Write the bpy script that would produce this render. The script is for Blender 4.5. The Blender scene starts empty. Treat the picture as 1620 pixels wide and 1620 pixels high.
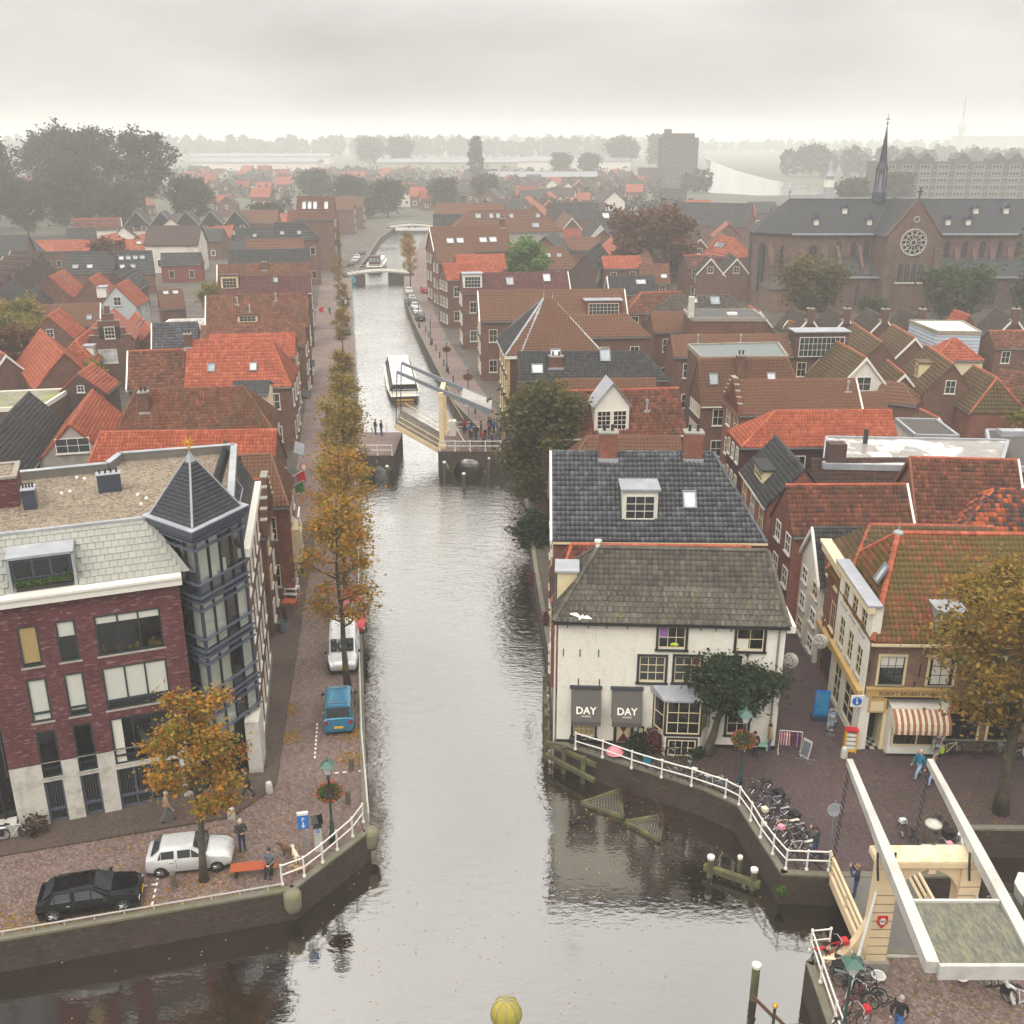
import bpy,math,random
import numpy as np
from mathutils import Vector,Matrix
random.seed(11); rng=np.random.default_rng(5)
R=math.radians
scene=bpy.context.scene
col=scene.collection
# ------------------------------------------------------------------ camera
cam=bpy.data.objects.new('camera',bpy.data.cameras.new('camera'))
col.objects.link(cam); scene.camera=cam
cam.location=(0,0,32); cam.rotation_euler=(R(90-20.17),0,0)
cam.data.sensor_fit='HORIZONTAL'; cam.data.sensor_width=24; cam.data.lens=24
cam.data.clip_start=.2; cam.data.clip_end=20000
# ------------------------------------------------------------------ overcast sky, soft sun, exposure
SUN_EL,SUN_AZ=R(52),R(-25)  # behind thick cloud, south-west of the viewer
world=bpy.data.worlds.new('World'); scene.world=world; world.use_nodes=True
wn=world.node_tree; wn.nodes.clear(); W=wn.nodes.new; WL=wn.links.new
wo=W('ShaderNodeOutputWorld'); bg=W('ShaderNodeBackground'); bg.inputs[1].default_value=.1
sk=W('ShaderNodeTexSky'); sk.sky_type='NISHITA'; sk.sun_disc=False
sk.sun_elevation=SUN_EL; sk.sun_rotation=R(180)+SUN_AZ; sk.air_density=1; sk.dust_density=8; sk.ozone_density=1
tc=W('ShaderNodeTexCoord'); sep=W('ShaderNodeSeparateXYZ'); WL(tc.outputs['Generated'],sep.inputs[0])
# overcast luminance (1 + 2 sin e) / 3 over the whole dome, with soft stratus streaks
mx=W('ShaderNodeMath'); mx.operation='MAXIMUM'; WL(sep.outputs[2],mx.inputs[0]); mx.inputs[1].default_value=0
cie=W('ShaderNodeMath'); cie.operation='MULTIPLY_ADD'; WL(mx.outputs[0],cie.inputs[0]); cie.inputs[1].default_value=18.5; cie.inputs[2].default_value=3.9
# pale damp band low down, all the way round
ex=W('ShaderNodeMath'); ex.operation='MULTIPLY'; WL(mx.outputs[0],ex.inputs[0]); ex.inputs[1].default_value=-24
ex2=W('ShaderNodeMath'); ex2.operation='EXPONENT'; WL(ex.outputs[0],ex2.inputs[0])
ex3=W('ShaderNodeMath'); ex3.operation='MULTIPLY_ADD'; WL(ex2.outputs[0],ex3.inputs[0]); ex3.inputs[1].default_value=1.4; WL(cie.outputs[0],ex3.inputs[2]); cie=ex3
mp=W('ShaderNodeMapping'); mp.inputs['Scale'].default_value=(1,1,3.2); WL(tc.outputs['Generated'],mp.inputs[0])
nz=W('ShaderNodeTexNoise'); nz.inputs['Scale'].default_value=3.2; nz.inputs['Detail'].default_value=8; nz.inputs['Distortion'].default_value=.25; WL(mp.outputs[0],nz.inputs[0])
mr=W('ShaderNodeMapRange'); mr.inputs[1].default_value=.3; mr.inputs[2].default_value=.7; mr.inputs[3].default_value=.74; mr.inputs[4].default_value=1.14; WL(nz.outputs[0],mr.inputs[0])
mu=W('ShaderNodeMath'); mu.operation='MULTIPLY'; WL(cie.outputs[0],mu.inputs[0]); WL(mr.outputs[0],mu.inputs[1])
cl=W('ShaderNodeMix'); cl.data_type='RGBA'; cl.blend_type='MULTIPLY'; cl.inputs[0].default_value=1
cl.inputs[6].default_value=(1,.98,.93,1); WL(mu.outputs[0],cl.inputs[7])
ov=W('ShaderNodeMix'); ov.data_type='RGBA'; ov.inputs[0].default_value=.93
WL(sk.outputs[0],ov.inputs[6]); WL(cl.outputs[2],ov.inputs[7])
WL(ov.outputs[2],bg.inputs[0]); WL(bg.outputs[0],wo.inputs[0])
sl=bpy.data.lights.new('sun','SUN'); sl.energy=1.2; sl.angle=R(40); sl.color=(1,.95,.88)
sun=bpy.data.objects.new('sun',sl); col.objects.link(sun)
sun.rotation_euler=(R(90)-SUN_EL,0,SUN_AZ)
vs=scene.view_settings; vs.view_transform='Standard'; vs.look='None'; vs.exposure=.5; vs.gamma=1; vs.use_curve_mapping=False
scene.render.engine='CYCLES'; cy_=scene.cycles
cy_.use_denoising=True; cy_.max_bounces=6; cy_.diffuse_bounces=2; cy_.glossy_bounces=2; cy_.transmission_bounces=4
cy_.volume_bounces=2; cy_.use_adaptive_sampling=True; cy_.adaptive_threshold=.03; cy_.transparent_max_bounces=6; cy_.caustics_reflective=False; cy_.caustics_refractive=False
cy_.sample_clamp_indirect=8
try:cy_.denoiser='OPENIMAGEDENOISE'; cy_.denoising_input_passes='RGB_ALBEDO_NORMAL'
except Exception:pass
# ------------------------------------------------------------------ materials
MAT={}
def nodes(name):
 m=bpy.data.materials.new(name); m.use_nodes=True; MAT[name]=m
 nt=m.node_tree; b=nt.nodes['Principled BSDF']
 return m,nt,b,nt.nodes.new,nt.links.new
def lin(c):
 if isinstance(c,str):
  c=[int(c[i:i+2],16)/255 for i in (0,2,4)]
  return tuple(((x+.055)/1.055)**2.4 if x>.04 else x/12.92 for x in c)+(1,)
 return tuple(c)+(1,)
def ramp(N,cols,pos=None,interp='LINEAR'):
 r=N('ShaderNodeValToRGB'); e=r.color_ramp.elements; r.color_ramp.interpolation=interp
 n=len(cols)
 while len(e)<n:e.new(.5)
 for i,c in enumerate(cols):
  e[i].position=(pos[i] if pos else i/max(1,n-1)); e[i].color=lin(c)
 return r
def noise(N,L,scale,detail=4,vec=None,rough=.6):
 n=N('ShaderNodeTexNoise'); n.inputs['Scale'].default_value=scale; n.inputs['Detail'].default_value=detail; n.inputs['Roughness'].default_value=rough
 if vec is not None:L(vec,n.inputs['Vector'])
 return n
def mixc(N,L,fac,a,b,mode='MIX'):
 m=N('ShaderNodeMix'); m.data_type='RGBA'; m.blend_type=mode
 for s,v in ((0,fac),(6,a),(7,b)):
  if hasattr(v,'is_output'):L(v,m.inputs[s])
  elif isinstance(v,(int,float)):m.inputs[s].default_value=v
  else:m.inputs[s].default_value=lin(v)
 return m.outputs[2]
def rng_(N,L,src,a,b,c,d):
 m=N('ShaderNodeMapRange'); L(src,m.inputs[0])
 for i,v in enumerate((a,b,c,d)):m.inputs[i+1].default_value=v
 return m.outputs[0]
def bump(N,L,b,h,strength=.3,dist=.02):
 n=N('ShaderNodeBump'); n.inputs['Strength'].default_value=strength; n.inputs['Distance'].default_value=dist
 L(h,n.inputs['Height']); L(n.outputs[0],b.inputs['Normal'])
def plain(name,c,rough=.6,var=.12,scale=3,metal=0,dirt=None,spec=.5,bmp=.1):
 """plain surface with slight tonal variation and fine relief"""
 m,nt,b,N,L=nodes(name)
 t=N('ShaderNodeTexCoord'); n=noise(N,L,scale,6,t.outputs['Object'])
 v=rng_(N,L,n.outputs[0],.25,.75,1-var,1+var)
 c1=mixc(N,L,1.,c,v,'MULTIPLY')
 if dirt:
  n2=noise(N,L,scale*.35,8,t.outputs['Object'],.7)
  c1=mixc(N,L,rng_(N,L,n2.outputs[0],.48,.68,0,.85),c1,dirt)
 L(c1,b.inputs['Base Color']); b.inputs['Roughness'].default_value=rough; b.inputs['Metallic'].default_value=metal
 b.inputs['Specular IOR Level'].default_value=spec
 if bmp:
  n3=noise(N,L,scale*9,3,t.outputs['Object']); bump(N,L,b,n3.outputs[0],bmp,.01)
 return m
def brick(name,c1,c2,mortar,patch=None,sc=1.0,rough=.85,wet=False):
 """brick laid in metres on the wall's own UVs"""
 m,nt,b,N,L=nodes(name)
 t=N('ShaderNodeTexCoord'); br=N('ShaderNodeTexBrick')
 br.inputs['Scale'].default_value=sc; br.inputs['Brick Width'].default_value=.22; br.inputs['Row Height'].default_value=.075
 br.inputs['Mortar Size'].default_value=.006; br.inputs['Bias'].default_value=.0
 br.inputs['Color1'].default_value=lin(c1); br.inputs['Color2'].default_value=lin(c2); br.inputs['Mortar'].default_value=lin(mortar)
 L(t.outputs['UV'],br.inputs['Vector'])
 n=noise(N,L,.7,7,t.outputs['UV'],.65)
 c=mixc(N,L,1.,br.outputs[0],rng_(N,L,n.outputs[0],.3,.7,.7,1.25),'MULTIPLY')
 if patch:
  mp=N('ShaderNodeMapping'); mp.inputs['Scale'].default_value=(1.2,4,1); L(t.outputs['UV'],mp.inputs[0])
  n2=noise(N,L,1.6,9,mp.outputs[0],.75)
  c=mixc(N,L,rng_(N,L,n2.outputs[0],.54,.66,0,.75),c,patch)
 L(c,b.inputs['Base Color']); b.inputs['Roughness'].default_value=rough; b.inputs['Specular IOR Level'].default_value=.25
 bump(N,L,b,br.outputs['Fac'],-.35,.012)
 return m
def tiles(name,cols,moss=None,mossamt=.5,rough=.7,spec=.3,dark='2a201c',darkamt=.5):
 """roof tiles: each tile its own tone from the 'rnd' attribute, weathering in large patches"""
 m,nt,b,N,L=nodes(name)
 a=N('ShaderNodeAttribute'); a.attribute_name='rnd'
 r=ramp(N,cols); L(a.outputs['Fac'],r.inputs[0])
 g=N('ShaderNodeNewGeometry')
 n=noise(N,L,.45,8,g.outputs['Position'],.7)
 c=mixc(N,L,rng_(N,L,n.outputs[0],.42,.72,0,darkamt),r.outputs[0],dark)
 if moss:
  n2=noise(N,L,.32,10,g.outputs['Position'],.75)
  n3=noise(N,L,2.5,4,g.outputs['Position'],.6)
  ad=N('ShaderNodeMath'); ad.operation='ADD'; L(n2.outputs[0],ad.inputs[0]); L(n3.outputs[0],ad.inputs[1])
  c=mixc(N,L,rng_(N,L,ad.outputs[0],1.25-mossamt*.5,1.45-mossamt*.5,0,.85),c,moss)
 n4=noise(N,L,30,2,g.outputs['Position'])
 c=mixc(N,L,1.,c,rng_(N,L,n4.outputs[0],.3,.7,.8,1.15),'MULTIPLY')
 L(c,b.inputs['Base Color']); b.inputs['Roughness'].default_value=rough; b.inputs['Specular IOR Level'].default_value=spec
 bump(N,L,b,n4.outputs[0],.15,.01)
 return m
 # roofs
tiles('O',['8a4530','a8563b','984b34','b56448'],moss='6a5138',mossamt=.15,dark='6e3c2c',darkamt=.4)
tiles('T',['4c2d22','723f2e','5e3527','86503c','3e2a24'],moss='4a4324',mossamt=.4,dark='33221c',darkamt=.6)
tiles('R',['6e3423','8b4733','7a3d2b','98543e'],moss='473c2a',mossamt=.25,dark='33221d',darkamt=.5)
tiles('M',['5b3325','7b4732','673a28','644c3d','87543a'],moss='4f4828',mossamt=.42,dark='2f2620',darkamt=.6)
tiles('P',['4f2c2c','603735','563130','6a403c'],dark='402a29',darkamt=.3)
tiles('S',['2c2d2f','3a3b3c','333436','46474a'],moss='3a3b2e',mossamt=.3,dark='222325',darkamt=.4)
tiles('K',['26282d','303339','2b2d32','3d4047','50535c'],moss='3a3628',mossamt=.1,dark='1d1f26',darkamt=.4,rough=.4,spec=.5)
tiles('G',['4a4640','5c564c','524d45','403d3a','6a6356'],moss='5c5a30',mossamt=.3,dark='34322e',darkamt=.45)
tiles('D',['3c2a26','4a332d','422e29','523a33'],dark='2f2422',darkamt=.4)
tiles('D2',['3f3731','4b423b','463d36','544a42'],moss='4a4530',mossamt=.15,dark='332d29',darkamt=.4)
tiles('Y',['5d4834','6e5238','644e38','554836'],moss='5a5032',mossamt=.6,dark='3a3020',darkamt=.5)
tiles('X',['302c2e','3a3436','9a4a28','b45c34','342f31','8a4428','3b3537'],dark='2a2527',darkamt=.2)
tiles('shingle_grey',['8f8f88','97978f','93938b','9c9b93'],dark='87877f',darkamt=.2,rough=.8)
tiles('slate_tower',['34363c','3e4148','393b42','484b52'],moss='4a4a3a',mossamt=.15,dark='2b2d33',darkamt=.4,rough=.5,spec=.5)
# walls
brick('b','4f2f26','6a4234','7a6e62')
brick('r','6a3527','8a4a38','85776b')
brick('p','3d2624','513331','6a605b')
brick('m','3a1a20','46202a','4a2a30')
brick('R','702c20','80382a','70503f')
brick('R2','83422c','965238','8d6a55')
brick('apt','4e2a2e','643639','65494a',patch='a18d86')
brick('tan','6a4f40','836350','8d8072')
brick('church','56423b','69514a','6f6259'); brick('flatgrey','474140','56504d','66605c')
brick('quay','3a2f2b','4a3c35','3a342f',patch='5c5a44')
plain('w','d2cdc2',.8,.06,1.2,dirt='b5b0a2')
plain('c','cdbd9f',.75,.06,1.5)
plain('g','97918a',.85,.08,1.5,dirt='7d7770')
plain('u','a5adae',.8,.05,1.5)
m,nt,b,N,L=nodes('daywall')
t=N('ShaderNodeTexCoord'); br=N('ShaderNodeTexBrick'); br.inputs['Scale'].default_value=1; br.inputs['Brick Width'].default_value=.22; br.inputs['Row Height'].default_value=.08; br.inputs['Mortar Size'].default_value=.008
L(t.outputs['UV'],br.inputs['Vector']); n=noise(N,L,.8,8,t.outputs['UV'],.7)
br.inputs['Color1'].default_value=lin('e2ded3'); br.inputs['Color2'].default_value=lin('dad5c9'); br.inputs['Mortar'].default_value=lin('d2ccbe')
st=N('ShaderNodeMapping'); st.inputs['Scale'].default_value=(3.5,.35,1); L(t.outputs['UV'],st.inputs[0]); ns=noise(N,L,1,7,st.outputs[0],.7)
L(mixc(N,L,rng_(N,L,ns.outputs[0],.55,.75,0,.45),mixc(N,L,rng_(N,L,n.outputs[0],.52,.8,0,.6),br.outputs[0],'b4aa95'),'a89e8b'),b.inputs['Base Color']); b.inputs['Roughness'].default_value=.8
bump(N,L,b,br.outputs['Fac'],-.4,.02)
# trims and others
plain('white','d8d4ca',.5,.05,2)
plain('cream','d3c39d',.5,.06,2)
plain('ochre','b8985f',.55,.08,2)
plain('lead','8d9096',.5,.12,2,dirt='a9a9a8')
plain('zinc','6f7478',.45,.12,2)
plain('blackpaint','17171a',.4,.2,4)
plain('greenframe','16282c',.35,.15,4)
plain('bluegrey','333a4a',.4,.12,3,spec=.6)
plain('steelblue','4a5160',.35,.1,3,spec=.6)
plain('concrete','a39e95',.85,.1,1.5,dirt='7c776e')
plain('stone','8a857c',.85,.12,3,dirt='6c6f52')
plain('stonewhite','bdb9b0',.8,.1,3,dirt='8c8a7c')
plain('mossy_wood','4d4a35',.9,.3,3,dirt='6b6f3a')
plain('old_wood','5a5148',.9,.25,3,dirt='79745f')
plain('bridge_cream','d8c19c',.6,.08,1.5,dirt='bda988')
plain('bridge_grey','a8a49e',.7,.1,1.5,dirt='8d887c')
plain('bridge_white','b6b3ad',.6,.09,1.5,dirt='97938a')
plain('bridge_steel','6d7278',.55,.1,1.5)
plain('asphaltgrey','6a6662',.9,.15,2)
plain('mossy_stone','77705c',.9,.15,3,dirt='62663c'); plain('mural','4f9aae',.7,.5,1.5); plain('maroon_paint','4a1d1c',.5,.1,2)
plain('iron','1c1d1f',.5,.2,6)
plain('lampgreen','1d3a33',.45,.15,6)
plain('roofgreen','3c5e52',.5,.1,4)
plain('bark','40382f',.95,.3,5,dirt='5c6146')
plain('skin','c99a80',.6,.05,6); plain('hair','2c211b',.8,.2,20); plain('hair_fair','8a6a44',.8,.2,20); plain('hair_grey','a29b92',.8,.1,20)
plain('awning_cloth','4c4845',.85,.1,9); plain('mossy_cope','6f6a5e',.9,.2,2,dirt='5f6238')
plain('rubber','141414',.8,.2,8); plain('chrome','b9bbbe',.25,.05,4,metal=1)
plain('benchwood','a9532f',.55,.15,6); plain('gravel_dark','4a4641',.95,.2,3)
plain('gold','c9922e',.35,.08,6,metal=.6); plain('orange_leaf','a35a24',.8,.25,9); plain('yellow_leaf','b98f3a',.8,.25,9)
for n_,c_ in dict(black='1c1c20',navy='1f2a48',blue='2a5fa0',teal='13708c',jeans='33486e',paleblue='8fa9c9',red='b02024',grey='5b6068',darkgrey='33363b',tan='9a7a5a',cream='d3c6ac',white='d0cfcb',pink='d58a98',maroon='5e1f2c',green='4a7a3a',lime='b8d427',orange='c06a24',brown='5a3d2a',purple='8b5fa0',mint='8db5a0',yellow='d9a521').items():
 plain('cloth_'+n_,c_,.85,.12,9)
 # glass
def glass(name,c,rough=.06,spec=.6,var=.4):
 m,nt,b,N,L=nodes(name)
 t=N('ShaderNodeTexCoord'); n=noise(N,L,.9,2,t.outputs['Object'])
 L(mixc(N,L,1.,c,rng_(N,L,n.outputs[0],.3,.7,1-var,1+var),'MULTIPLY'),b.inputs['Base Color'])
 b.inputs['Roughness'].default_value=rough; b.inputs['Specular IOR Level'].default_value=spec; b.inputs['IOR'].default_value=1.5
 return m
glass('glass','121518',.06,.45); glass('glass_grey','2e3438',.06,.5); glass('glass_sky','8d9499',.1); glass('glass_car','14181a',.04,.8); glass('glass_screen','2f3638',.04,.8); glass('glass_white','b9bcbd',.12)
plain('curtain','cfcdc2',.8,.06,8); plain('blind','bfc0b6',.8,.05,5); plain('curtain_gold','a08a5c',.85,.15,8)
m,nt,b,N,L=nodes('clear_glass')
b.inputs['Base Color'].default_value=(.8,.85,.85,1); b.inputs['Roughness'].default_value=.02; b.inputs['Specular IOR Level'].default_value=.7
tr=N('ShaderNodeBsdfTransparent'); tr.inputs[0].default_value=(.95,.97,.97,1); gl=N('ShaderNodeBsdfGlossy'); gl.inputs['Roughness'].default_value=.03
fr=N('ShaderNodeLayerWeight'); fr.inputs[0].default_value=.3; ms=N('ShaderNodeMixShader'); L(rng_(N,L,fr.outputs['Facing'],.2,1,.06,.6),ms.inputs[0]); L(tr.outputs[0],ms.inputs[1]); L(gl.outputs[0],ms.inputs[2])
L(ms.outputs[0],nt.nodes['Material Output'].inputs[0])
def car_paint(name,c,metal=.3):
 m,nt,b,N,L=nodes(name); dk=name=='paint_black'
 b.inputs['Base Color'].default_value=lin(c); b.inputs['Metallic'].default_value=metal; b.inputs['Roughness'].default_value=.3
 b.inputs['Specular IOR Level'].default_value=.22 if dk else .5; b.inputs['Coat Weight'].default_value=0 if dk else .35; b.inputs['Coat Roughness'].default_value=.03
 t=N('ShaderNodeTexCoord'); n=noise(N,L,6,6,t.outputs['Object'],.7); L(rng_(N,L,n.outputs[0],.3,.7,.1 if dk else .22,.2 if dk else .45),b.inputs['Roughness'])
for n_,c_ in dict(black='0a0a0d',silver='cfd0cf',blue='2f7696',white='d0d2d2',red='a01f26',grey='5a5d60',dark='25282c',rust='9a4a2c').items():car_paint('paint_'+n_,c_,0 if n_=='black' else .3)
def lamp_mat(name,c,e):
 m,nt,b,N,L=nodes(name); b.inputs['Base Color'].default_value=lin(c); b.inputs['Roughness'].default_value=.2
 if e:b.inputs['Emission Color'].default_value=lin(c); b.inputs['Emission Strength'].default_value=e
lamp_mat('tail_red','8a1015',0); lamp_mat('plate','d8a520',0); lamp_mat('headlight','c8ccd0',0); lamp_mat('lamp_lit','ffb13d',2.0); lamp_mat('sign_blue','1668b8',0); lamp_mat('sign_red','b81f2c',0)
# foliage: colour per leaf clump
def leafmat(name,cols,transl=.35):
 m,nt,b,N,L=nodes(name)
 a=N('ShaderNodeAttribute'); a.attribute_name='rnd'; r=ramp(N,cols); L(a.outputs['Fac'],r.inputs[0])
 L(r.outputs[0],b.inputs['Base Color']); b.inputs['Roughness'].default_value=.65; b.inputs['Specular IOR Level'].default_value=.25
 t=N('ShaderNodeBsdfTranslucent'); L(r.outputs[0],t.inputs[0]); ms=N('ShaderNodeMixShader'); ms.inputs[0].default_value=transl
 L(b.outputs[0],ms.inputs[1]); L(t.outputs[0],ms.inputs[2]); L(ms.outputs[0],nt.nodes['Material Output'].inputs[0])
leafmat('leaf_autumn',['7a4c1c','9a6624','b87f2e','8c7a2a','6a6e2c','c8923f'])
leafmat('leaf_olive',['6a5a26','87702e','9c7432','646a2e','78722f'])
leafmat('leaf_gold',['6b6229','86702f','9d7834','5c602e','b0863d']); leafmat('leaf_canal',['3c4523','4c5028','5c5429','37422a','68562c'])
leafmat('leaf_green',['1d2a16','28381d','33442a','223119'])
leafmat('leaf_mixed',['424722','585426','6a5429','3a4524','7a5c2b'])
leafmat('leaf_far',['2c3327','363d2d','404633','323929'])
leafmat('leaf_copper',['4a2c1c','5c3822','683f24','503422'])
leafmat('leaf_yellow',['7d6a1c','8f7a22','6a6a24','5a6226'])
leafmat('leaf_park',['343f22','404c2a','4a5530','384428'])
leafmat('leaf_fresh',['31511e','48692a','5a7a2c','3c5c24']); leafmat('leaf_red',['4a1c22','5c2228','6a2f2c','42201f'])
leafmat('yl',['b58a45','c79a58','9a6a34','d0b070'],.1); plain('finial_mat','9a8a3a',.85,.25,9,dirt='6f7a3a')
leafmat('flower',['c2325a','d2506a','e07a3a','c83a34','d86a8c']); leafmat('twig',['3d2a22','4a332a','55392f'])
# ------------------------------------------------------------------ mesh helpers
UP=Vector((0,0,1))
def finish(me,mats,smooth=False,rnd=None,uv=True):
 for m in mats:me.materials.append(MAT[m])
 n=len(me.polygons)
 if smooth:me.polygons.foreach_set('use_smooth',np.ones(n,bool))
 if rnd is not None:
  at=me.attributes.new('rnd','FLOAT','FACE'); at.data.foreach_set('value',np.asarray(rnd,np.float32))
 if uv and n:
  nl=len(me.loops); vi=np.empty(nl,np.int32); me.loops.foreach_get('vertex_index',vi)
  co=np.empty(len(me.vertices)*3,np.float32); me.vertices.foreach_get('co',co); co=co.reshape(-1,3)[vi]
  no=np.empty(n*3,np.float32); me.polygons.foreach_get('normal',no); no=no.reshape(-1,3)
  lt=np.empty(n,np.int32); me.polygons.foreach_get('loop_total',lt); no=np.repeat(no,lt,0)
  u=np.stack([-no[:,1],no[:,0],np.zeros(nl)],1); ln=np.linalg.norm(u,axis=1,keepdims=True)
  u=np.where(ln<.15,np.array([[1.,0,0]]),u/np.maximum(ln,1e-6)); v=np.cross(no,u)
  me.uv_layers.new(name='UVMap').data.foreach_set('uv',np.stack([(co*u).sum(1),(co*v).sum(1)],1).astype(np.float32).ravel())
 return me
class MB:
 """collects faces; mesh() turns them into one mesh datablock"""
 def __init__(s):s.v=[]; s.f=[]; s.m=[]; s.r=[]
 def add(s,vs,fs,mi=0,r=0.):
  o=len(s.v); s.v+=[tuple(v) for v in vs]
  for f in fs:s.f.append([i+o for i in f]); s.m.append(mi); s.r.append(r)
  return s
 def poly(s,pts,mi=0,r=0.):return s.add(pts,[range(len(pts))],mi,r)
 def box(s,x0,x1,y0,y1,z0,z1,mi=0,r=0.):
  return s.add([(x0,y0,z0),(x1,y0,z0),(x1,y1,z0),(x0,y1,z0),(x0,y0,z1),(x1,y0,z1),(x1,y1,z1),(x0,y1,z1)],[(3,2,1,0),(4,5,6,7),(0,1,5,4),(1,2,6,5),(2,3,7,6),(3,0,4,7)],mi,r)
 def slab(s,p,q,w,z0,z1,mi=0,side=0):
  """box along p->q in plan, width w (side 0 centred, 1 left, -1 right)"""
  d=(Vector(q[:2])-Vector(p[:2])).normalized(); n=Vector((-d.y,d.x))
  a,b=(w/2,-w/2) if side==0 else ((w,0) if side>0 else (0,-w))
  P=[Vector(p[:2])+n*b,Vector(q[:2])+n*b,Vector(q[:2])+n*a,Vector(p[:2])+n*a]
  return s.prism(P,z0,z1,mi)
 def prism(s,P,z0,z1,mi=0,r=0.):
  n=len(P); v=[(p[0],p[1],z0) for p in P]+[(p[0],p[1],z1) for p in P]
  return s.add(v,[list(range(n))[::-1],list(range(n,2*n))]+[(i,(i+1)%n,n+(i+1)%n,n+i) for i in range(n)],mi,r)
 def solid(s,P,off,mi=0,r=0.):
  """polygon P (3d) extruded by vector off"""
  n=len(P); off=Vector(off); v=[Vector(p) for p in P]+[Vector(p)+off for p in P]
  return s.add(v,[list(range(n))[::-1],list(range(n,2*n))]+[(i,(i+1)%n,n+(i+1)%n,n+i) for i in range(n)],mi,r)
 def cyl(s,p,q,r0,r1=None,n=8,mi=0,cap=True,r=0.):
  r1=r0 if r1 is None else r1; p,q=Vector(p),Vector(q); d=(q-p)
  if d.length<1e-6:return s
  d.normalize(); a=d.orthogonal().normalized(); b=d.cross(a)
  v=[]
  for c,rr in ((p,r0),(q,r1)):
   v+=[c+(a*math.cos(2*math.pi*i/n)+b*math.sin(2*math.pi*i/n))*rr for i in range(n)]
  f=[(i,(i+1)%n,n+(i+1)%n,n+i) for i in range(n)]
  if cap:f+=[list(range(n))[::-1],list(range(n,2*n))]
  return s.add(v,f,mi,r)
 def tube(s,pts,rad,n=6,mi=0,r=0.):
  pts=[Vector(p) for p in pts]; rad=rad if isinstance(rad,(list,tuple)) else [rad]*len(pts)
  o=len(s.v); k=len(pts); a=None
  for i,p in enumerate(pts):
   d=(pts[min(i+1,k-1)]-pts[max(i-1,0)]).normalized()
   if a is None:a=d.orthogonal().normalized()
   a=(a-d*a.dot(d)).normalized(); b=d.cross(a)
   s.v+=[tuple(p+(a*math.cos(2*math.pi*j/n)+b*math.sin(2*math.pi*j/n))*rad[i]) for j in range(n)]
  for i in range(k-1):
   for j in range(n):
    s.f.append([o+i*n+j,o+i*n+(j+1)%n,o+(i+1)*n+(j+1)%n,o+(i+1)*n+j]); s.m.append(mi); s.r.append(r)
  for e in (list(range(n))[::-1],[(k-1)*n+j for j in range(n)]):s.f.append([o+j for j in e]); s.m.append(mi); s.r.append(r)
  return s
 def lathe(s,prof,c=(0,0,0),n=12,mi=0,r=0.,sx=1,sy=1):
  o=len(s.v); k=len(prof)
  for (rr,z) in prof:
   s.v+=[(c[0]+sx*rr*math.cos(2*math.pi*j/n),c[1]+sy*rr*math.sin(2*math.pi*j/n),c[2]+z) for j in range(n)]
  for i in range(k-1):
   for j in range(n):s.f.append([o+i*n+j,o+i*n+(j+1)%n,o+(i+1)*n+(j+1)%n,o+(i+1)*n+j]); s.m.append(mi); s.r.append(r)
  for e in (list(range(n))[::-1],[(k-1)*n+j for j in range(n)]):s.f.append([o+j for j in e]); s.m.append(mi); s.r.append(r)
  return s
 def ball(s,c,r_,n=8,k=6,mi=0,sc=(1,1,1),r=0.):
  pr=[(max(1e-3,math.sin(math.pi*i/k))*r_,-math.cos(math.pi*i/k)*r_*sc[2]) for i in range(k+1)]
  return s.lathe(pr,c,n,mi,r,sc[0],sc[1])
 def torus(s,c,ax,R_,r_,n=18,k=5,mi=0):
  c,ax=Vector(c),Vector(ax).normalized(); a=ax.orthogonal().normalized(); b=ax.cross(a); o=len(s.v)
  for i in range(n):
   t=2*math.pi*i/n; e=a*math.cos(t)+b*math.sin(t)
   for j in range(k):
    p=2*math.pi*j/k; s.v.append(tuple(c+e*(R_+r_*math.cos(p))+ax*r_*math.sin(p)))
  for i in range(n):
   for j in range(k):s.f.append([o+i*k+j,o+((i+1)%n)*k+j,o+((i+1)%n)*k+(j+1)%k,o+i*k+(j+1)%k]); s.m.append(mi); s.r.append(0.)
  return s
 def mesh(s,name,*mats,smooth=False,rnd=False,uv=True):
  me=bpy.data.meshes.new(name); me.from_pydata(s.v,[],s.f)
  me.polygons.foreach_set('material_index',np.array(s.m,np.int32)) if s.f else None
  finish(me,mats,smooth,s.r if rnd else None,uv); me.update(); return me
def ob(name,me,parent=None,loc=None,rz=None,kind=None,M=None,label=None):
 o=bpy.data.objects.new(name,me); col.objects.link(o); o.parent=parent
 if M is not None:o.matrix_local=M
 if loc is not None:o.location=loc
 if rz is not None:o.rotation_euler=(0,0,rz)
 if kind:o['kind']=kind
 if label:o['label']=label
 return o
def tag(o,label,cat,group=None,kind=None):
 o['label']=label; o['category']=cat
 if group:o['group']=group
 if kind:o['kind']=kind
 return o
def thing(name,label,cat,loc=(0,0,0),rz=0,group=None):
 o=bpy.data.objects.new(name,None); col.objects.link(o); o.empty_display_size=.3
 o.location=loc; o.rotation_euler=(0,0,rz); return tag(o,label,cat,group)
def copy_tree(o,loc=None,rz=None,label=None,group=None,parent=None,sc=None):
 c=o.copy(); col.objects.link(c); c.parent=parent
 if loc is not None:c.location=loc
 if rz is not None:c.rotation_euler=(0,0,rz)
 if sc is not None:c.scale=(sc,sc,sc)
 if label:c['label']=label
 if group:c['group']=group
 for ch in o.children:copy_tree(ch,parent=c)
 return c
CACHE={}
def cached(key,fn):
 if key not in CACHE:CACHE[key]=fn()
 return CACHE[key]
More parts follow.
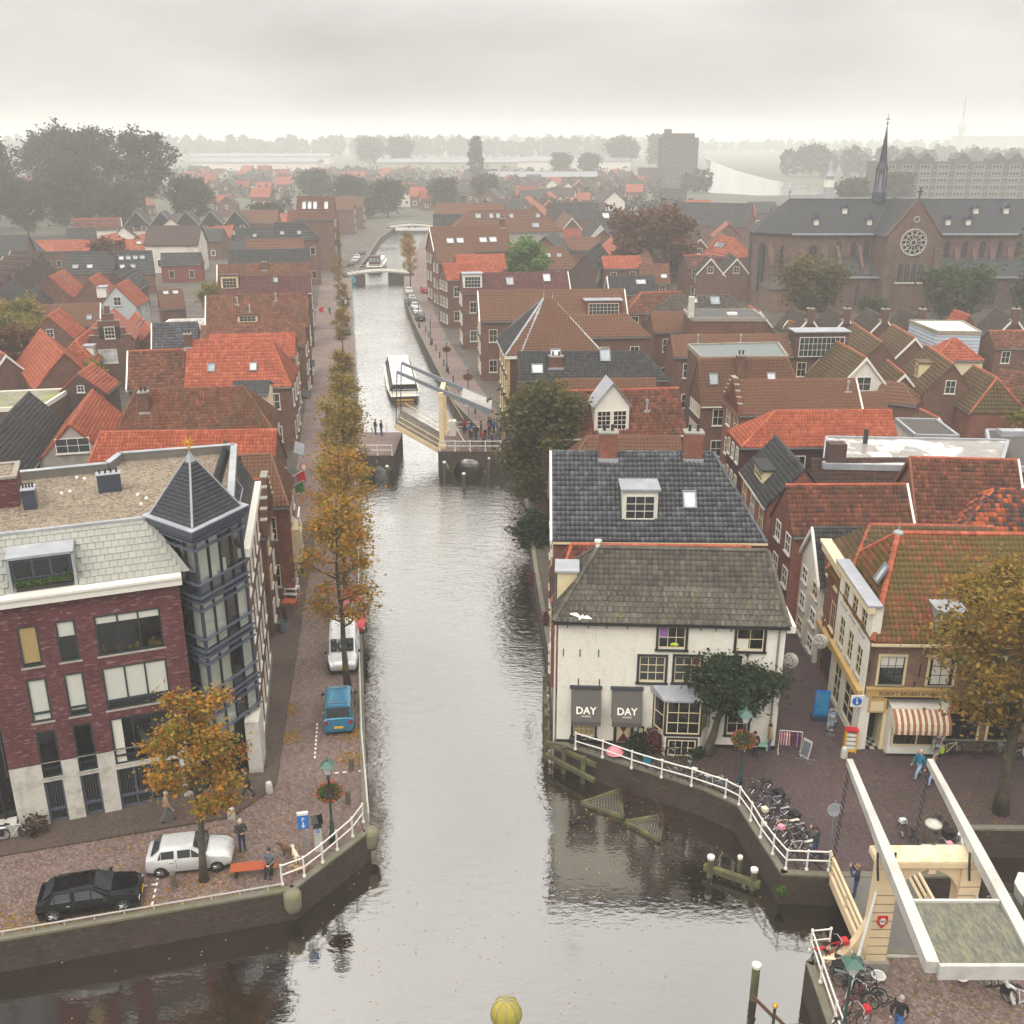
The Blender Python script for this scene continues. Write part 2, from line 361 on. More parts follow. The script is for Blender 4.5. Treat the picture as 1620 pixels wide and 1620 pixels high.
 # ------------------------------------------------------------------ tiled slopes
PROF={1:[0,0],3:[0,.06,.05,0],4:[0,.02,.075,.065,0]}
def tile_slope(name,o,U,Sd,L,u0,u1,t0,t1,tw,th,nseg,mat,parent,lift=.045,seed=0,thick=.03,jit=.0):
 """rows of overlapping tiles on a slope: trapezoid u0..u1 at the eave, t0..t1 at length L up the slope"""
 U,Sd=np.array(U,float),np.array(Sd,float); N=np.cross(U,Sd); o=np.array(o,float)
 rows=max(1,round(L/th)); th=L/rows; r_=np.random.default_rng(seed+int(abs(o[0]*7+o[1]*13)))
 lo,hi=min(u0,t0),max(u1,t1); cols=max(1,round((hi-lo)/tw)); tw=(hi-lo)/cols
 I,J=np.meshgrid(np.arange(cols),np.arange(rows)); I,J=I.ravel(),J.ravel()
 off=np.where(J%2==1,.5*tw,0) if nseg==1 else np.zeros(len(I))
 uc=lo+(I+.5)*tw+off; sc=(J+.5)*th
 a,b=u0+(t0-u0)*sc/L,u1+(t1-u1)*sc/L
 k=(uc>a-tw*.45)&(uc<b+tw*.45); I,J,off=I[k],J[k],off[k]; n=len(I)
 if n==0:return None
 pr=np.array(PROF[nseg]); m=nseg+1; g=np.linspace(0,1,m) if nseg>1 else np.array([.02,.98])
 uu=lo+(I[:,None]+g)*tw+off[:,None]
 s0=(J*th-(.03 if nseg>1 else .01))[:,None]+r_.uniform(-jit,jit,(n,1)); s1=((J+1)*th+.02)[:,None]
 def P(s,z):
  s=np.clip(np.broadcast_to(s,uu.shape),-.06,L); aa=u0+(t0-u0)*s/L; bb=u1+(t1-u1)*s/L
  u=np.clip(uu,aa,bb); sag=.04*np.sin(u*.9+ph)*np.sin(s*1.3+ph) if nseg>1 else 0; return o+u[...,None]*U+s[...,None]*Sd+(np.broadcast_to(z,uu.shape)+sag)[...,None]*N
 ph=r_.uniform(0,6); tl=r_.uniform(0,jit*.6,(n,1))
 V=np.stack([P(s1,pr+lift),P(s0,pr+lift+thick+tl),P(s0,pr*.3+lift-.02)],1)  # n,3,m,3
 base=(np.arange(n)*3*m)[:,None]; q=np.arange(nseg)
 top=np.stack([base+m+q,base+m+q+1,base+q+1,base+q],-1).reshape(-1,4)
 frt=np.stack([base+2*m+q,base+2*m+q+1,base+m+q+1,base+m+q],-1).reshape(-1,4)
 F=np.concatenate([top,frt]); rr=np.repeat(r_.random(n),nseg); rr=np.concatenate([rr,rr])
 me=bpy.data.meshes.new(name); V=V.reshape(-1,3)
 me.vertices.add(len(V)); me.vertices.foreach_set('co',V.astype(np.float32).ravel())
 me.loops.add(len(F)*4); me.loops.foreach_set('vertex_index',F.astype(np.int32).ravel())
 me.polygons.add(len(F)); me.polygons.foreach_set('loop_start',(np.arange(len(F))*4).astype(np.int32))
 me.update(calc_edges=True); finish(me,[mat],False,rr,False)
 return ob(name,me,parent,kind='stuff')
def ridge(mb,p,q,r_=.13,step=.36,mi=0):
 """overlapping half-round ridge caps"""
 p,q=Vector(p),Vector(q); n=max(1,int((q-p).length/step)); d=(q-p)/n
 for i in range(n):mb.cyl(p+d*i-d*.05,p+d*(i+1),r_*1.08,r_*.9,6,mi,r=random.random())
 # ------------------------------------------------------------------ windows: frame > pane
def window(parent,M,w,h,frame='white',pane='glass',nx=2,ny=2,sill=None,fw=.07,cover=None,depth=.07,nm='window',mw=.035,sides=None):
 """M places the window: local x along the wall, z up, -y outwards; origin at bottom centre"""
 def fr():
  b=MB()
  for x0,x1,z0,z1 in ((-w/2,-w/2+fw,0,h),(w/2-fw,w/2,0,h),(-w/2+fw,w/2-fw,h-fw,h),(-w/2+fw,w/2-fw,0,fw)):b.box(x0,x1,-depth,.02,z0,z1)
  iw,ih=w-2*fw,h-2*fw
  for i in range(1,nx):x=-w/2+fw+iw*i/nx; b.box(x-mw/2,x+mw/2,-depth*.8,.02,fw,h-fw)
  for j in range(1,ny):z=fw+ih*j/ny; b.box(-w/2+fw,w/2-fw,-depth*.75,.015,z-mw/2,z+mw/2)
  return b.mesh('window_frame',frame)
 o=ob(nm,cached(('wf',w,h,frame,nx,ny,fw,depth,mw),fr),parent,M=M)
 ob('pane',cached(('wp',w,h,pane,fw),lambda:MB().box(-w/2+fw*.8,w/2-fw*.8,-.015,.0,fw*.8,h-fw*.8).mesh('pane',pane)),o)
 if cover:
  mat,fx0,fx1,fz0,fz1=cover; iw,ih=w-2*fw,h-2*fw
  ob('curtain',cached(('wc',w,h,cover),lambda:MB().box(-w/2+fw+iw*fx0,-w/2+fw+iw*fx1,-.03,-.018,fw+ih*fz0,fw+ih*fz1).mesh('curtain',mat)),o)
 if sill:ob('sill',cached(('ws',w,sill),lambda:MB().box(-w/2-.08,w/2+.08,-.16,.02,-.09,-.004).mesh('sill',sill)),o)
 return o
def place(x,y,z,rz=0):return Matrix.Translation((x,y,z))@Matrix.Rotation(rz,4,'Z')
# ------------------------------------------------------------------ human figures: one continuous skinned mesh per pose
FIG={}
def figure(pose):
 hip=.92 if pose!='sit' else .5; V={}; V['p']=(0,0,hip); V['w']=(.01,0,hip+.2); V['c']=(.0,0,hip+.42); V['n']=(.02,0,hip+.58); V['hd']=(.05,0,hip+.68); V['ht']=(.05,0,hip+.8)
 E=[('p','w','t'),('w','c','t'),('c','n','t'),('n','hd','s'),('hd','ht','s')]; rad=dict(p=.145,w=.135,c=.165,n=.06,hd=.095,ht=.085)
 for s,sg in (('l',1),('r',-1)):
  V['sh'+s]=(0,sg*.19,hip+.5); V['hp'+s]=(0,sg*.09,hip-.06)
  if pose=='sit':V['k'+s]=(.42,sg*.11,.5); V['a'+s]=(.44,sg*.11,.08); V['t'+s]=(.6,sg*.12,.04)
  elif pose=='walk':d=.24*sg; V['k'+s]=(d*.7+.06,sg*.09,.5); V['a'+s]=(d*1.1-(.1 if d<0 else 0),sg*.09,.09+(.05 if d<0 else 0)); V['t'+s]=(d*1.1+.1,sg*.09,.05)
  else:V['k'+s]=(.03,sg*.1,.48); V['a'+s]=(0,sg*.11,.08); V['t'+s]=(.16,sg*.13,.04)
  if pose=='photo':V['e'+s]=(.2,sg*.26,hip+.36); V['h'+s]=(.32,sg*.08,hip+.68)
  elif pose=='front':V['e'+s]=(.02,sg*.27,hip+.22); V['h'+s]=(.24,sg*.08,hip+.22)
  elif pose=='sit':V['e'+s]=(.05,sg*.26,hip+.24); V['h'+s]=(.3,sg*.08,hip+.14)
  else:d=-.2*sg if pose=='walk' else .03; V['e'+s]=(d*.5,sg*.27,hip+.2); V['h'+s]=(d+.05,sg*.26,hip-.05)
  E+=[('c','sh'+s,'t'),('sh'+s,'e'+s,'t'),('e'+s,'h'+s,'t'),('p','hp'+s,'l'),('hp'+s,'k'+s,'l'),('k'+s,'a'+s,'l'),('a'+s,'t'+s,'f')]; rad.update({'sh'+s:.085,'e'+s:.058,'h'+s:.036,'hp'+s:.105,'k'+s:.07,'a'+s:.048,'t'+s:.04})
 ks=list(V); me=bpy.data.meshes.new('body'); me.from_pydata([V[k] for k in ks],[(ks.index(a),ks.index(b)) for a,b,_ in E],[]); o=bpy.data.objects.new('tmp',me); col.objects.link(o); o.modifiers.new('s','SKIN'); sv=me.skin_vertices[0].data
 for i,k in enumerate(ks):sv[i].radius=(rad[k],rad[k]); sv[i].use_root=(k=='p')
 o.modifiers.new('d','SUBSURF').levels=1; bpy.context.view_layer.update(); m2=bpy.data.meshes.new_from_object(o.evaluated_get(bpy.context.evaluated_depsgraph_get())); bpy.data.objects.remove(o); m2.materials.clear()
 for m_ in ('cloth_black','cloth_black','skin','cloth_black'):m2.materials.append(MAT[m_])
 seg=[(np.array(V[a]),np.array(V[b]),{'t':0,'l':1,'s':2,'f':3}[c]) for a,b,c in E]; mi=[]
 for pl in m2.polygons:
  c=np.array(pl.center); best=min(seg,key=lambda s:np.linalg.norm(c-(s[0]+(s[1]-s[0])*np.clip(np.dot(c-s[0],s[1]-s[0])/(np.dot(s[1]-s[0],s[1]-s[0])+1e-9),0,1)))); mi.append(best[2])
 m2.polygons.foreach_set('material_index',np.array(mi,np.int32)); m2.polygons.foreach_set('use_smooth',np.ones(len(mi),bool)); z=hip+.76
 hb=MB(); hb.ball((.03,0,z+.02),.112,10,7,sc=(1.05,.92,1.08)); hv=[v for v in hb.v]; hm=hb.mesh('hair','hair',smooth=True)
 fc=MB(); fc.ball((.085,0,z-.025),.078,8,6,sc=(.9,.95,1.2)); fc.cyl((.15,0,z-.01),(.175,0,z-.04),.012,.016,5); [fc.ball((.148,s*.032,z),.009,5,4,mi=1) for s in (1,-1)]; [fc.ball((.03,s*.1,z-.03),.022,6,4,sc=(.6,.5,1.3)) for s in (1,-1)]; fc.box(.145,.152,-.022,.022,z-.075,z-.067,1); fm=fc.mesh('face','skin','hair',smooth=True)
 hd=MB(); hd.ball((0,0,-.045),.04,7,5,sc=(.9,.5,1.2))
 for i in range(4):x=-.027+i*.018; hd.tube([(x,0,-.075),(x*1.1,.004,-.105),(x*1.1,.016,-.128+abs(i-1.5)*.008)],[.0095,.009,.007],5)
 hd.tube([(.028,0,-.04),(.05,.012,-.065),(.052,.02,-.085)],[.011,.01,.008],5); return (m2,hm,fm,hd.mesh('hand','skin',smooth=True),V)
for ps in ('stand','walk','front','sit','photo'):FIG[ps]=figure(ps)
# ------------------------------------------------------------------ lettering
TXT={}
for txt,size,bold in (('DAY',.55,.008),('WOMEN',.13,0),('DAY',.4,.01),('EGBERT BROERS A\u00ba1883',.3,.004),('P',.17,0),('P',.3,0)):
 c=bpy.data.curves.new('t','FONT'); c.body=txt; c.size=size; c.align_x='CENTER'; c.extrude=.006; c.offset=bold; c.resolution_u=3
 o=bpy.data.objects.new('t',c); col.objects.link(o); bpy.context.view_layer.update()
 me=bpy.data.meshes.new_from_object(o.evaluated_get(bpy.context.evaluated_depsgraph_get())); bpy.data.objects.remove(o); bpy.data.curves.remove(c); TXT[txt,size]=me
def letters(parent,txt,M,size,mat,bold=0):
 """flat raised letters, upright in local x-z, reading from -y"""
 me=TXT[txt,size].copy(); me.materials.clear(); me.materials.append(MAT[mat]); return ob('lettering',me,parent,M=M@Matrix.Rotation(R(90),4,'X'))
 # ------------------------------------------------------------------ ground, water, quays
def pave(name,c1,c2,c3,joint,leafy=.0):
 """herringbone clinker paving: brick pattern turned in two directions, worn and leaf-strewn"""
 m,nt,b,N,L=nodes(name)
 g=N('ShaderNodeNewGeometry'); mp=N('ShaderNodeMapping'); mp.inputs['Rotation'].default_value=(0,0,R(52)); mp.inputs['Scale'].default_value=(1,1.0,1); L(g.outputs['Position'],mp.inputs[0])
 br=N('ShaderNodeTexBrick'); br.inputs['Scale'].default_value=1; br.inputs['Brick Width'].default_value=.21; br.inputs['Row Height'].default_value=.1; br.inputs['Mortar Size'].default_value=.009
 br.inputs['Color1'].default_value=lin(c1); br.inputs['Color2'].default_value=lin(c2); br.inputs['Mortar'].default_value=lin(joint); L(mp.outputs[0],br.inputs['Vector'])
 vo=N('ShaderNodeTexVoronoi'); vo.inputs['Scale'].default_value=11; L(mp.outputs[0],vo.inputs['Vector'])
 c=mixc(N,L,rng_(N,L,vo.outputs['Color'],.6,.85,0,.5),br.outputs[0],c3)
 n=noise(N,L,.16,9,g.outputs['Position'],.65)
 c=mixc(N,L,1.,c,rng_(N,L,n.outputs[0],.3,.7,.78,1.18),'MULTIPLY')
 L(c,b.inputs['Base Color']); n2=noise(N,L,.3,5,g.outputs['Position']); L(rng_(N,L,n2.outputs[0],.35,.65,.55,.9),b.inputs['Roughness'])
 b.inputs['Specular IOR Level'].default_value=.35
 n3=noise(N,L,9,3,g.outputs['Position']); ad=N('ShaderNodeMath'); ad.operation='MULTIPLY_ADD'; L(br.outputs['Fac'],ad.inputs[0]); ad.inputs[1].default_value=-1; L(n3.outputs[0],ad.inputs[2])
 bump(N,L,b,ad.outputs[0],.35,.012)
pave('pave_left','5f4d49','7d6862','9a8876','443a3a')
pave('pave_right','463739','544244','63504e','332a2c')
pave('town','4a423b','574d45','4b4a38','3a352e')
pave('pave_side','4b3f39','5a4b42','63534a','342d29')
m,nt,b,N,L=nodes('land')
g=N('ShaderNodeNewGeometry'); n=noise(N,L,.02,9,g.outputs['Position'],.7); n2=noise(N,L,.6,6,g.outputs['Position'],.7)
r_=ramp(N,['2c3022','3d4029','4a4a3c','57534a','3f4a2a'],[.2,.4,.5,.6,.8]); L(n.outputs[0],r_.inputs[0])
L(mixc(N,L,1.,r_.outputs[0],rng_(N,L,n2.outputs[0],.3,.7,.75,1.2),'MULTIPLY'),b.inputs['Base Color']); b.inputs['Roughness'].default_value=.95
m,nt,b,N,L=nodes('water')
g=N('ShaderNodeNewGeometry'); sp=N('ShaderNodeMapping'); sp.inputs['Rotation'].default_value=(0,0,R(8)); sp.inputs['Scale'].default_value=(1,1.9,1); L(g.outputs['Position'],sp.inputs[0])
n1=noise(N,L,.9,3,sp.outputs[0],.5); n2=noise(N,L,2.6,3,sp.outputs[0],.55); n0=noise(N,L,.05,3,g.outputs['Position'])
am=rng_(N,L,n0.outputs[0],.35,.65,.35,1.0)
ad=N('ShaderNodeMath'); ad.operation='MULTIPLY_ADD'; L(n2.outputs[0],ad.inputs[0]); ad.inputs[1].default_value=.6; L(n1.outputs[0],ad.inputs[2])
mu=N('ShaderNodeMath'); mu.operation='MULTIPLY'; L(ad.outputs[0],mu.inputs[0]); L(am,mu.inputs[1])
# calm nearer the viewer, stirred further up the canal by the boat and wind
sy=N('ShaderNodeSeparateXYZ'); L(g.outputs['Position'],sy.inputs[0]); calm=rng_(N,L,sy.outputs[1],38,85,.4,2.4)
mu2=N('ShaderNodeMath'); mu2.operation='MULTIPLY'; L(mu.outputs[0],mu2.inputs[0]); L(calm,mu2.inputs[1])
bp=N('ShaderNodeBump'); bp.inputs['Strength'].default_value=.75; bp.inputs['Distance'].default_value=.055; L(mu2.outputs[0],bp.inputs['Height'])
df=N('ShaderNodeBsdfDiffuse'); n5=noise(N,L,.12,4,g.outputs['Position']); r5=ramp(N,['120e0c','1f1814','2e241d'],[.3,.5,.75]); L(n5.outputs[0],r5.inputs[0]); L(r5.outputs[0],df.inputs[0])
gs=N('ShaderNodeBsdfGlossy'); gs.inputs['Roughness'].default_value=.035; gs.inputs[0].default_value=(.93,.92,.9,1); L(bp.outputs[0],gs.inputs['Normal'])
fr=N('ShaderNodeFresnel'); fr.inputs[0].default_value=1.33; L(bp.outputs[0],fr.inputs['Normal']); fa=rng_(N,L,fr.outputs[0],.02,.18,.26,.97)
ms=N('ShaderNodeMixShader'); L(fa,ms.inputs[0]); L(df.outputs[0],ms.inputs[1]); L(gs.outputs[0],ms.inputs[2]); L(ms.outputs[0],nt.nodes['Material Output'].inputs[0])
# plan outline of the banks (metres)
LQ=[(-60,24.0),(-21.66,34.39),(-9.84,37.48),(-6.95,41.6),(-8.3,49.9),(-10.3,63.2),(-12.6,79.5),(-21.7,141),(-32.4,210.3),(-38.5,250),(-40.7,297),(-44,352),(-43.5,395)]
RQ=[(60,41.2),(22.3,41.8),(20.8,38.4),(18.0,38.3),(14.88,38.35),(12.41,38.53),(11.42,43.75),(9.88,45.09),(6.8,46.9),(3.38,48.9),(2.35,49.5),(2.4,60.),(1.7,75),(1.0,96),(-1.5,104),(-3.2,113),(-7.4,127.5),(-11.3,149.5),(-18,187.7),(-22.8,219),(-25.9,250),(-27.0,283),(-29.3,334),(-30,395)]
SQ=[(12.0,20),(12.1,33.2),(13.0,34.0),(15.1,34.0),(18.4,33.8),(20.2,34.6),(60,35.2),(60,20)]
FAR=7000
gb=MB()
gb.poly([(p[0],p[1],0) for p in LQ]+[(-43.5,FAR,0),(-FAR,FAR,0),(-FAR,24,0)])
gb.poly(([(p[0],p[1],0) for p in RQ]+[(-30,FAR,0),(FAR,FAR,0),(FAR,41.2,0)])[::-1])
gb.poly([(-43.5,395,0),(-30,395,0),(-30,FAR,0),(-43.5,FAR,0)])
gb.poly([(p[0],p[1],0) for p in SQ][::-1])
ob('ground',gb.mesh('ground','land'),kind='structure')
ob('canal_water',MB().poly([(-120,-60,-1.6),(120,-60,-1.6),(120,400,-1.6),(-120,400,-1.6)]).mesh('canal_water','water'),kind='structure')
RIV=[(288,1560),(205,1120),(146,820),(120,690),(119,640),(142,610),(175,618),(205,660),(203,730),(200,830),(220,1060),(265,1420),(300,1700)]
ob('river_water',MB().poly([(p[0],p[1],.05) for p in RIV][::1]).mesh('river_water','water'),kind='structure')
def sheet(name,P,z,mat):return ob(name,MB().poly([(p[0],p[1],z) for p in P]).mesh(name,mat),kind='structure')
sheet('left_town_ground',LQ[2:]+[(-150,395),(-150,40),(-40,40),(-25,41)],.004,'town')
sheet('right_town_ground',RQ[8:]+[(20,395),(70,330),(140,330),(140,43)],.004,'town')
sheet('left_street',LQ[:10]+[(-46,250),(-32.2,165),(-19.6,84),(-14.0,47),(-13.0,44.6),(-14.2,43),(-25,39.6),(-60,31)],.008,'pave_left')
sheet('right_street',RQ[:10]+[(2.5,50),(15,50),(15.2,60),(13.5,100),(12,140),(18,140),(20.3,100),(20.7,66),(19,49.5),(60,49.5)],.008,'pave_right')
sheet('right_quay_street',RQ[13:]+[(-23,395),(-21,300),(-18.5,238),(-15.2,200),(-10.2,167.6),(-1.6,121.7),(1.5,110)],.008,'pave_left')
sheet('bridge_square',SQ,.008,'pave_left')
# pavements (raised, with kerb)
def pavement(P,z=.12):
 return ob('pavement',MB().prism(P,.0,z).mesh('pavement','pave_side'),kind='structure')
pavement([(-60,33),(-25,41),(-25,43),(-13.0,47),(-14.5,47),(-18.7,84),(-17.1,84),(-12.4,45.6),(-12.55,44.95),(-14,42.75),(-25,39.55),(-60,31)][::-1])
# quay walls with stone coping
def quay(P,name,z=0,w=.32,cope='mossy_cope',wall='quay'):
 a=MB(); c=MB()
 for p,q in zip(P[:-1],P[1:]):
  a.slab(p,q,.25,-2.6,z-.02,0,side=-1)
  c.slab(p,q,w,z-.01,z+.1,0,side=-1)
 o=ob(name,a.mesh(name,wall),kind='structure'); ob('coping',c.mesh('coping',cope),o)
quay(LQ[::-1],'quay_wall_left'); quay(RQ,'quay_wall_right'); quay(SQ[:7],'quay_wall_south')
# ------------------------------------------------------------------ generic gable / hip houses
SIDEM={'F':0,'R':R(90),'B':R(180),'L':R(-90)}
def slope_tiles(t,nm,p,U,S_,L,u0,u1,t0,t1,mat,lvl,seed):
 tw,th,ns=((.26,.33,4) if lvl==2 else (.36,.42,3) if lvl==1 else (1.0,.75,1))
 if mat in ('G','K','S','D2','X') and lvl==2:tw,th,ns=.3,.36,3
 return tile_slope('roof_tiles',p,U,S_,L,u0,u1,t0,t1,tw,th,ns,mat,t,seed=seed)
CAT={'gable_house':'house','canal_house':'house','back_house':'house'}
HN=0; HC=[]
def H(name,label,cx,cy,ang,L,d,ze,zr,roof,wall,hl=0,hr=0,F='',B='',gut='',vl='',vr='',ch=(),sky=(),dm=(),gd=(),gv=(),pipes=(),step='',grp=None,**k):
 global HN; HN+=1; HC.append((cx,cy))
 Lw,Rw=k.get('wl',''),k.get('wr','')
 f=d/2; tp=(zr-ze)/f
 if not F and L>5 and cy<240 and ze>5:F='%dx2'%max(2,int((L+hl+hr)/3))
 if f<2.4 and L>4:ze=max(2.2,zr-2.4*tp); f=(zr-ze)/tp
 b=f
 if b<3 and not (hl or hr):b=3.
 if hl or hr:b=f
 zb=max(1.8,zr-b*tp); b=(zr-zb)/tp
 dist=math.hypot(cx,cy); lvl=2 if dist<112 else 1 if dist<215 else 0
 t=thing(name,label,'house' if 'barn' not in name else 'barn',(cx,cy,0),R(ang),grp)
 x0,x1=-L/2-hl,L/2+hr; ov=.18
 w=MB(); w.poly([(x0,-f,-.1),(x1,-f,-.1),(x1,-f,ze),(x0,-f,ze)]); w.poly([(x1,b,-.1),(x0,b,-.1),(x0,b,zb),(x1,b,zb)])
 for x,hh,s in ((x1,hr,1),(x0,hl,-1)):
  P=[(x,-f,-.1),(x,b,-.1),(x,b,zb)]+([] if hh else [(x,0,zr)])+[(x,-f,ze)]
  w.poly(P[::s])
 ob('wall',w.mesh('wall',wall),t)
 rb=MB(); n=Vector((0,-(zr-ze),f)).normalized(); th=.1
 eF=[(x0-(0 if hl else .1),-f-ov,ze-ov*tp),(x1+(0 if hr else .1),-f-ov,ze-ov*tp),(L/2+(0 if hr else .1),0,zr),(-L/2-(0 if hl else .1),0,zr)]
 eB=[(eF[1][0],b+ov,zb-ov*tp),(eF[0][0],b+ov,zb-ov*tp),(eF[3][0],0,zr),(eF[2][0],0,zr)]
 rb.solid(eF,(0,0,-th)); rb.solid(eB,(0,0,-th))
 if hr:rb.solid([eF[1],eB[0],eF[2]],(0,0,-th))
 if hl:rb.solid([eB[1],eF[0],eF[3]],(0,0,-th))
 ro=ob('roof',rb.mesh('roof',roof),t)
 ca,sa=math.cos(R(ang)),math.sin(R(ang)); ltc=Vector((-(cx)*ca-cy*sa,cx*sa-cy*ca))  # to the viewer, in house axes
 def tl(e,inw):
  a,bb,c2,d2=[Vector(p) for p in e]; U=(bb-a).normalized(); mid=(a+bb)/2
  S_=((c2+d2)/2-mid); S_=(S_-U*S_.dot(U)); Ls=S_.length; S_.normalize(); N=U.cross(S_)
  if N.x*ltc.x+N.y*ltc.y+N.z*32<0:return
  slope_tiles(ro,'t',a,U,S_,Ls,0,(bb-a).length,(d2-a).dot(U),(c2-a).dot(U),roof,lvl,HN)
 tl(eF,0); tl(eB,0)
 if hr:tl([eF[1],eB[0],eF[2],eF[2]],0)
 if hl:tl([eB[1],eF[0],eF[3],eF[3]],0)
 rm='O' if roof in ('Y','T','O') else roof
 cp=MB(); ridge(cp,(eF[3][0],0,zr+.04),(eF[2][0],0,zr+.04),.13 if lvl else .18,.36 if lvl else 1.2)
 for hh,a,c2 in ((hr,eF[1],eF[2]),(hr,eB[0],eF[2]),(hl,eF[0],eF[3]),(hl,eB[1],eF[3])):
  if hh:ridge(cp,Vector(a)+Vector((0,0,.05)),Vector(c2)+Vector((0,0,.05)),.12 if lvl else .16,.36 if lvl else 1.2)
 ob('ridge_caps',cp.mesh('ridge_caps',rm,rnd=True,uv=False),ro,kind='stuff')
 vm={'w':'white','c':'cream','b':wall}
 for v,x,s in ((vl,x0-.1,-1),(vr,x1+.1,1)):
  if v:
   g=MB()
   for e in ((-f-ov,ze-ov*tp),(b+ov,zb-ov*tp)):
    P=[(x,e[0],e[1]-.22),(x,e[0],e[1]+.1),(x,0,zr+.12),(x,0,zr-.24)]
    g.solid(P,(s*.16,0,0))
   ob('verge_board',g.mesh('verge_board',vm[v]),t)
 gz=ze-ov*tp-.04
 ob('gutter',MB().box(x0-.05,x1+.05,-f-ov-.12,-f-ov+.03,gz-.1,gz+.04).mesh('gutter',{'w':'white','c':'cream','':'zinc'}[gut]),t)
 # windows
 def wins(side,spec,width,u_mid,edge,h_e):
  nc,nr=[int(v) for v in spec.split('x')]; st=h_e/nr if nr>1 else min(h_e,3.4)
  ww=min(1.15,width/nc*.55); hh=min(1.75,st*.55)
  for i in range(nc):
   for j in range(nr):
    u=u_mid+width*((i+.5)/nc-.5); z=st*(j+.28)
    if side=='F':M=place(u,-f,z,0)
    elif side=='B':M=place(-u,b,z,R(180))
    elif side=='R':M=place(x1,u,z,R(90))
    else:M=place(x0,-u,z,R(-90))
    window(t,M,round(ww,2),round(hh,2),random.choice(['white','cream','white']),random.choice(['glass','glass_grey','glass']),2 if lvl else 1,2 if lvl else 1,'stonewhite' if lvl else None)
 for side,spec in (('F',F),('B',B),('R',Rw),('L',Lw)):
  if spec:
   if side in 'FB':wins(side,spec,x1-x0,(x0+x1)/2,0,ze)
   else:wins(side,spec,(f+b)*.92,(b-f)/2*(1 if side=='R' else 1),0,max(ze,5.2) if not (hl and side=='L' or hr and side=='R') else ze)
 for side,ww,hh,c in gv:
  window(t,place(x1+.0,0,ze+.1,R(90)) if side=='R' else place(x0,0,ze+.1,R(-90)),ww,hh,{'w':'white','c':'cream'}[c],'glass_grey',3 if ww>2 else 2,2,'stonewhite')
  # chimneys
 for (uf,vf,cw,cd,chh) in ch:
  x,y=uf*L,vf*f; zt=zr-abs(vf)*f*tp
  c=MB(); c.box(x-cw/2,x+cw/2,y-cd/2,y+cd/2,zt-1.0,zt+chh)
  o=ob('chimney',c.mesh('chimney','r' if wall=='r' else 'b'),t)
  ob('chimney_cap',MB().box(x-cw/2-.07,x+cw/2+.07,y-cd/2-.07,y+cd/2+.07,zt+chh-.1,zt+chh+.03).mesh('chimney_cap','stone'),o)
  fl=MB(); fl.box(x-cw/2-.09,x+cw/2+.09,y-cd/2-.12,y-cd/2-.01,zt-cd/2*tp-.2,zt-cd/2*tp+.22); ob('lead_flashing',fl.mesh('lead_flashing','lead'),o)
  for q in range(2):ob('chimney_pot',cached('pot',lambda:MB().lathe([(.1,0),(.09,.3),(.12,.32),(.11,.42),(.07,.42)],n=8).mesh('chimney_pot','R2' if 0 else 'iron')),o,loc=(x+(q-.5)*cw*.45,y,zt+chh+.03))
 sl_=math.hypot(f,zr-ze); sn=Vector((0,-(zr-ze),f)).normalized()
 def on(uf,sf):return Vector((uf*L,-f*(1-sf),ze+(zr-ze)*sf))
 tilt=math.atan2(zr-ze,f)
 for (uf,sf,sw,sh) in sky:
  M=Matrix.Translation(on(uf,sf)+sn*.18)@Matrix.Rotation(tilt-R(90),4,'X')
  window(ro,M,sw,sh,'zinc',random.choice(['glass_sky','glass_white','glass_sky']),1,1,None,.09,None,.1,'roof_window')
 for (uf,sf) in pipes:
  p=on(uf,sf); pb=MB(); pb.cyl(p,p+Vector((0,0,.9)),.09,.09,8); pb.cyl(p+Vector((0,0,.9)),p+Vector((0,0,1.1)),.15,.1,8); pb.box(p.x-.3,p.x+.3,p.y-.22,p.y+.1,p.z-.05,p.z+.1)
  ob('vent_pipe',pb.mesh('vent_pipe','lead'),ro)
 for (uf,sf,dw,dh,c) in dm:
  p=on(uf,sf); x,y,z=p; cm={'w':'white','c':'cream','R':'R','p':'p'}[c]
  yb=min(-.05,y+(dh+.15)/tp) if sf>=0 else -.1
  bb=MB(); bb.box(x-dw/2,x+dw/2,y,yb,z-.1,z+dh); o=ob('dormer',bb.mesh('dormer',cm),t)
  ob('dormer_roof',MB().box(x-dw/2-.15,x+dw/2+.15,y-.2,yb,z+dh,z+dh+.14).mesh('dormer_roof','lead' if c!='c' else roof),o)
  nx=max(2,int(dw/.6)); window(o,place(x,y-.005,z+.12),round(dw*.84,2),round(dh*.78,2),'white' if c!='c' else 'cream','glass_grey',nx,2 if dh<1.9 else 3)
 for (uf,sf,dw,dh) in gd:
  x,y,z=on(uf,sf); yb=y+(dh+.2)/tp; pk=dh+dw*.62; yk=min(0,y+pk/tp)
  bb=MB(); bb.poly([(x-dw/2,y,z-.1),(x+dw/2,y,z-.1),(x+dw/2,y,z+dh),(x,y,z+pk),(x-dw/2,y,z+dh)])
  for s in (-1,1):bb.poly([(x+s*dw/2,y,z-.1),(x+s*dw/2,yb,z+dh),(x+s*dw/2,y,z+dh)][::s])
  o=ob('gabled_dormer',bb.mesh('gabled_dormer','white'),t); rr=MB()
  for s in (-1,1):rr.solid([(x+s*(dw/2+.2),y-.25,z+dh-.12),(x+s*(dw/2+.2),yb,z+dh-.12),(x,yk,z+pk+.12),(x,y-.25,z+pk+.12)][::s],(0,0,.1))
  ob('dormer_roof',rr.mesh('dormer_roof','lead'),o)
  for s in (-1,1):window(o,place(x+s*dw*.23,y,z+.1),round(dw*.4,2),round(dh*.78,2),'white','glass',3,4)
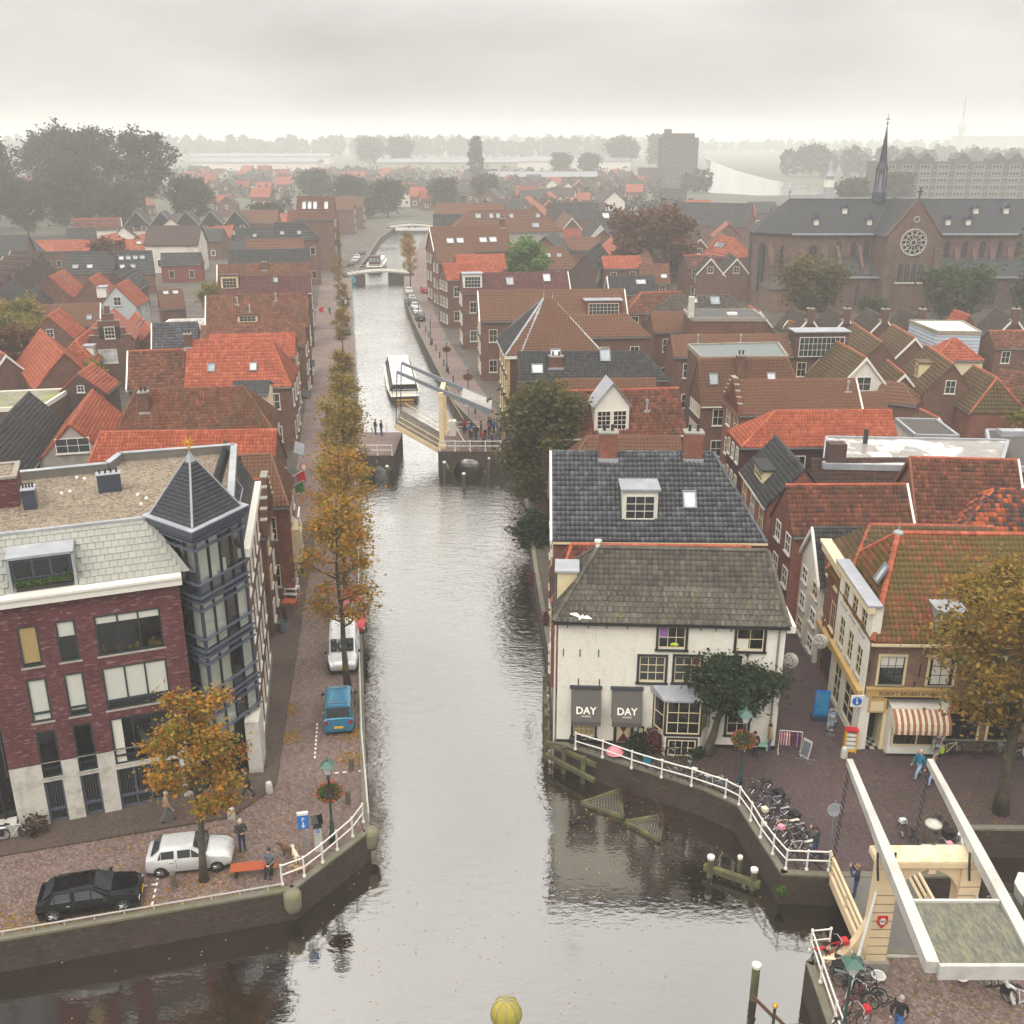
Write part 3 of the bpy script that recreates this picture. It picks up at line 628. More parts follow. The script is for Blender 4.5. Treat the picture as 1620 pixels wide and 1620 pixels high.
 if step:
  s=-1 if step=='L' else 1; x=x0 if step=='L' else x1; g=MB(); ns=5
  for i in range(ns):
   yy=f*(1-i/ns)+.15; za=ze+(zr-ze)*i/ns-.4; g.box(x-.18,x+.18,-yy,yy,za,ze+(zr-ze)*(i+1)/ns+.35)
  ob('stepped_gable',g.mesh('stepped_gable',wall),t)
  g=MB()
  for i in range(ns):
   yy=f*(1-i/ns)+.15; yn=f*(1-(i+1)/ns)+.15 if i<ns-1 else 0; zt=ze+(zr-ze)*(i+1)/ns+.35
   for q in (-1,1):g.box(x-.23,x+.23,min(q*yy,q*yn),max(q*yy,q*yn),zt,zt+.08)
  ob('gable_coping',g.mesh('gable_coping','stone'),t)
 return t
H('canal_house','low canal house with a bright orange pantile roof right behind the gravel roof',-25.6,78.4,3,13.7,7.0,6.8,10.0,'O','b',wr='3x2',hl=1)
H('canal_house','canal house with mossy brown roof patched with black slates at its street end',-28.9,90.1,8,9.4,6.4,7.6,10.7,'M','b',hl=1.5,hr=2.6,wr='3x2',F='',ch=[(-0.4,-0.45,0.8,0.8,1.6)],gut='w')
H('canal_house','canal house with weathered orange roof and white left verge beside brick chimney',-38.4,110.0,11,5.7,7.1,7.0,10.2,'T','b',vl='w')
H('canal_house','broad canal house with orange pantile roof and two small roof windows',-30.5,110.2,7,8.7,9.0,7.2,11.3,'O','b',hr=2.2,wr='3x2',ch=[(-0.49,-0.1,0.7,0.7,1.3)],sky=[(-0.2,0.3,0.8,1.1),(0.3,0.3,0.8,1.1)])
H('canal_house','narrow canal house with thin strip of orange roof and orange ridge behind two roof windows',-31.2,122.9,7,10.0,2.6,8.4,9.6,'O','r',wr='2x3')
H('canal_house','canal house with dull brown roof between orange strip and mottled roof',-33.1,131.3,6,13.0,2.3,8.2,9.2,'M','b',wr='2x3')
H('canal_house','canal house with large mottled red and grey roof and cream dormer window',-34.5,140.5,10,13.3,7.8,8.2,11.7,'M','b',wr='3x2',vl='w',dm=[(-0.1,0.12,2.6,1.0,'c')],pipes=[(-0.2,0.7),(-0.08,0.45),(0.18,0.8)])
H('canal_house','canal house with purple red pantile roof and pale box dormer at the back',-39.2,165.0,13,14.1,4.5,9.0,11.2,'P','p',wr='3x3',dm=[(-0.38,0.3,2.6,2.0,'c')],sky=[(0.12,0.55,0.7,1)],gut='w')
H('canal_house','canal house with faded brown tile roof, chimney and white roof terrace',-42.4,179.1,10,15.3,3.8,9.6,11.4,'M','b',wr='3x3',ch=[(0.0,-0.3,0.8,0.8,1.2)],vl='w')
H('canal_house','canal house with flat slate roof strip and white fascia boards',-47.7,205.9,9,15.1,2.8,9.8,11.1,'S','b',wr='2x3',gut='w')
H('canal_house','canal house with low brown red roof behind slate strip',-49.6,220.9,14,11.6,3.3,10.0,11.6,'R','b',wr='3x3')
H('canal_house','slate roofed canal house with two skylights and hipped end',-50.2,239.0,16,6.3,5.6,10.5,13.6,'S','b',hr=3,sky=[(-0.3,0.2,0.9,1),(0.3,0.2,0.9,1)],wr='3x3')
H('back_house','slate roofed back house beside red roofs west of the canal row',-63.3,260.2,11,9.2,4.1,8.5,10.6,'S','b',sky=[(0,0.2,0.9,1)],F='3x1')
H('canal_house','tall canal house with red hipped roof and small dormer with three panes',-52.1,270.2,14,9.5,5.2,11.5,14.2,'R','b',hr=3,dm=[(0.2,0.1,2.4,1.3,'w')],wr='3x3')
H('back_house','long back house with faded red roof behind the slate roofs',-74.5,309.8,0,12.9,6.1,8.5,11.6,'R','b',hl=0,F='4x1')
H('canal_building','tall canal building with dark red mansard and four roof windows',-49.2,267.8,0,9.2,3.1,14.5,17.7,'R','b',wr='4x4',sky=[(-0.3,0.4,1,2),(-0.15,0.4,1,2),(0.0,0.4,1,2),(0.3,0.4,1,2)])
H('canal_house','far canal house with red gable roof at the hazy end of the street',-58.0,367.8,0,7.2,4.0,9.0,11.4,'R','b',wr='3x3')
H('canal_house','far canal house with pale dormer on red roof near the last bridge',-57.4,388.4,0,6.9,3.3,9.0,11.1,'R','b',wr='3x3')
H('gable_house','house with large grey slate roof beside the flat gravel roof',-46.0,90.7,102,17.8,5.7,5.0,8.1,'S','b')
H('gable_house','grey plastered house with bright orange roof and triple white window in its gable',-40.8,94.6,103,13.5,5.1,5.2,7.9,'O','g',wl='1x1',gv=[('L',2.9,1.4,'w')])
H('barn','dark brick barn with rounded gable and orange roof beside the green flat roof',-48.4,114.8,96,5.7,5.1,5.0,7.2,'O','p',gv=[('L',0.8,0.8,'w')])
H('gable_house','house with steep orange roof at the picture edge beside the autumn tree',-64.5,127.2,-51,8.8,3.1,5.2,6.9,'T','b',vr='w')
H('gable_house','low house with orange hipped roof and white dormer facing the barn',-58.6,141.9,100,17.5,4.1,4.6,6.8,'O','b',dm=[(-0.45,0.15,1.4,1.4,'w')],hl=2)
H('gable_house','small house with orange roof and white chimney pots below the brown gable',-56.5,125.1,121,18.2,7.0,4.6,8.4,'O','b')
H('gable_house','brown brick gable house with long orange roof and one white window',-65.7,147.7,100,7.4,5.9,5.2,8.3,'O','b',gv=[('L',1.0,1.2,'w')])
H('back_house','wide back house with old red roof behind the brown gable',-69.1,160.5,12,9.4,5.4,4.6,7.4,'R','b',vr='w',sky=[(0.35,0.2,0.8,0.9)])
H('gable_house','gable house with orange roof and two slanted roof windows behind the stepped gable',-54.4,151.7,-63,16.0,2.4,5.2,6.5,'O','b',sky=[(-0.1,0.6,0.4,1.6),(0.1,0.6,0.4,1.6)])
H('gable_house','pale blue plastered gable house with orange roof',-64.0,170.7,96,8.5,5.7,6.2,9.4,'O','u',gv=[('L',1.2,1.4,'w')],wl='1x1')
H('gable_house','brick gable house with orange roof and big white dormer',-73.9,184.4,100,9.7,5.8,5.4,8.7,'O','b',dm=[(-0.4,0.1,2.2,1.6,'w')])
H('gable_house','brick house with orange roof and white strip skylight beside grey gables',-82.9,190.2,98,10.2,7.3,4.6,8.5,'O','b',sky=[(0,0.5,0.4,2)])
H('slate_house','house with black slate roof, white left verge and whitish flat roof behind',-44.1,134.4,10,5.6,5.0,6.0,9.0,'K','b',vl='w')
H('terrace_house','purple brick terrace house with pointed gable, nearest end of the sawtooth row',-95.1,188.0,-27,7.7,3.5,4.8,7.6,'D','p',grp='sawtooth row of narrow gables',vl='w',gv=[('L',0.6,1.2,'w')])
H('terrace_house','purple brick terrace house with pointed gable, second from the near end of the sawtooth row',-97.5,196.2,-27,8.2,3.8,4.8,7.7,'D','p',grp='sawtooth row of narrow gables',vl='w',gv=[('L',0.6,1.2,'w')])
H('terrace_house','purple brick terrace house with pointed gable, third from the near end of the sawtooth row',-99.9,205.0,-28,8.7,3.9,4.8,7.8,'D','p',grp='sawtooth row of narrow gables',vl='w',gv=[('L',0.6,1.2,'w')])
H('terrace_house','purple brick terrace house with pointed gable, fourth from the near end of the sawtooth row',-102.3,213.5,-29,9.1,4.0,4.8,7.9,'D','p',grp='sawtooth row of narrow gables',vl='w',gv=[('L',0.6,1.2,'w')])
H('terrace_house','purple brick terrace house with pointed gable, fifth from the near end of the sawtooth row',-104.4,221.9,-30,9.6,4.4,4.8,8.0,'D','p',grp='sawtooth row of narrow gables',vl='w',gv=[('L',0.6,1.2,'w')])
H('terrace_house','purple brick terrace house with pointed gable, farthest end of the sawtooth row',-106.7,230.7,-31,10.2,4.4,4.8,8.2,'D','p',grp='sawtooth row of narrow gables',vl='w',gv=[('L',0.6,1.2,'w')])
H('gable_house','brick house with dark slate gable and white window at the left edge',-89.6,184.0,105,16.0,4.7,4.6,7.1,'S','b',gv=[('R',1.0,1.0,'w')])
H('gable_house','brick house with second slate gable next to the sawtooth row',-84.4,184.4,104,12.5,4.1,4.6,6.8,'S','b',gv=[('R',1.0,1.0,'w')])
H('school_wing','long low wing with orange roof, lantern chimney and window band',-115.7,265.6,14,14.1,5.5,5.0,7.2,'O','b',F='6x1')
H('school_wing','long low wing with orange roof and one skylight behind slate barn',-100.7,266.9,13,15.1,5.2,5.0,7.2,'O','b',sky=[(0.4,0.5,1.2,1)],F='6x1')
H('slate_barn','long barn with slate roof and two small square windows in it',-91.5,228.7,7,10.0,7.5,4.5,8.3,'S','b',sky=[(-0.3,0.15,1.2,1),(0,0.15,1.2,1)],F='3x1')
H('slate_barn','slate roofed barn with grid of white skylights and brick gable end',-81.6,227.1,21,7.1,7.8,4.5,8.5,'S','b',sky=[(-0.4,0.6,1,1),(-0.2,0.6,1,1),(0.0,0.6,1,1),(0.2,0.6,1,1),(-0.4,0.2,1,1),(-0.1,0.2,1,1)],wr='3x1')
H('gambrel_shed','dark house with curved slate roof behind the pale blue gable',-75.4,202.0,96,12.1,6.1,4.4,7.8,'S','p',gv=[('L',1.4,0.8,'w')])
H('villa','white gabled villa with orange strip roof below the big trees',-124.4,318.1,22,13.3,4.6,6.0,8.7,'T','w',wr='2x2',vr='w')
H('villa','villa with dark slate roof in front of the white gable',-121.7,298.8,16,7.5,5.2,4.5,7.5,'S','b')
H('back_house','back house with red wall cladding and slate roof beside bushes',-77.1,244.8,9,9.0,2.9,5.0,6.3,'S','R',F='2x1')
H('back_house','small red roofed back house with two white rooflights beside the yellow tree',-60.7,184.2,23,4.1,5.3,3.6,6.4,'R','b',sky=[(-0.2,0.7,1,0.8),(0.2,0.7,1,0.8)])
H('white_cafe_neighbour','brick canal house with red roof strip and flat rooflight behind the white house',9.0,57.7,-2,10.7,1.9,7.6,8.6,'T','r',hl=1.2,hr=1.5,wl='3x2')
H('black_tile_house','large brick canal house with black glazed tile roof, dormer and two brick chimneys',8.2,66.4,-1,10.8,8.9,7.4,11.9,'K','r',hr=3.0,wl='3x3',ch=[(-0.16,0.0,1.2,1.0,1.5),(0.37,0.0,1.2,1.0,1.5)],dm=[(0.02,0.2,2.3,2.1,'w')],sky=[(0.33,0.33,0.9,1.3)],vl='w',gut='c')
H('canal_house','canal house with red strip roof between black tile house and white gabled dormer',9.9,80.3,0,7.5,2.1,8.0,9.0,'R','r',hl=2)
H('canal_house','canal house with red roof, white gabled dormer and black slates at its street end',8.4,87.7,7,12.5,6.4,8.0,11.1,'T','b',gd=[(-0.02,0.08,3.0,2.2)],pipes=[(0.25,0.5)],gut='w')
H('canal_house','canal house with strip of red roof and white roof hatch',9.2,99.1,3,9.7,1.8,8.6,9.5,'R','b',dm=[(-0.02,0.2,2.6,0.6,'w')])
H('canal_house','canal house with dark slate tile roof and two tall roof windows',7.1,106.1,1,12.9,4.7,8.6,10.8,'S','b',hr=2.5,sky=[(-0.2,0.6,1.1,1.6),(0.2,0.6,1.1,1.6),(-0.35,0.15,1.2,1.2)],ch=[(-0.2,-0.5,1.4,0.8,1.0)])
H('canal_house','canal house with red hipped roof behind pyramid roof and slate extension',10.1,129.5,6,8.9,4.8,8.6,10.8,'R','b',hr=2.5)
H('canal_house','long canal house with old red roof and wide red box dormer',5.5,144.4,5,20.2,6.9,8.4,11.8,'R','b',wl='3x3',vr='w',dm=[(0.34,0.1,5.0,2.0,'R')],vl='w')
H('canal_house','canal house with red roof cut by a roof terrace and two skylights',0.3,166.2,8,17.1,5.4,9.0,11.5,'P','b',wl='3x3',sky=[(0.3,0.45,1.2,1.6),(-0.05,0.3,1.2,1.6)],dm=[(-0.4,0.2,3,2.2,'w')],vr='w')
H('canal_house','canal house with orange red ridge between terrace roof and tall red roof',-7.2,185.6,21,10.7,2.8,9.5,10.9,'O','b',wl='3x3')
H('canal_house','canal house with pale orange roof front below the wide red roof',-6.0,194.6,14,9.2,3.2,9.8,11.3,'O','b',wl='2x3')
H('canal_house','wide tall canal house with red roof, white ridge and four roof windows',-8.8,213.3,17,15.8,8.0,10.5,14.9,'R','b',wl='3x3',vl='w',sky=[(-0.28,0.3,1.5,1.3),(-0.15,0.3,1.5,1.3),(0.15,0.3,1.6,1.3),(0.28,0.3,1.6,1.3)],ch=[(0.45,0,1,1,1.4)])
H('canal_house','canal house with red roof front stepped below the wide red roof',-11.4,207.1,18,7.7,3.5,9.6,11.3,'R','b',wl='2x3')
H('mansard_building','hipped red roof building with grey wall and scattered roof windows',-2.0,269.2,8,16.9,7.7,9.5,14.4,'R','g',hl=6,hr=6,sky=[(-0.4,0.6,1.4,1.4),(-0.2,0.6,1,1.4),(-0.1,0.6,1,1.4),(0.1,0.6,1,1.2),(0.5,0.6,1,1.2),(0.45,0.15,1.8,1.3)],wr='4x2')
H('canal_house','canal house with long dull red roof in front of the bend',-12.5,318.4,-8,20.7,4.5,10.5,13.0,'R','b',wl='3x3')
H('canal_house','far canal house with dark slate roof below the long dull red roof',-17.6,287.2,0,7.2,4.3,9.5,12.0,'S','b',wl='3x3')
H('hip_house','house with broad red hipped roof and three roof windows in the middle blocks',8.0,225.9,0,5.2,7.2,5.5,9.6,'R','b',hl=4.5,hr=4.5,sky=[(-0.5,0.5,1,1),(-0.05,0.5,1,1),(0.4,0.5,1,1)])
H('slate_house','tall dark slate gable house in the middle blocks beside chimneys',16.7,218.7,79,25.8,4.1,7.5,10.0,'S','p')
H('shed_house','house with bright red flat-pitched roof behind green slate roof',22.1,213.3,8,7.9,5.0,7.0,9.0,'O','b')
H('slate_house','house with dark grey tile roof and single skylight beside white gables',20.8,182.6,6,8.1,4.3,6.5,8.9,'S','b',sky=[(0.2,0.5,1.8,1)],vl='w')
H('hip_house','hip roofed house with large white dormer in the middle blocks',30.1,226.8,67,8.7,4.6,7.0,9.5,'R','b',hl=3,hr=3,dm=[(0.1,0.1,4,2,'w')])
H('gable_house','red roofed house with small patio between long red roof and grey hipped roof',23.3,161.6,6,6.3,5.0,6.5,9.1,'T','b',hl=3)
H('hip_house','large house with weathered grey slate hipped roof and white skylight',25.6,141.5,4,8.1,6.8,7.6,11.5,'G','b',hl=3,hr=4,sky=[(0.25,0.7,1.3,1.3),(-0.1,0.75,0.8,0.8)])
H('town_house','town house with flat red roof and ornate white gable top',23.8,138.4,6,10.4,3.0,8.5,9.8,'R','b')
H('town_house','long town house with brown roof, vents and big loggia window',29.5,123.7,3,20.7,2.9,8.2,9.4,'R','b',pipes=[(-0.35,0.6),(-0.1,0.6),(0.2,0.6)],dm=[(0.35,-0.15,6.5,3.0,'p')])
H('town_house','town house with red tiled skirt roof below grey metal roof and two skylights',23.6,103.8,4,9.2,2.4,8.6,10.6,'R','b',hr=1.6,sky=[(-0.35,0.4,0.9,1.2),(0.3,0.4,0.9,1.2)],ch=[(-0.05,-0.4,0.8,0.8,2.2)],gut='w',wl='6x3')
H('town_house','town house with red tile roof ending in a stepped gable over the alley',26.1,93.0,4,11.3,4.4,8.6,10.8,'R','r',step='L',pipes=[(0.42,0.6)],wl='2x3',vr='w')
H('annex_house','small annex with brown roof beside the white boarded gable',37.3,104.5,5,2.9,2.5,5.6,6.9,'R','b')
H('corner_house','maroon alley house with bright orange hipped roof',27.6,85.6,2,10.0,3.8,8.0,9.8,'O','m',hl=3.4,wl='3x3')
H('brick_house','brick alley house with two stepped brown roof slopes below the flat white roof',22.6,65.7,1,8.0,4.2,7.6,9.8,'T','r',wl='2x3',vr='w',gut='')
H('brick_house','brick house with dark red roof slope under the flat white roof',26.5,74.8,1,7.2,3.0,7.2,8.8,'D','r')
H('brick_house','brick house with orange roof behind tall brick side gable and antennas',32.0,69.4,-5,7.1,7.1,6.8,10.5,'T','r',vl='b',vr='w')
H('patchwork_house','house with patchwork orange and black tile hipped roof at the picture edge',36.4,66.7,-1,6.4,5.0,6.6,9.1,'X','r',hl=3.5)
H('slate_house','white gabled alley house with dark slate roof',21.8,61.2,0,4.8,2.4,7.0,8.4,'S','w',wl='2x3',vl='w')
H('gable_house','white boarded gable house with mossy roof and orange ridge',38.9,116.6,-88,9.6,6.5,5.2,9.0,'Y','w',vl='w',vr='w',gv=[('R',1.7,1.6,'w')])
H('gable_house','gable house with mossy roof, white verge and white rooftop box',47.8,138.5,-93,15.8,3.9,5.0,7.2,'Y','b',vl='w')
H('gable_house','gable house with mossy roof and metal sheet patch beside striped scaffold',52.5,137.2,-93,9.9,3.9,5.2,7.4,'Y','b',vr='w')
H('gable_house','low gable house with mossy roof and shaped brick gable',44.9,118.2,-95,7.7,3.6,4.6,6.6,'Y','b',vr='w')
H('gable_house','brick front gable house with mossy roof, cream dormer and courtyard door',48.8,115.9,-96,10.8,5.6,5.2,8.6,'Y','b',gv=[('R',1.1,1.5,'w')],dm=[(0.0,0.2,1.8,1.8,'c')])
H('gable_house','gable house with mossy slope and orange hip beside the yellow tree',52.1,111.2,-92,6.4,5.8,4.4,7.6,'Y','r',hr=2)
H('gable_house','house with orange pyramid roof and one roof window by the striped scaffold',56.3,130.0,0,0.3,4.3,5.6,7.8,'O','c',hl=3,hr=3)
H('villa','brick villa with white cornice and arched white windows',66.7,136.3,0,6.3,4.5,6.0,7.6,'T','b',F='2x2')
H('gambrel_house','brick house with orange gambrel roof and round white window',63.4,145.1,-88,4.9,4.1,5.5,8.6,'O','b',gv=[('R',0.9,0.9,'w')])
H('gable_house','small gable house with mossy roof and white verge by the grey hipped roof',37.0,157.5,-84,5.5,3.2,5.4,7.2,'Y','b',vr='w',gv=[('R',1.0,1.6,'w')])
H('gable_house','cream gabled cottage with yellow topped chimney',40.9,148.5,-63,2.4,1.3,6.0,6.7,'Y','c',vr='w',vl='w')
H('gable_house','cottage with mossy roof behind the yellow topped chimney',41.6,144.7,-88,8.1,2.4,5.2,6.5,'Y','b')
H('terrace_house','brick terrace house with grey brown roof, first from the left below the church',41.9,149.5,-87,8.5,4.9,5.0,8.0,'D2','b',grp='grey roofed terrace below the church',vr='w',ch=[(0.48,0,0.9,0.9,1.2)])
H('terrace_house','brick terrace house with grey brown roof, second from the left below the church',47.2,149.5,-89,8.5,4.8,5.0,8.0,'D2','b',grp='grey roofed terrace below the church',vr='w',ch=[(0.48,0,0.9,0.9,1.2)])
H('terrace_house','brick terrace house with grey brown roof, third from the left below the church',52.8,149.7,-91,8.5,4.9,5.0,7.9,'D2','b',grp='grey roofed terrace below the church',vr='w',ch=[(0.48,0,0.9,0.9,1.2)])
H('terrace_house','brick terrace house with grey brown roof, fourth from the left below the church',58.1,149.7,-92,8.5,4.8,5.0,7.9,'D2','b',grp='grey roofed terrace below the church',vr='w',ch=[(0.48,0,0.9,0.9,1.2)])
H('terrace_house','brick terrace house with grey brown roof, right of the orange gambrel roof below the church',71.8,149.9,-97,8.6,4.7,5.0,7.9,'D2','b',grp='grey roofed terrace below the church',vr='w',ch=[(0.48,0,0.9,0.9,1.2)])
H('gable_house','small cottage with mossy roof and white verge beside the flat white roof',43.2,103.0,-82,3.6,3.1,3.2,5.0,'Y','c',vr='w')
H('brick_house','house with mixed slate and red roof at the picture edge above the yellow tree',57.9,112.7,-47,6.6,3.0,5.6,7.0,'M','R2')
H('terrace_house','brick house with red roof seen between mossy gables by the alley',42.2,111.6,-33,2.3,3.4,4.6,6.3,'R','b',hr=2)
H('gable_house','red gable house with cream verge in the hazy blocks',16.5,316.3,-86,23.3,7.8,5.5,9.9,'R','b',vr='w',gv=[('R',1.2,1.3,'w')])
H('gable_house','white verge gable house beside red gables in the hazy blocks',23.1,292.1,-87,19.7,7.1,5.5,9.6,'S','w',vr='w',gv=[('R',1.2,1.3,'w')])
H('gable_house','brick gable house with mossy roof and white windows right of the copper tree',44.9,258.1,-91,15.1,6.3,5.5,9.0,'D','b',vr='w',gv=[('R',1.2,1.3,'w')])
H('gable_house','red gable house with white verge beyond the copper tree',52.0,261.1,-93,15.5,6.3,5.5,9.1,'R','b',vr='w',gv=[('R',1.2,1.3,'w')])
H('gable_house','brick twin gable house with grey roof left of the church',40.6,219.2,-90,10.8,5.4,5.5,8.5,'D2','b',vr='w',gv=[('R',1.2,1.3,'w')])
H('gable_house','brick gable house with grey roof right beside the church apse',46.1,219.2,-92,10.8,5.3,5.5,8.5,'D2','b',vr='w',gv=[('R',1.2,1.3,'w')])
H('hip_house','house with orange hipped roof and three white skylights left of the church',49.8,245.5,-64,5.3,7.1,6.0,9.9,'O','b',hr=4,hl=1,sky=[(-0.2,0.4,0.7,1.4),(0.0,0.4,0.7,1.4),(0.2,0.4,0.7,1.4)])
H('back_house','house with red roof behind twin brick gables',39.0,219.3,11,6.4,3.8,7.0,8.6,'T','b')
H('back_house','brown roofed house with one skylight below the hip roofed house',27.1,199.5,0,5.5,6.0,6.0,9.0,'M','b',sky=[(0.3,0.2,1.2,1)])
H('back_house','red roofed house behind dark slate gable in the middle blocks',17.3,253.8,-12,8.0,5.3,6.5,9.0,'R','b')
H('slate_row','long dark slate roofed terrace with row of white window frames',36.9,318.3,7,23.1,7.1,7.0,10.8,'S','b',sky=[(-0.4,0.5,2,2),(-0.1,0.5,2,2),(0.0,0.5,2,2),(0.3,0.5,2,2)],F='12x1')
H('slate_row','dark slate roofed terrace with many white chimney pots',19.2,334.8,12,15.8,8.0,8.0,12.2,'S','b')
H('slate_row','dark slate roofed terrace left of the church apse with rows of chimney pots',61.5,325.4,-24,23.3,13.5,7.0,12.7,'S','b')
def wall_holes(mb,w0,w1,z0,z1,holes,y=0.,rev=.14,mi=0,flip=False):
 """wall in the local x-z plane at y with rectangular openings and reveals"""
 us=sorted({w0,w1}|{h[0] for h in holes}|{h[1] for h in holes}); zs=sorted({z0,z1}|{h[2] for h in holes}|{h[3] for h in holes})
 for a,b in zip(us[:-1],us[1:]):
  for c,d in zip(zs[:-1],zs[1:]):
   mx_,mz=(a+b)/2,(c+d)/2
   if any(h[0]<mx_<h[1] and h[2]<mz<h[3] for h in holes):continue
   mb.poly([(a,y,c),(b,y,c),(b,y,d),(a,y,d)],mi)
 for a,b,c,d in holes:
  mb.poly([(a,y,c),(a,y+rev,c),(a,y+rev,d),(a,y,d)][::-1],mi); mb.poly([(b,y,c),(b,y+rev,c),(b,y+rev,d),(b,y,d)],mi)
  mb.poly([(a,y,d),(b,y,d),(b,y+rev,d),(a,y+rev,d)][::-1],mi); mb.poly([(a,y,c),(b,y,c),(b,y+rev,c),(a,y+rev,c)],mi)
  # ------------------------------------------------------------------ corner apartment building with glass tower
def corner_building():
 t=thing('apartment_building','purple brick corner apartment building with gravel roof and blue grey glass corner tower','building',(-24.35,41.59,0),R(20.47))
 X1=9.0
 rows=[(8.75,10.85),(5.8,8.1),(2.7,5.3)]
 colx=[(1.72,2.6),(3.35,4.22),(5.03,8.0)]
 upper=[(a,b,c,d) for c,d in rows for a,b in colx]; low=[(1.68,2.55,.0,2.5),(3.32,4.2,.0,2.5),(5.0,8.0,.0,2.45)]
 wm=MB(); wall_holes(wm,.3,X1,3.55,12.0,[(a,b,max(c,3.55),d) for a,b,c,d in upper],0,.16)
 wm.poly([(.3,0,3.55),(.3,0,12),(.3,12,12),(.3,12,3.55)]); wm.poly([(.3,12.5,-.1),(.3,12.5,14),(13.6,13.2,14),(13.6,13.2,-.1)])
 ob('wall',wm.mesh('wall','apt'),t)
 sm=MB(); wall_holes(sm,.3,X1,-.3,3.55,low+[(a,b,2.7,3.55) for a,b in colx],-.04,.3); sm.poly([(.3,-.04,-.3),(.3,-.04,3.55),(.3,12,3.55),(.3,12,-.3)])
 ob('stone_base',sm.mesh('stone_base','stonewhite'),t)
 cov=[[('curtain_gold',0,1,.05,1),('blind',0,1,.62,1),None],[('blind',0,1,.0,1),('blind',0,1,.1,1),('blind',0,1,.2,1)],[None,None,('curtain',0,.16,0,1)]]
 for j,(c,d) in enumerate(rows):
  for i,(a,b) in enumerate(colx):
   w=round(b-a,2); o=window(t,place((a+b)/2,.12,c),w,round(d-c,2),'greenframe','glass',3 if i==2 else 1,1,'concrete',.09,cov[j][i],.09,mw=.08)
   if j:  # lower opening bar
    ob('transom',cached(('tr',w),lambda:MB().box(-w/2,w/2,-.1,.0,.42,.52).mesh('transom','greenframe')),o)
   if j==0 and i==2:
    ob('curtain',MB().box(-1.4,1.4,-.03,-.02,1.65,1.98).mesh('curtain','blind'),o)
    its=MB()
    for q in range(14):x=random.uniform(-1.3,1.3); its.box(x,x+random.uniform(.08,.25),-.028,-.018,.12,.12+random.uniform(.1,.5),0,random.random())
    ob('windowsill_items',its.mesh('windowsill_items','leaf_mixed',rnd=True),o)
 for a,b,c,d in low:
  o=window(t,place((a+b)/2,.2,.12),round(b-a,2),d-.14,'steelblue','glass',1 if b-a<1 else 4,1,None,.1,None,.1,mw=.1)
  ob('transom',MB().box(-(b-a)/2,(b-a)/2,-.12,0,.62,.74).mesh('transom','steelblue'),o)
  for q in range(int((b-a)*7)):pass
  fold=MB()
  for q in range(int((b-a)*8)):x=-(b-a)/2+.1+q*.125; fold.box(x,x+.06,-.022,-.017,.1,d-.3)
  ob('curtain',fold.mesh('curtain','cloth_darkgrey'),o)
 ob('cornice',MB().box(.1,X1+.15,-.28,.4,11.95,12.3).box(.1,X1+.15,-.36,.4,12.3,12.42).mesh('cornice','white'),t)
 # mansard of separate grey shingles
 ms=MB(); s0,s1=Vector((0,.25,12.4)),Vector((0,2.55,14.55)); Sd=(s1-s0); Ls=Sd.length; Sd.normalize(); n=Vector((1,0,0)).cross(Sd)
 ms.poly([(.1,.25,12.4),(X1+.6,.25,12.4),(8.0,2.55,14.55),(.1,2.55,14.55)]); mo=ob('mansard',ms.mesh('mansard','shingle_grey'),t)
 tw,nr=.35,9; th=Ls/nr
 sh=[MB().add([(0,0,0),(tw-.02,0,0),(tw-.02,th+.06,-.03),(0,th+.06,-.03),(0,0,.035),(tw-.02,0,.035),(tw-.02,th+.06,.0),(0,th+.06,.0)],[(4,5,6,7),(0,1,5,4),(1,2,6,5),(3,0,4,7)],0,r).mesh('shingle','shingle_grey',rnd=True) for r in (.1,.35,.6,.9)]
 F=Matrix(((1,0,0,0),(0,Sd.y,n.y,0),(0,Sd.z,n.z,0),(0,0,0,1)))
 for j in range(nr):
  for i in range(27):
   x=.1+i*tw+(tw/2 if j%2 else 0); s=j*th
   if x+tw>X1+.6-(X1+.6-8.0)*(s+th)/Ls:continue
   if x+tw>1.75 and x<4.6 and s<Ls*.66:continue
   ob('shingle',random.choice(sh),mo,M=Matrix.Translation(Vector((x,.25,12.4))+Sd*s+n*.035)@F)
   # dormer recess with planter
 d=MB(); d.box(1.8,4.55,.62,1.9,12.42,14.02,0); do=ob('dormer',d.mesh('dormer','bluegrey'),t)
 fr=MB()
 for b_ in ((1.75,1.87,.28,1.7,12.42,14.1),(4.48,4.6,.28,1.7,12.42,14.1),(1.75,4.6,.28,1.9,14.02,14.14)):fr.box(*b_)
 ob('dormer_trim',fr.mesh('dormer_trim','lead'),do); window(do,place(3.17,.6,12.95),2.5,.95,'bluegrey','glass',3,1,None,.09,None,.08,mw=.1)
 pl=ob('planter',MB().box(2.0,4.4,.3,.55,12.44,12.62).mesh('planter','iron'),do)
 lf=MB()
 for q in range(420):
  x=random.uniform(2.0,4.4); hh=(.5 if x>4 else .28)*random.random(); lf.poly([(x+random.uniform(-.1,.1),.42+random.uniform(-.15,.12),12.6+hh+random.uniform(0,.1)) for _ in range(3)],0,random.random())
 ob('foliage',lf.mesh('foliage','leaf_fresh',rnd=True,uv=False),do,kind='stuff')
 # flat gravel roof
 rp=[(.1,2.55),(8.0,2.55),(12.0,3.0),(13.2,12.5),(6.9,13.0),(6.2,11.2),(-2,11.2),(-2,2.55)]
 m,nt,b,N,L=nodes('gravel'); g=N('ShaderNodeNewGeometry'); vo=N('ShaderNodeTexVoronoi'); vo.inputs['Scale'].default_value=9; L(g.outputs['Position'],vo.inputs['Vector'])
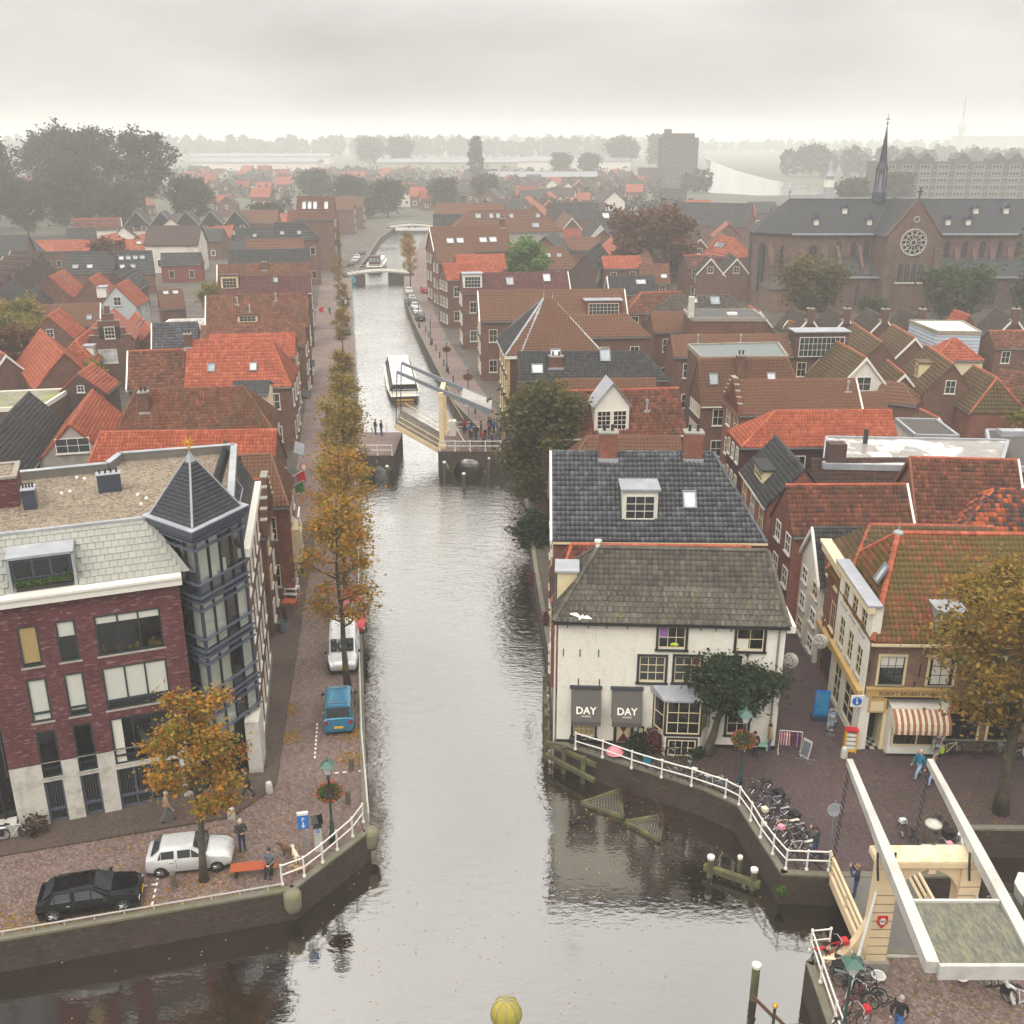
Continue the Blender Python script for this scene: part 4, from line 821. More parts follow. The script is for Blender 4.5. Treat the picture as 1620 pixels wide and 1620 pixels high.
 r=ramp(N,['40372e','65584a','7d6f5e','938573','54493d']); L(vo.outputs['Color'],r.inputs[0]); n_=noise(N,L,.5,6,g.outputs['Position'])
 L(mixc(N,L,rng_(N,L,n_.outputs[0],.45,.7,0,.5),r.outputs[0],'5a4d40'),b.inputs['Base Color']); bump(N,L,b,vo.outputs['Distance'],.5,.03); b.inputs['Roughness'].default_value=.95
 ro=ob('roof',MB().prism(rp,14.2,14.5).mesh('roof','gravel'),t)
 pp=MB()
 for p,q in zip(rp[2:6],rp[3:7]):pp.slab(p,q,.3,14.3,14.95)
 ob('parapet',pp.mesh('parapet','asphaltgrey'),ro)
 pp=MB()
 for p,q in zip(rp[2:6],rp[3:7]):pp.slab(p,q,.36,14.95,15.0)
 pp.box(.1,8.0,2.4,2.62,14.5,14.62); ob('roof_trim',pp.mesh('roof_trim','lead'),ro)
 for (x,y,w_,d_,hh,mt,nmx) in ((6.3,7.6,1.15,.6,.95,'bluegrey','vent_box'),(2.55,6.3,.6,.9,1.0,'bluegrey','vent_box')):
  o=ob(nmx,MB().box(x-w_/2,x+w_/2,y-d_/2,y+d_/2,14.5,14.5+hh).mesh(nmx,mt),ro); pb=MB()
  for q in range(4):pb.cyl((x-w_*.36+q*w_*.24,y,14.5+hh),(x-w_*.36+q*w_*.24,y,14.5+hh+.28),.05,.05,6)
  ob('vent_pipe',pb.mesh('vent_pipe','iron'),o); ob('vent_lid',MB().box(x-w_/2-.04,x+w_/2+.04,y-d_/2-.04,y+d_/2+.04,14.5+hh,14.54+hh).mesh('vent_lid','lead'),o)
 bx=ob('roof_house',MB().box(-2,2.0,6.6,9.2,14.5,16.0).mesh('roof_house','apt'),ro); ob('roof_house_rim',MB().box(-2,2.1,6.5,6.75,16.0,16.12).box(-2,2.1,9.0,9.3,16.0,16.12).box(1.85,2.1,6.75,9.0,16.0,16.12).mesh('roof_house_rim','stone'),bx); ob('roof_gravel',MB().box(-2,1.85,6.75,9.0,15.95,16.03).mesh('roof_gravel','gravel'),bx)
 for q in range(9):ob('roof_cap',cached('rcap',lambda:MB().lathe([(.09,0),(.09,.08),(.03,.14)],n=8).mesh('roof_cap','white')),ro,loc=(random.uniform(2.6,9),random.uniform(4,10.8),14.5))
 # street facade
 a,b=Vector((12.35,2.5)),Vector((14.3,13.2)); dv=b-a; Ln=dv.length; ang=math.atan2(dv.y,dv.x)
 sf=MB(); hs=[]
 for i in range(5):
  for z0 in (.9,3.7,6.5,9.2):hs.append((.9+i*2.05,2.0+i*2.05,z0,z0+1.7))
 wall_holes(sf,0,Ln,0,11.9,hs,0,.12); o=ob('street_wall',sf.mesh('street_wall','b'),t,M=place(a.x,a.y,0,ang))
 for (u0,u1,z0,z1) in hs:window(o,place((u0+u1)/2,.1,z0),1.1,1.7,'white','glass_grey',1,2,'white',.1,None,.12)
 ob('cornice',MB().box(-.1,Ln+.1,-.32,.3,11.85,12.3).mesh('cornice','white'),o); ob('plinth',MB().box(0,Ln,-.06,.02,-.1,.8).mesh('plinth','stone'),o)
 sm_=MB(); sm_.solid([(0,.1,12.3),(Ln,.1,12.3),(Ln,1.5,14.9),(.4,1.5,14.9)],(0,.1,.1)); so=ob('street_mansard',sm_.mesh('street_mansard','S'),o)
 S2=Vector((0,1.4,2.6)); l2=S2.length; tile_slope('roof_tiles',(0,.1,12.3),(1,0,0),S2/l2,l2,0,Ln,.4,Ln,.3,.3,1,'S',so)
 window(so,Matrix.Translation((5.6,.55,13.0))@Matrix.Rotation(math.atan2(2.6,1.4)-R(90),4,'X'),3.6,1.6,'lead','glass_sky',3,1,None,.1,None,.16,'roof_window')
 # ground floor recess under the tower, stone pier
 ob('recess_glazing',MB().poly([(8.9,.3,0),(11.3,1.1,0),(11.3,1.1,3.3),(8.9,.3,3.3)]).mesh('recess_glazing','glass'),t)
 ob('stone_pier',MB().prism([(11.4,.9),(12.1,.75),(12.5,2.6),(11.7,2.7)],-.2,3.2).prism([(8.4,-.04),(9.0,-.04),(9.0,.7),(8.4,.7)],-.3,3.3).mesh('stone_pier','stonewhite'),t)
 # glass corner tower
 P=[Vector((8.15,2.6)),Vector((9.9,-.1)),Vector((12.35,2.35)),Vector((10.6,5.0))]; tw_=ob('corner_tower',MB().prism(P,14.15,14.3).prism([p*.999+Vector((0,0)) for p in P],2.55,2.75).mesh('corner_tower','bluegrey'),t)
 C=sum(P,Vector((0,0)))/4
 fl=[2.75,5.2,8.1,11.0,14.15]
 inn=MB(); core=[C+(p-C)*.45 for p in P]; inn.prism(core,2.75,14.1); ob('tower_core',inn.mesh('tower_core','curtain'),tw_)
 slabs=MB()
 for z in fl:slabs.prism([C+(p-C)*1.0 for p in P],z-.16,z+.05)
 ob('floor_slabs',slabs.mesh('floor_slabs','bluegrey'),tw_)
 for k in (0,1):
  p,q=P[k],P[k+1]; dv=q-p; Ln=dv.length; ang=math.atan2(dv.y,dv.x); fo=ob('glazed_face',MB().box(0,.1,-.04,.1,2.7,14.2).box(Ln-.1,Ln,-.04,.1,2.7,14.2).mesh('glazed_face','bluegrey'),tw_,M=place(p.x,p.y,0,ang))
  nb=4
  for f_ in range(4):
   z0,z1=fl[f_]+.05,fl[f_+1]-.28
   for i in range(nb):
    x0,x1=.08+(Ln-.16)*i/nb,.08+(Ln-.16)*(i+1)/nb
    ob('pane',cached(('tp',k,f_),lambda:MB().box(0,x1-x0,0,.02,0,z1-z0).mesh('pane','clear_glass')),fo,loc=(x0,.03,z0))
    if i:ob('mullion',cached(('tm',f_),lambda:MB().box(-.04,.04,-.04,.08,0,z1-z0).mesh('mullion','blackpaint')),fo,loc=(x0,0,z0))
    if f_<3 and i!=2:  # curtains in folds behind the glass
     cb=MB();
     for q_ in range(7):xx=(x1-x0)*q_/7; cb.box(xx+.01,xx+(x1-x0)/8,.06,.1,.1,z1-z0)
     ob('curtain',cb.mesh('curtain','curtain'),fo,loc=(x0,0,z0))
   for zz in (fl[f_+1]-.6,fl[f_+1]-.22,fl[f_+1]+.06 if f_<3 else fl[f_+1]-.05,fl[f_]+.75):
    ob('fin',cached(('fin',k),lambda:MB().box(-.15,Ln+.1,-.2,-.02,-.03,.03).mesh('fin','steelblue')),fo,loc=(0,0,zz))
 ev=[C+(p-C)*1.19 for p in P]; ob('tower_eave',MB().prism(ev,14.3,14.62).prism([C+(p-C)*1.1 for p in P],14.1,14.3).mesh('tower_eave','bluegrey'),tw_)
 ob('eave_gutter',MB().prism([C+(p-C)*1.22 for p in P],14.62,14.68).mesh('eave_gutter','lead'),tw_)
 rb=[C+(p-C)*1.02 for p in P]; ap=Vector((C.x,C.y,17.6)); tr=ob('tower_roof',MB().add([(p.x,p.y,14.68) for p in rb]+[tuple(ap)],[(0,1,4),(1,2,4),(2,3,4),(3,0,4)]).mesh('tower_roof','slate_tower'),tw_)
 for k in range(4):
  p,q=rb[k],rb[(k+1)%4]; p3,q3=Vector((p.x,p.y,14.68)),Vector((q.x,q.y,14.68)); U=(q3-p3).normalized(); S_=ap-(p3+U*(ap-p3).dot(U)); Ls=S_.length; w_=(q3-p3).length; a_=(ap-p3).dot(U)
  cut=.86; tile_slope('slates',p3,U,S_.normalized(),Ls*cut,0,w_,a_*cut,w_+(a_-w_)*cut,.24,.2,1,'slate_tower',tr,lift=.01,thick=.015,seed=k)
  hb=MB(); hb.cyl(p3+Vector((0,0,.02)),ap,.06,.05,5); ob('hip_flashing',hb.mesh('hip_flashing','lead'),tr)
 cp=[C+(p-C)*.17 for p in P]; ob('lead_cap',MB().add([(p.x,p.y,17.08) for p in cp]+[(C.x,C.y,17.75)],[(0,1,4),(1,2,4),(2,3,4),(3,0,4)]).mesh('lead_cap','lead'),tr)
 st=MB(); cc=Vector((C.x,C.y,18.1)); st.cyl((C.x,C.y,17.6),cc,.035,.03,6); st.ball(cc,.12)
 for i in range(22):
  z_=1-2*(i+.5)/22; a_=i*2.4; d_=Vector((math.cos(a_)*math.sqrt(1-z_*z_),math.sin(a_)*math.sqrt(1-z_*z_),z_)); st.cyl(cc,cc+d_*.34,.05,.005,4)
 ob('gold_star',st.mesh('gold_star','gold'),tr)
 # furniture seen through the top storey
 fb=MB(); fb.lathe([(.35,0),(.35,.03)],(9.9,1.6,11.85),12); fb.cyl((9.9,1.6,11.1),(9.9,1.6,11.85),.03);
 for (x,y) in ((9.3,1.9),(10.7,1.5),(11.2,2.2)):fb.box(x-.22,x+.22,y-.22,y+.22,11.45,11.5); fb.box(x-.22,x+.22,y+.18,y+.22,11.5,12.0)
 ob('tower_furniture',fb.mesh('tower_furniture','white'),tw_)
corner_building()
# dark glass neighbour at the left edge
t=thing('glass_building','dark glazed building at the left edge beside the stone base','building',(-24.35,41.59,0),R(20.47))
ob('wall',MB().box(-6,.2,.25,9,3.0,13.9).box(-6,.2,.25,9,.9,1.1).mesh('wall','bluegrey'),t); ob('glazing',MB().box(-5.9,.1,.18,.3,.6,6).mesh('glazing','glass'),t)
for i in range(4):ob('mullion',MB().box(-.3-i*1.5,-.2-i*1.5,.08,.2,.3,12).mesh('mullion','blackpaint'),t)
ob('garden_wall',MB().box(-6,.25,-.5,.2,-.1,.8).mesh('garden_wall','stonewhite'),t)
# ------------------------------------------------------------------ white cafe house with DAY awnings
def white_house():
 t=thing('white_corner_house','white painted corner house with grey tile roof and two dark DAY awnings','house',(2.49,49.53,0),R(-3.0))
 Wd,Dp,ze,zr=12.1,6.0,7.62,10.6
 top=[(5.3,6.9,6.1,7.5),(9.45,11.05,6.1,7.5)]; mid=[(4.35,5.9,4.05,5.7),(6.25,7.8,4.1,5.75),(8.3,9.85,4.1,5.75)]; lowr=[(.85,2.2,.5,1.45)]; dr=[(3.25,4.2,-.2,1.75)]; aw=[(.9,2.2,1.85,3.3),(3.1,4.4,1.95,3.3)]; rt=[(9.3,10.6,.9,2.9)]
 w=MB(); wall_holes(w,0,Wd,-.5,ze,top+mid+lowr+dr+aw+rt,0,.12)
 w.poly([(Wd,0,-.5),(Wd,Dp,-.5),(Wd,Dp,ze),(Wd,0,ze)]); w.poly([(0,Dp,-2),(0,0,-2),(0,0,ze),(0,Dp,ze)]); w.poly([(Wd,Dp,-.5),(0,Dp,-.5),(0,Dp,ze),(Wd,Dp,ze)])
 ob('wall',w.mesh('wall','daywall'),t)
 ob('plinth',MB().box(-.02,3.2,-.05,.03,-.5,.25).box(4.25,Wd+.02,-.05,.03,-.5,.2).mesh('plinth','blackpaint'),t)
 def dw(h,nx,ny,pane='glass',cover=None):
  a,b,c,d=h; w_,h_=round(b-a,2),round(d-c,2)
  o=window(t,place((a+b)/2,.07,c+.02),w_-.16,h_-.14,'cream',pane,nx,ny,None,.06,cover,.06)
  ob('black_surround',cached(('bs',w_,h_),lambda:MB().box(-w_/2-.05,-w_/2+.08,-.14,.02,-.06,h_).box(w_/2-.08,w_/2+.05,-.14,.02,-.06,h_).box(-w_/2+.08,w_/2-.08,-.14,.02,h_-.12,h_).box(-w_/2-.1,w_/2+.1,-.2,.02,-.16,-.06).mesh('black_surround','blackpaint')),o); return o
 o=dw(top[0],3,2,cover=('cloth_purple',0,.3,.45,1)); ob('green_lampshade',MB().lathe([(.22,0),(.2,.1),(.08,.16)],(.15,-.03,.15),10,sy=.1).mesh('green_lampshade','cloth_lime'),o)
 o=dw(top[1],2,2,cover=('curtain',0,.45,0,.5)); o=dw(mid[0],3,3,'glass_grey'); dw(mid[1],3,3,'glass_grey',('cloth_maroon',.66,1,.3,1)); dw(mid[2],3,3,'glass_grey'); dw(lowr[0],4,2,'curtain_gold'); dw(rt[0],2,3)
 for h_ in aw:dw(h_,2,2)
 # door with hourglass panels
 d=ob('door',MB().box(3.33,4.12,.06,.1,-.2,1.7).mesh('door','cream'),t); hg=MB(); x0,x1,z0,z1=3.36,4.09,.15,1.35; cx_,cz=(x0+x1)/2,(z0+z1)/2
 hg.solid([(x0,.06,z1),(cx_,.06,cz),(x1,.06,z1)],(0,-.012,0)); hg.solid([(x0,.06,z0),(x1,.06,z0),(cx_,.06,cz)],(0,-.012,0)); ob('door_panel',hg.mesh('door_panel','cloth_maroon'),d)
 ob('door_frame',MB().box(3.17,3.33,-.05,.1,-.3,1.85).box(4.12,4.28,-.05,.1,-.3,1.85).box(3.33,4.12,-.05,.1,1.68,1.85).box(3.33,4.12,.0,.1,-.3,.12).mesh('door_frame','blackpaint'),d); ob('handle',MB().ball((4.03,.04,.75),.035).mesh('handle','gold'),d)
 # awnings with lettering
 for x0,x1,z0,z1 in ((.78,2.4,1.95,3.55),(3.0,4.65,1.95,3.55)):
  a=MB(); a.solid([(x0,-.06,z1),(x1,-.06,z1),(x1,-1.0,z0+.1),(x0,-1.0,z0+.1)],(0,.03,.03)); a.box(x0,x1,-1.02,-.99,z0-.18,z0+.1)
  for xx in (x0,x1):a.solid([(xx,-.06,z1),(xx,-1.0,z0+.1),(xx,-.06,z0+.5)],(.02 if xx==x0 else -.02,0,0))
  o=ob('awning',a.mesh('awning','awning_cloth'),t); ob('awning_box',MB().box(x0-.08,x1+.06,-.16,-.0,z1,z1+.16).mesh('awning_box','cloth_darkgrey'),o)
  sl=math.atan2(z1-z0-.1,.94); M=Matrix.Translation(((x0+x1)/2,-.78,z0+.42))@Matrix.Rotation(-(R(90)-sl),4,'X')
  letters(o,'DAY',M@Matrix.Translation((0,-.035,0)),.55,'white',bold=.008); letters(o,'WOMEN',M@Matrix.Translation((0,-.035,-.17)),.13,'white')
  # bay window
 P=[(5.35,0),(5.9,-.95),(7.8,-.95),(8.35,0)]; bz0,bz1=-.4,3.5
 b=MB()
 b.prism(P[::1],bz0,1.3); o=ob('bay_window',b.mesh('bay_window','daywall'),t); b2=MB()
 for p in P:b2.cyl((p[0],p[1]+.02,1.3),(p[0],p[1]+.02,bz1),.09,.09,6)
 ob('bay_posts',b2.mesh('bay_posts','blackpaint'),o)
 ob('bay_roof',MB().add([(5.1,0,3.95),(5.75,-1.15,3.55),(7.95,-1.15,3.55),(8.6,0,3.95),(5.1,0,3.45),(5.75,-1.15,3.45),(7.95,-1.15,3.45),(8.6,0,3.45)],[(0,1,2,3),(4,7,6,5),(0,4,5,1),(1,5,6,2),(2,6,7,3)]).mesh('bay_roof','lead'),o)
 window(o,place(6.85,-.95,1.42),1.8,2.0,'cream','glass',3,3,None,.06,None,.06);
 for (p,q) in ((P[0],P[1]),(P[2],P[3])):window(o,place((p[0]+q[0])/2,(p[1]+q[1])/2,1.42,math.atan2(q[1]-p[1],q[0]-p[0])),.95,2.0,'cream','glass',1,2,None,.06,None,.06)
 ob('bay_sill',MB().box(5.85,7.85,-1.03,-.9,1.28,1.42).mesh('bay_sill','blackpaint'),o); q=window(o,place(6.85,-.97,.05),1.5,1.0,'cream','glass',4,2,None,.06,None,.06); ob('black_surround',MB().box(-.85,.85,-.05,.02,1.0,1.1).box(-.85,.85,-.05,.02,-.1,0).box(-.86,-.76,-.05,.02,0,1).box(.76,.86,-.05,.02,0,1).mesh('black_surround','blackpaint'),q)
 # wall anchors, menu box, drain pipe
 for x in (.5,1.6,2.6,3.7,7.6,8.4,9.2):ob('wall_anchor',cached('wa',lambda:MB().box(-.025,.025,-.04,0,-.16,.16).mesh('wall_anchor','iron')),t,loc=(x,0,7.35))
 for x in (.3,1.2,2.2,10.2,1.15,2.3):ob('wall_anchor',cached('wa2',lambda:MB().box(-.025,.025,-.04,0,-.22,.22).mesh('wall_anchor','iron')),t,loc=(x,0,5.7 if x not in (1.15,2.3) else 3.9))
 mb_=ob('menu_box',MB().box(4.5,4.85,-.1,-.0,.75,1.25).mesh('menu_box','blackpaint'),t); ob('pane',MB().box(4.57,4.78,-.11,-.1,.85,1.15).mesh('pane','cream'),mb_)
 ob('drain_pipe',MB().cyl((11.75,-.07,-.3),(11.75,-.07,7.5),.05).mesh('drain_pipe','zinc'),t); ob('sign_disc',MB().lathe([(.12,0),(.12,.02)],n=14).mesh('sign_disc','white'),t,M=Matrix.Translation((4.85,-.01,3.3))@Matrix.Rotation(R(90),4,'X'))
 letters(t,'DAY',place(10.4,-.03,1.75),.4,'cloth_darkgrey',bold=.01)
 # roof
 hl,hr=2.1,.7; e=[Vector((-.25,-.2,ze)),Vector((Wd+.1,-.2,ze)),Vector((Wd-hr,Dp/2,zr)),Vector((hl,Dp/2,zr))]; eb=[Vector((Wd+.1,Dp+.2,ze)),Vector((-.25,Dp+.2,ze))]
 rb=MB(); rb.solid(e,(0,0,-.1)); rb.solid([eb[0],eb[1],e[3],e[2]],(0,0,-.1)); rb.solid([e[1],eb[0],e[2]],(0,0,-.1)); rb.solid([eb[1],e[0],e[3]],(0,0,-.1)); ro=ob('roof',rb.mesh('roof','G'),t)
 U=Vector((1,0,0)); S_=Vector((0,Dp/2+.2,zr-ze)); Ls=S_.length
 # the front slope's tiles one by one: the largest 300 as parts, the rest joined
 S_.normalize(); n_=U.cross(S_); tw=.30; nr=14; th=Ls/nr; sh=[]
 for r in (.05,.2,.35,.5,.65,.8,.95):
  q=MB(); pr=[0,.012,.045,.04,.012]; xs=[0,.25,.5,.75,1]
  vv=[(xs[i]*(tw-.012),0,pr[i]+.05) for i in range(5)]+[(xs[i]*(tw-.012),th+.03,pr[i]) for i in range(5)]+[(xs[i]*(tw-.012),0,pr[i]*.3-.01) for i in range(5)]
  q.add(vv,[(i,i+1,6+i,5+i) for i in range(4)]+[(10+i,11+i,i+1,i) for i in range(4)],0,r); sh.append(q.mesh('roof_tile','G',rnd=True,uv=False))
 F=Matrix(((1,0,0,0),(0,S_.y,n_.y,0),(0,S_.z,n_.z,0),(0,0,0,1)))
 k=0
 for j in range(7):
  s=j*th; a=-.25+(hl+.25)*(s+th*.5)/Ls; b_=Wd+.1-(hr+.1)*(s+th*.5)/Ls
  for i in range(int((b_-a)/tw)):
   if k>=300:break
   k+=1; ob('roof_tile',random.choice(sh),ro,M=Matrix.Translation(e[0]+U*(a+.25+i*tw)+S_*(s+random.uniform(-.012,.012))+n_*.02)@F)
 tile_slope('roof_tiles',e[0],U,S_,Ls,0,Wd+.35,hl+.25,Wd-hr+.25,tw,th,4,'G',ro,lift=.015)
 for p,q,r2 in ((eb[1],e[0],e[3]),(e[1],eb[0],e[2])):
  U2=(q-p).normalized(); v=r2-p; S2=v-U2*v.dot(U2); l2=S2.length; tile_slope('roof_tiles',p,U2,S2.normalized(),l2,0,(q-p).length,v.dot(U2),v.dot(U2),.3,.33,3,'G',ro)
 cp=MB(); z5=Vector((0,0,.06))
 for p,q in ((e[3],e[2]),(e[0],e[3]),(e[1],e[2]),(eb[1],e[3])):ridge(cp,p+z5,q+z5,.15,.4)
 ob('ridge_caps',cp.mesh('ridge_caps','G',rnd=True,uv=False),ro,kind='stuff')
 ob('gutter',MB().box(-.3,Wd+.15,-.34,-.16,ze-.12,ze-.02).mesh('gutter','blackpaint'),t); ob('fascia',MB().box(-.3,Wd+.1,-.2,-.0,ze-.16,ze-.12).mesh('fascia','zinc'),t)
 dm=ob('side_dormer',MB().box(-.1,1.0,1.9,3.3,ze+.2,ze+2.0).mesh('side_dormer','cream'),t); ob('dormer_roof',MB().box(-.25,1.1,1.75,3.45,ze+2.0,ze+2.12).mesh('dormer_roof','lead'),dm)
 ob('white_cornice',MB().box(Wd,Wd+.45,-.2,Dp,ze-.35,ze+.05).mesh('white_cornice','white'),t)
 ob('ridge_pot',MB().lathe([(.14,0),(.12,.35),(.2,.4),(.2,.5),(.05,.55)],(hl,Dp/2,zr),8).mesh('ridge_pot','white'),ro)
 ob('water_side_posts',MB().cyl((-.15,.3,-2.2),(-.15,.3,6.5),.05).cyl((-.15,2.6,-2.2),(-.15,2.6,6.5),.05).mesh('water_side_posts','white'),t)
white_house()
# ------------------------------------------------------------------ corner shop with striped awning
def shop():
 t=thing('corner_shop','corner shop with mossy orange roof, white alley front and red striped awning','shop',(19.15,48.9,0),R(-1.94))
 ze,Wd,Dp=6.85,16.,9.0; zr=11.1
 up=[(.65,1.95,4.1,5.8),(3.3,4.6,4.1,5.8),(5.9,7.2,4.1,5.8),(8.6,9.9,4.1,5.8)]; gr=[(4.75,6.4,.75,3.1),(7.0,8.6,.75,3.1),(9.4,11,.75,3.1)]; ent=[(.25,4.3,-.1,3.45)]
 w=MB(); wall_holes(w,.0,Wd,-.1,ze,up+gr+ent,0,.15); w.poly([(Wd,0,0),(Wd,Dp,0),(Wd,Dp,ze),(Wd,0,ze)]); w.poly([(Wd,Dp,0),(0,Dp,0),(0,Dp,ze),(Wd,Dp,ze)]); ob('wall',w.mesh('wall','tan'),t)
 for i,(a,b,c,d) in enumerate(up):window(t,place((a+b)/2,.08,c),1.3,1.7,'blackpaint','glass',2 if i else 3,3,'stone',.05,('curtain',0,1,.6,1) if i==0 else ('curtain',.1,.9,0,1),.05); ob('window_surround',cached('ws3',lambda:MB().box(-.78,-.65,-.04,.02,-.05,1.85).box(.65,.78,-.04,.02,-.05,1.85).box(-.65,.65,-.04,.02,1.7,1.85).mesh('window_surround','cream')),t,M=place((a+b)/2,0,c))
 for a,b,c,d in gr:window(t,place((a+b)/2,.08,c),round(b-a,2),d-c,'blackpaint','glass',2,2,'stone',.06,None,.06); w_=b-a; ob('window_surround',MB().box(-w_/2-.14,-w_/2,-.04,.02,-.05,2.5).box(w_/2,w_/2+.14,-.04,.02,-.05,2.5).box(-w_/2,w_/2,-.04,.02,2.36,2.5).mesh('window_surround','cream'),t,M=place((a+b)/2,0,c))
 # shop front: floor, back, bay, fascia with lettering
 fl=MB()
 for i in range(6):
  for j in range(5):fl.box(.25+i*.25,.5+i*.25,.0+j*.3,.3+j*.3,0,.03,(i+j)%2)
 s=ob('shop_front',MB().box(.0,4.3,1.4,1.5,0,3.45).box(.25,4.3,-.0,1.5,3.38,3.45).mesh('shop_front','blackpaint'),t); ob('floor_tiles',fl.mesh('floor_tiles','concrete','blackpaint'),s)
 bay=MB(); bay.prism([(1.45,-.55),(4.35,-.55),(4.35,.5),(1.45,.5)],.0,.62); bay.box(1.45,1.57,-.55,.5,.62,2.9); bay.box(4.25,4.38,-.6,.5,.62,3.4); bay.box(1.45,4.38,-.6,.5,2.75,2.95); b=ob('bay_front',bay.mesh('bay_front','white'),s)
 ob('bay_plinth',MB().box(1.42,4.4,-.62,-.5,-.05,.12).mesh('bay_plinth','blackpaint'),b)
 q=window(b,place(2.95,-.56,.66),2.7,1.75,'cream','glass',2,1,None,.09,None,.06,mw=.08); it=MB()
 for i in range(70):x=random.uniform(-1.2,1.2); it.box(x,x+random.uniform(.05,.13),-.028,-.018,.1,.12+random.uniform(.08,.7),0,random.random())
 ob('displayed_goods',it.mesh('displayed_goods','leaf_mixed',rnd=True),q)
 ob('entrance_door',MB().box(1.2,1.42,.0,1.2,0,2.5).mesh('entrance_door','cream'),s); pn=ob('name_panel',MB().box(.3,1.3,-.03,.05,2.35,3.2).mesh('name_panel','ochre'),s); ob('panel_field',MB().box(.45,1.15,-.05,-.02,2.45,3.05).mesh('panel_field','cream'),pn); ob('panel_gable',MB().solid([(.25,-.03,3.2),(1.35,-.03,3.2),(.8,-.03,3.4)],(0,.05,0)).mesh('panel_gable','ochre'),pn)
 f=ob('fascia',MB().box(.1,4.5,-.15,.05,3.42,3.86).box(.05,4.55,-.22,.05,3.86,3.95).mesh('fascia','ochre'),s); letters(f,'EGBERT BROERS A\u00ba1883',place(2.35,-.16,3.52),.3,'cloth_brown',bold=.004)
 # striped awning, curved, each stripe its own cloth strip
 aw=ob('awning',MB().box(1.4,4.4,-.62,-.5,2.95,3.05).mesh('awning','white'),s); ns=19
 pts=[(-.55,2.98),(-1.0,2.75),(-1.3,2.45),(-1.42,2.1),(-1.42,1.85)]
 for k_ in range(2):
  me_=MB()
  for i in range(4):(y0,z0),(y1,z1)=pts[i],pts[i+1]; me_.add([(0,y0,z0),(3.0/ns,y0,z0),(3.0/ns,y1,z1),(0,y1,z1)],[(3,2,1,0)])
  CACHE['stripe%d'%k_]=me_.mesh('stripe','cloth_cream' if k_ else 'R2s')
 for i in range(ns):ob('stripe',CACHE['stripe%d'%(i%2)],aw,loc=(1.42+i*3.0/ns,0,0))
 sd=MB()
 for x in (1.42,4.42):sd.poly([(x,-.55,2.98)]+[(x,y,z) for y,z in pts[1:]]+[(x,-.6,2.1)])
 ob('awning_side',sd.mesh('awning_side','cloth_cream'),aw)
 # roof
 e=[Vector((-.0,-.25,ze-.1)),Vector((Wd,-.25,ze-.1)),Vector((Wd,Dp/2,zr)),Vector((2.3,Dp/2,zr))]; eb=[Vector((Wd,Dp+.2,ze)),Vector((0,Dp+.2,ze))]
 rb=MB(); rb.solid(e,(0,0,-.1)); rb.solid([eb[0],eb[1],e[3],e[2]],(0,0,-.1)); rb.solid([eb[1],e[0],e[3]],(0,0,-.1)); ro=ob('roof',rb.mesh('roof','shoproof'),t)
 for a,b_,c_,d_ in ((e[0],e[1],e[2],e[3]),(eb[1],e[0],e[3],e[3])):
  U=(b_-a).normalized(); v=d_-a; S_=v-U*v.dot(U); l2=S_.length; tile_slope('roof_tiles',a,U,S_.normalized(),l2,0,(b_-a).length,v.dot(U),(c_-a).dot(U),.26,.34,4,'shoproof',ro,jit=.01)
 cp=MB(); z5=Vector((0,0,.07)); ridge(cp,e[3]+z5,e[2]+z5,.17,.42); ridge(cp,e[0]+z5,e[3]+z5,.17,.42); ridge(cp,eb[1]+z5,e[3]+z5,.15,.42); ob('ridge_caps',cp.mesh('ridge_caps','O',rnd=True,uv=False),ro,kind='stuff'); ob('ridge_lead',MB().ball(e[3]+z5,.3,8,5,sc=(1,1,.6)).cyl(e[3],e[3]+Vector((0,0,.7)),.05,.02,6).mesh('ridge_lead','lead'),ro)
 ob('gutter',MB().box(-.05,Wd,-.4,-.22,ze-.28,ze-.15).mesh('gutter','cream'),t)
 d=ob('dormer',MB().box(3.4,4.8,.05,1.6,ze+.2,ze+1.55).mesh('dormer','lead'),t); ob('dormer_roof',MB().box(3.3,4.9,-.1,1.7,ze+1.55,ze+1.66).mesh('dormer_roof','lead'),d); window(d,place(4.1,.04,ze+.28),1.3,1.2,'cream','glass',2,1,None,.1,('curtain',.7,1,0,1),.08); window(ro,Matrix.Translation((.75,2.6,ze+2.2))@Matrix.Rotation(R(-90),4,'Z')@Matrix.Rotation(R(62)-R(90),4,'X'),.7,1.1,'zinc','glass_white',1,1,None,.08,None,.1,'roof_window')
 # white alley front with cornice
 A=MB(); hs=[(.8+i*1.75,1.8+i*1.75,z,z+hh) for i in range(3) for z,hh in ((3.9,1.8),(6.5,1.4))]+[(.9,2.2,.3,2.8),(3,5,.5,2.8)]
 wall_holes(A,0,6.2,-.1,8.7,hs,0,.12); A.poly([(6.2,0,0),(6.2,.5,0),(6.2,.5,8.7),(6.2,0,8.7)]); A.poly([(0,.5,6.5),(0,0,6.5),(0,0,8.7),(0,.5,8.7)]); A.poly([(6.2,.5,6),(0,.5,6),(0,.5,8.7),(6.2,.5,8.7)])
 M=Matrix.Translation((-.05,6.2,0))@Matrix.Rotation(R(-90),4,'Z'); al=ob('alley_wall',A.mesh('alley_wall','daywall'),t,M=M)
 for (a,b_,c_,d_) in hs:window(al,place((a+b_)/2,.08,c_),round(b_-a,2),round(d_-c_,2),'cream','glass_grey' if c_>3 else 'glass',2,3,'lead' if c_>3 else None,.07,None,.06)
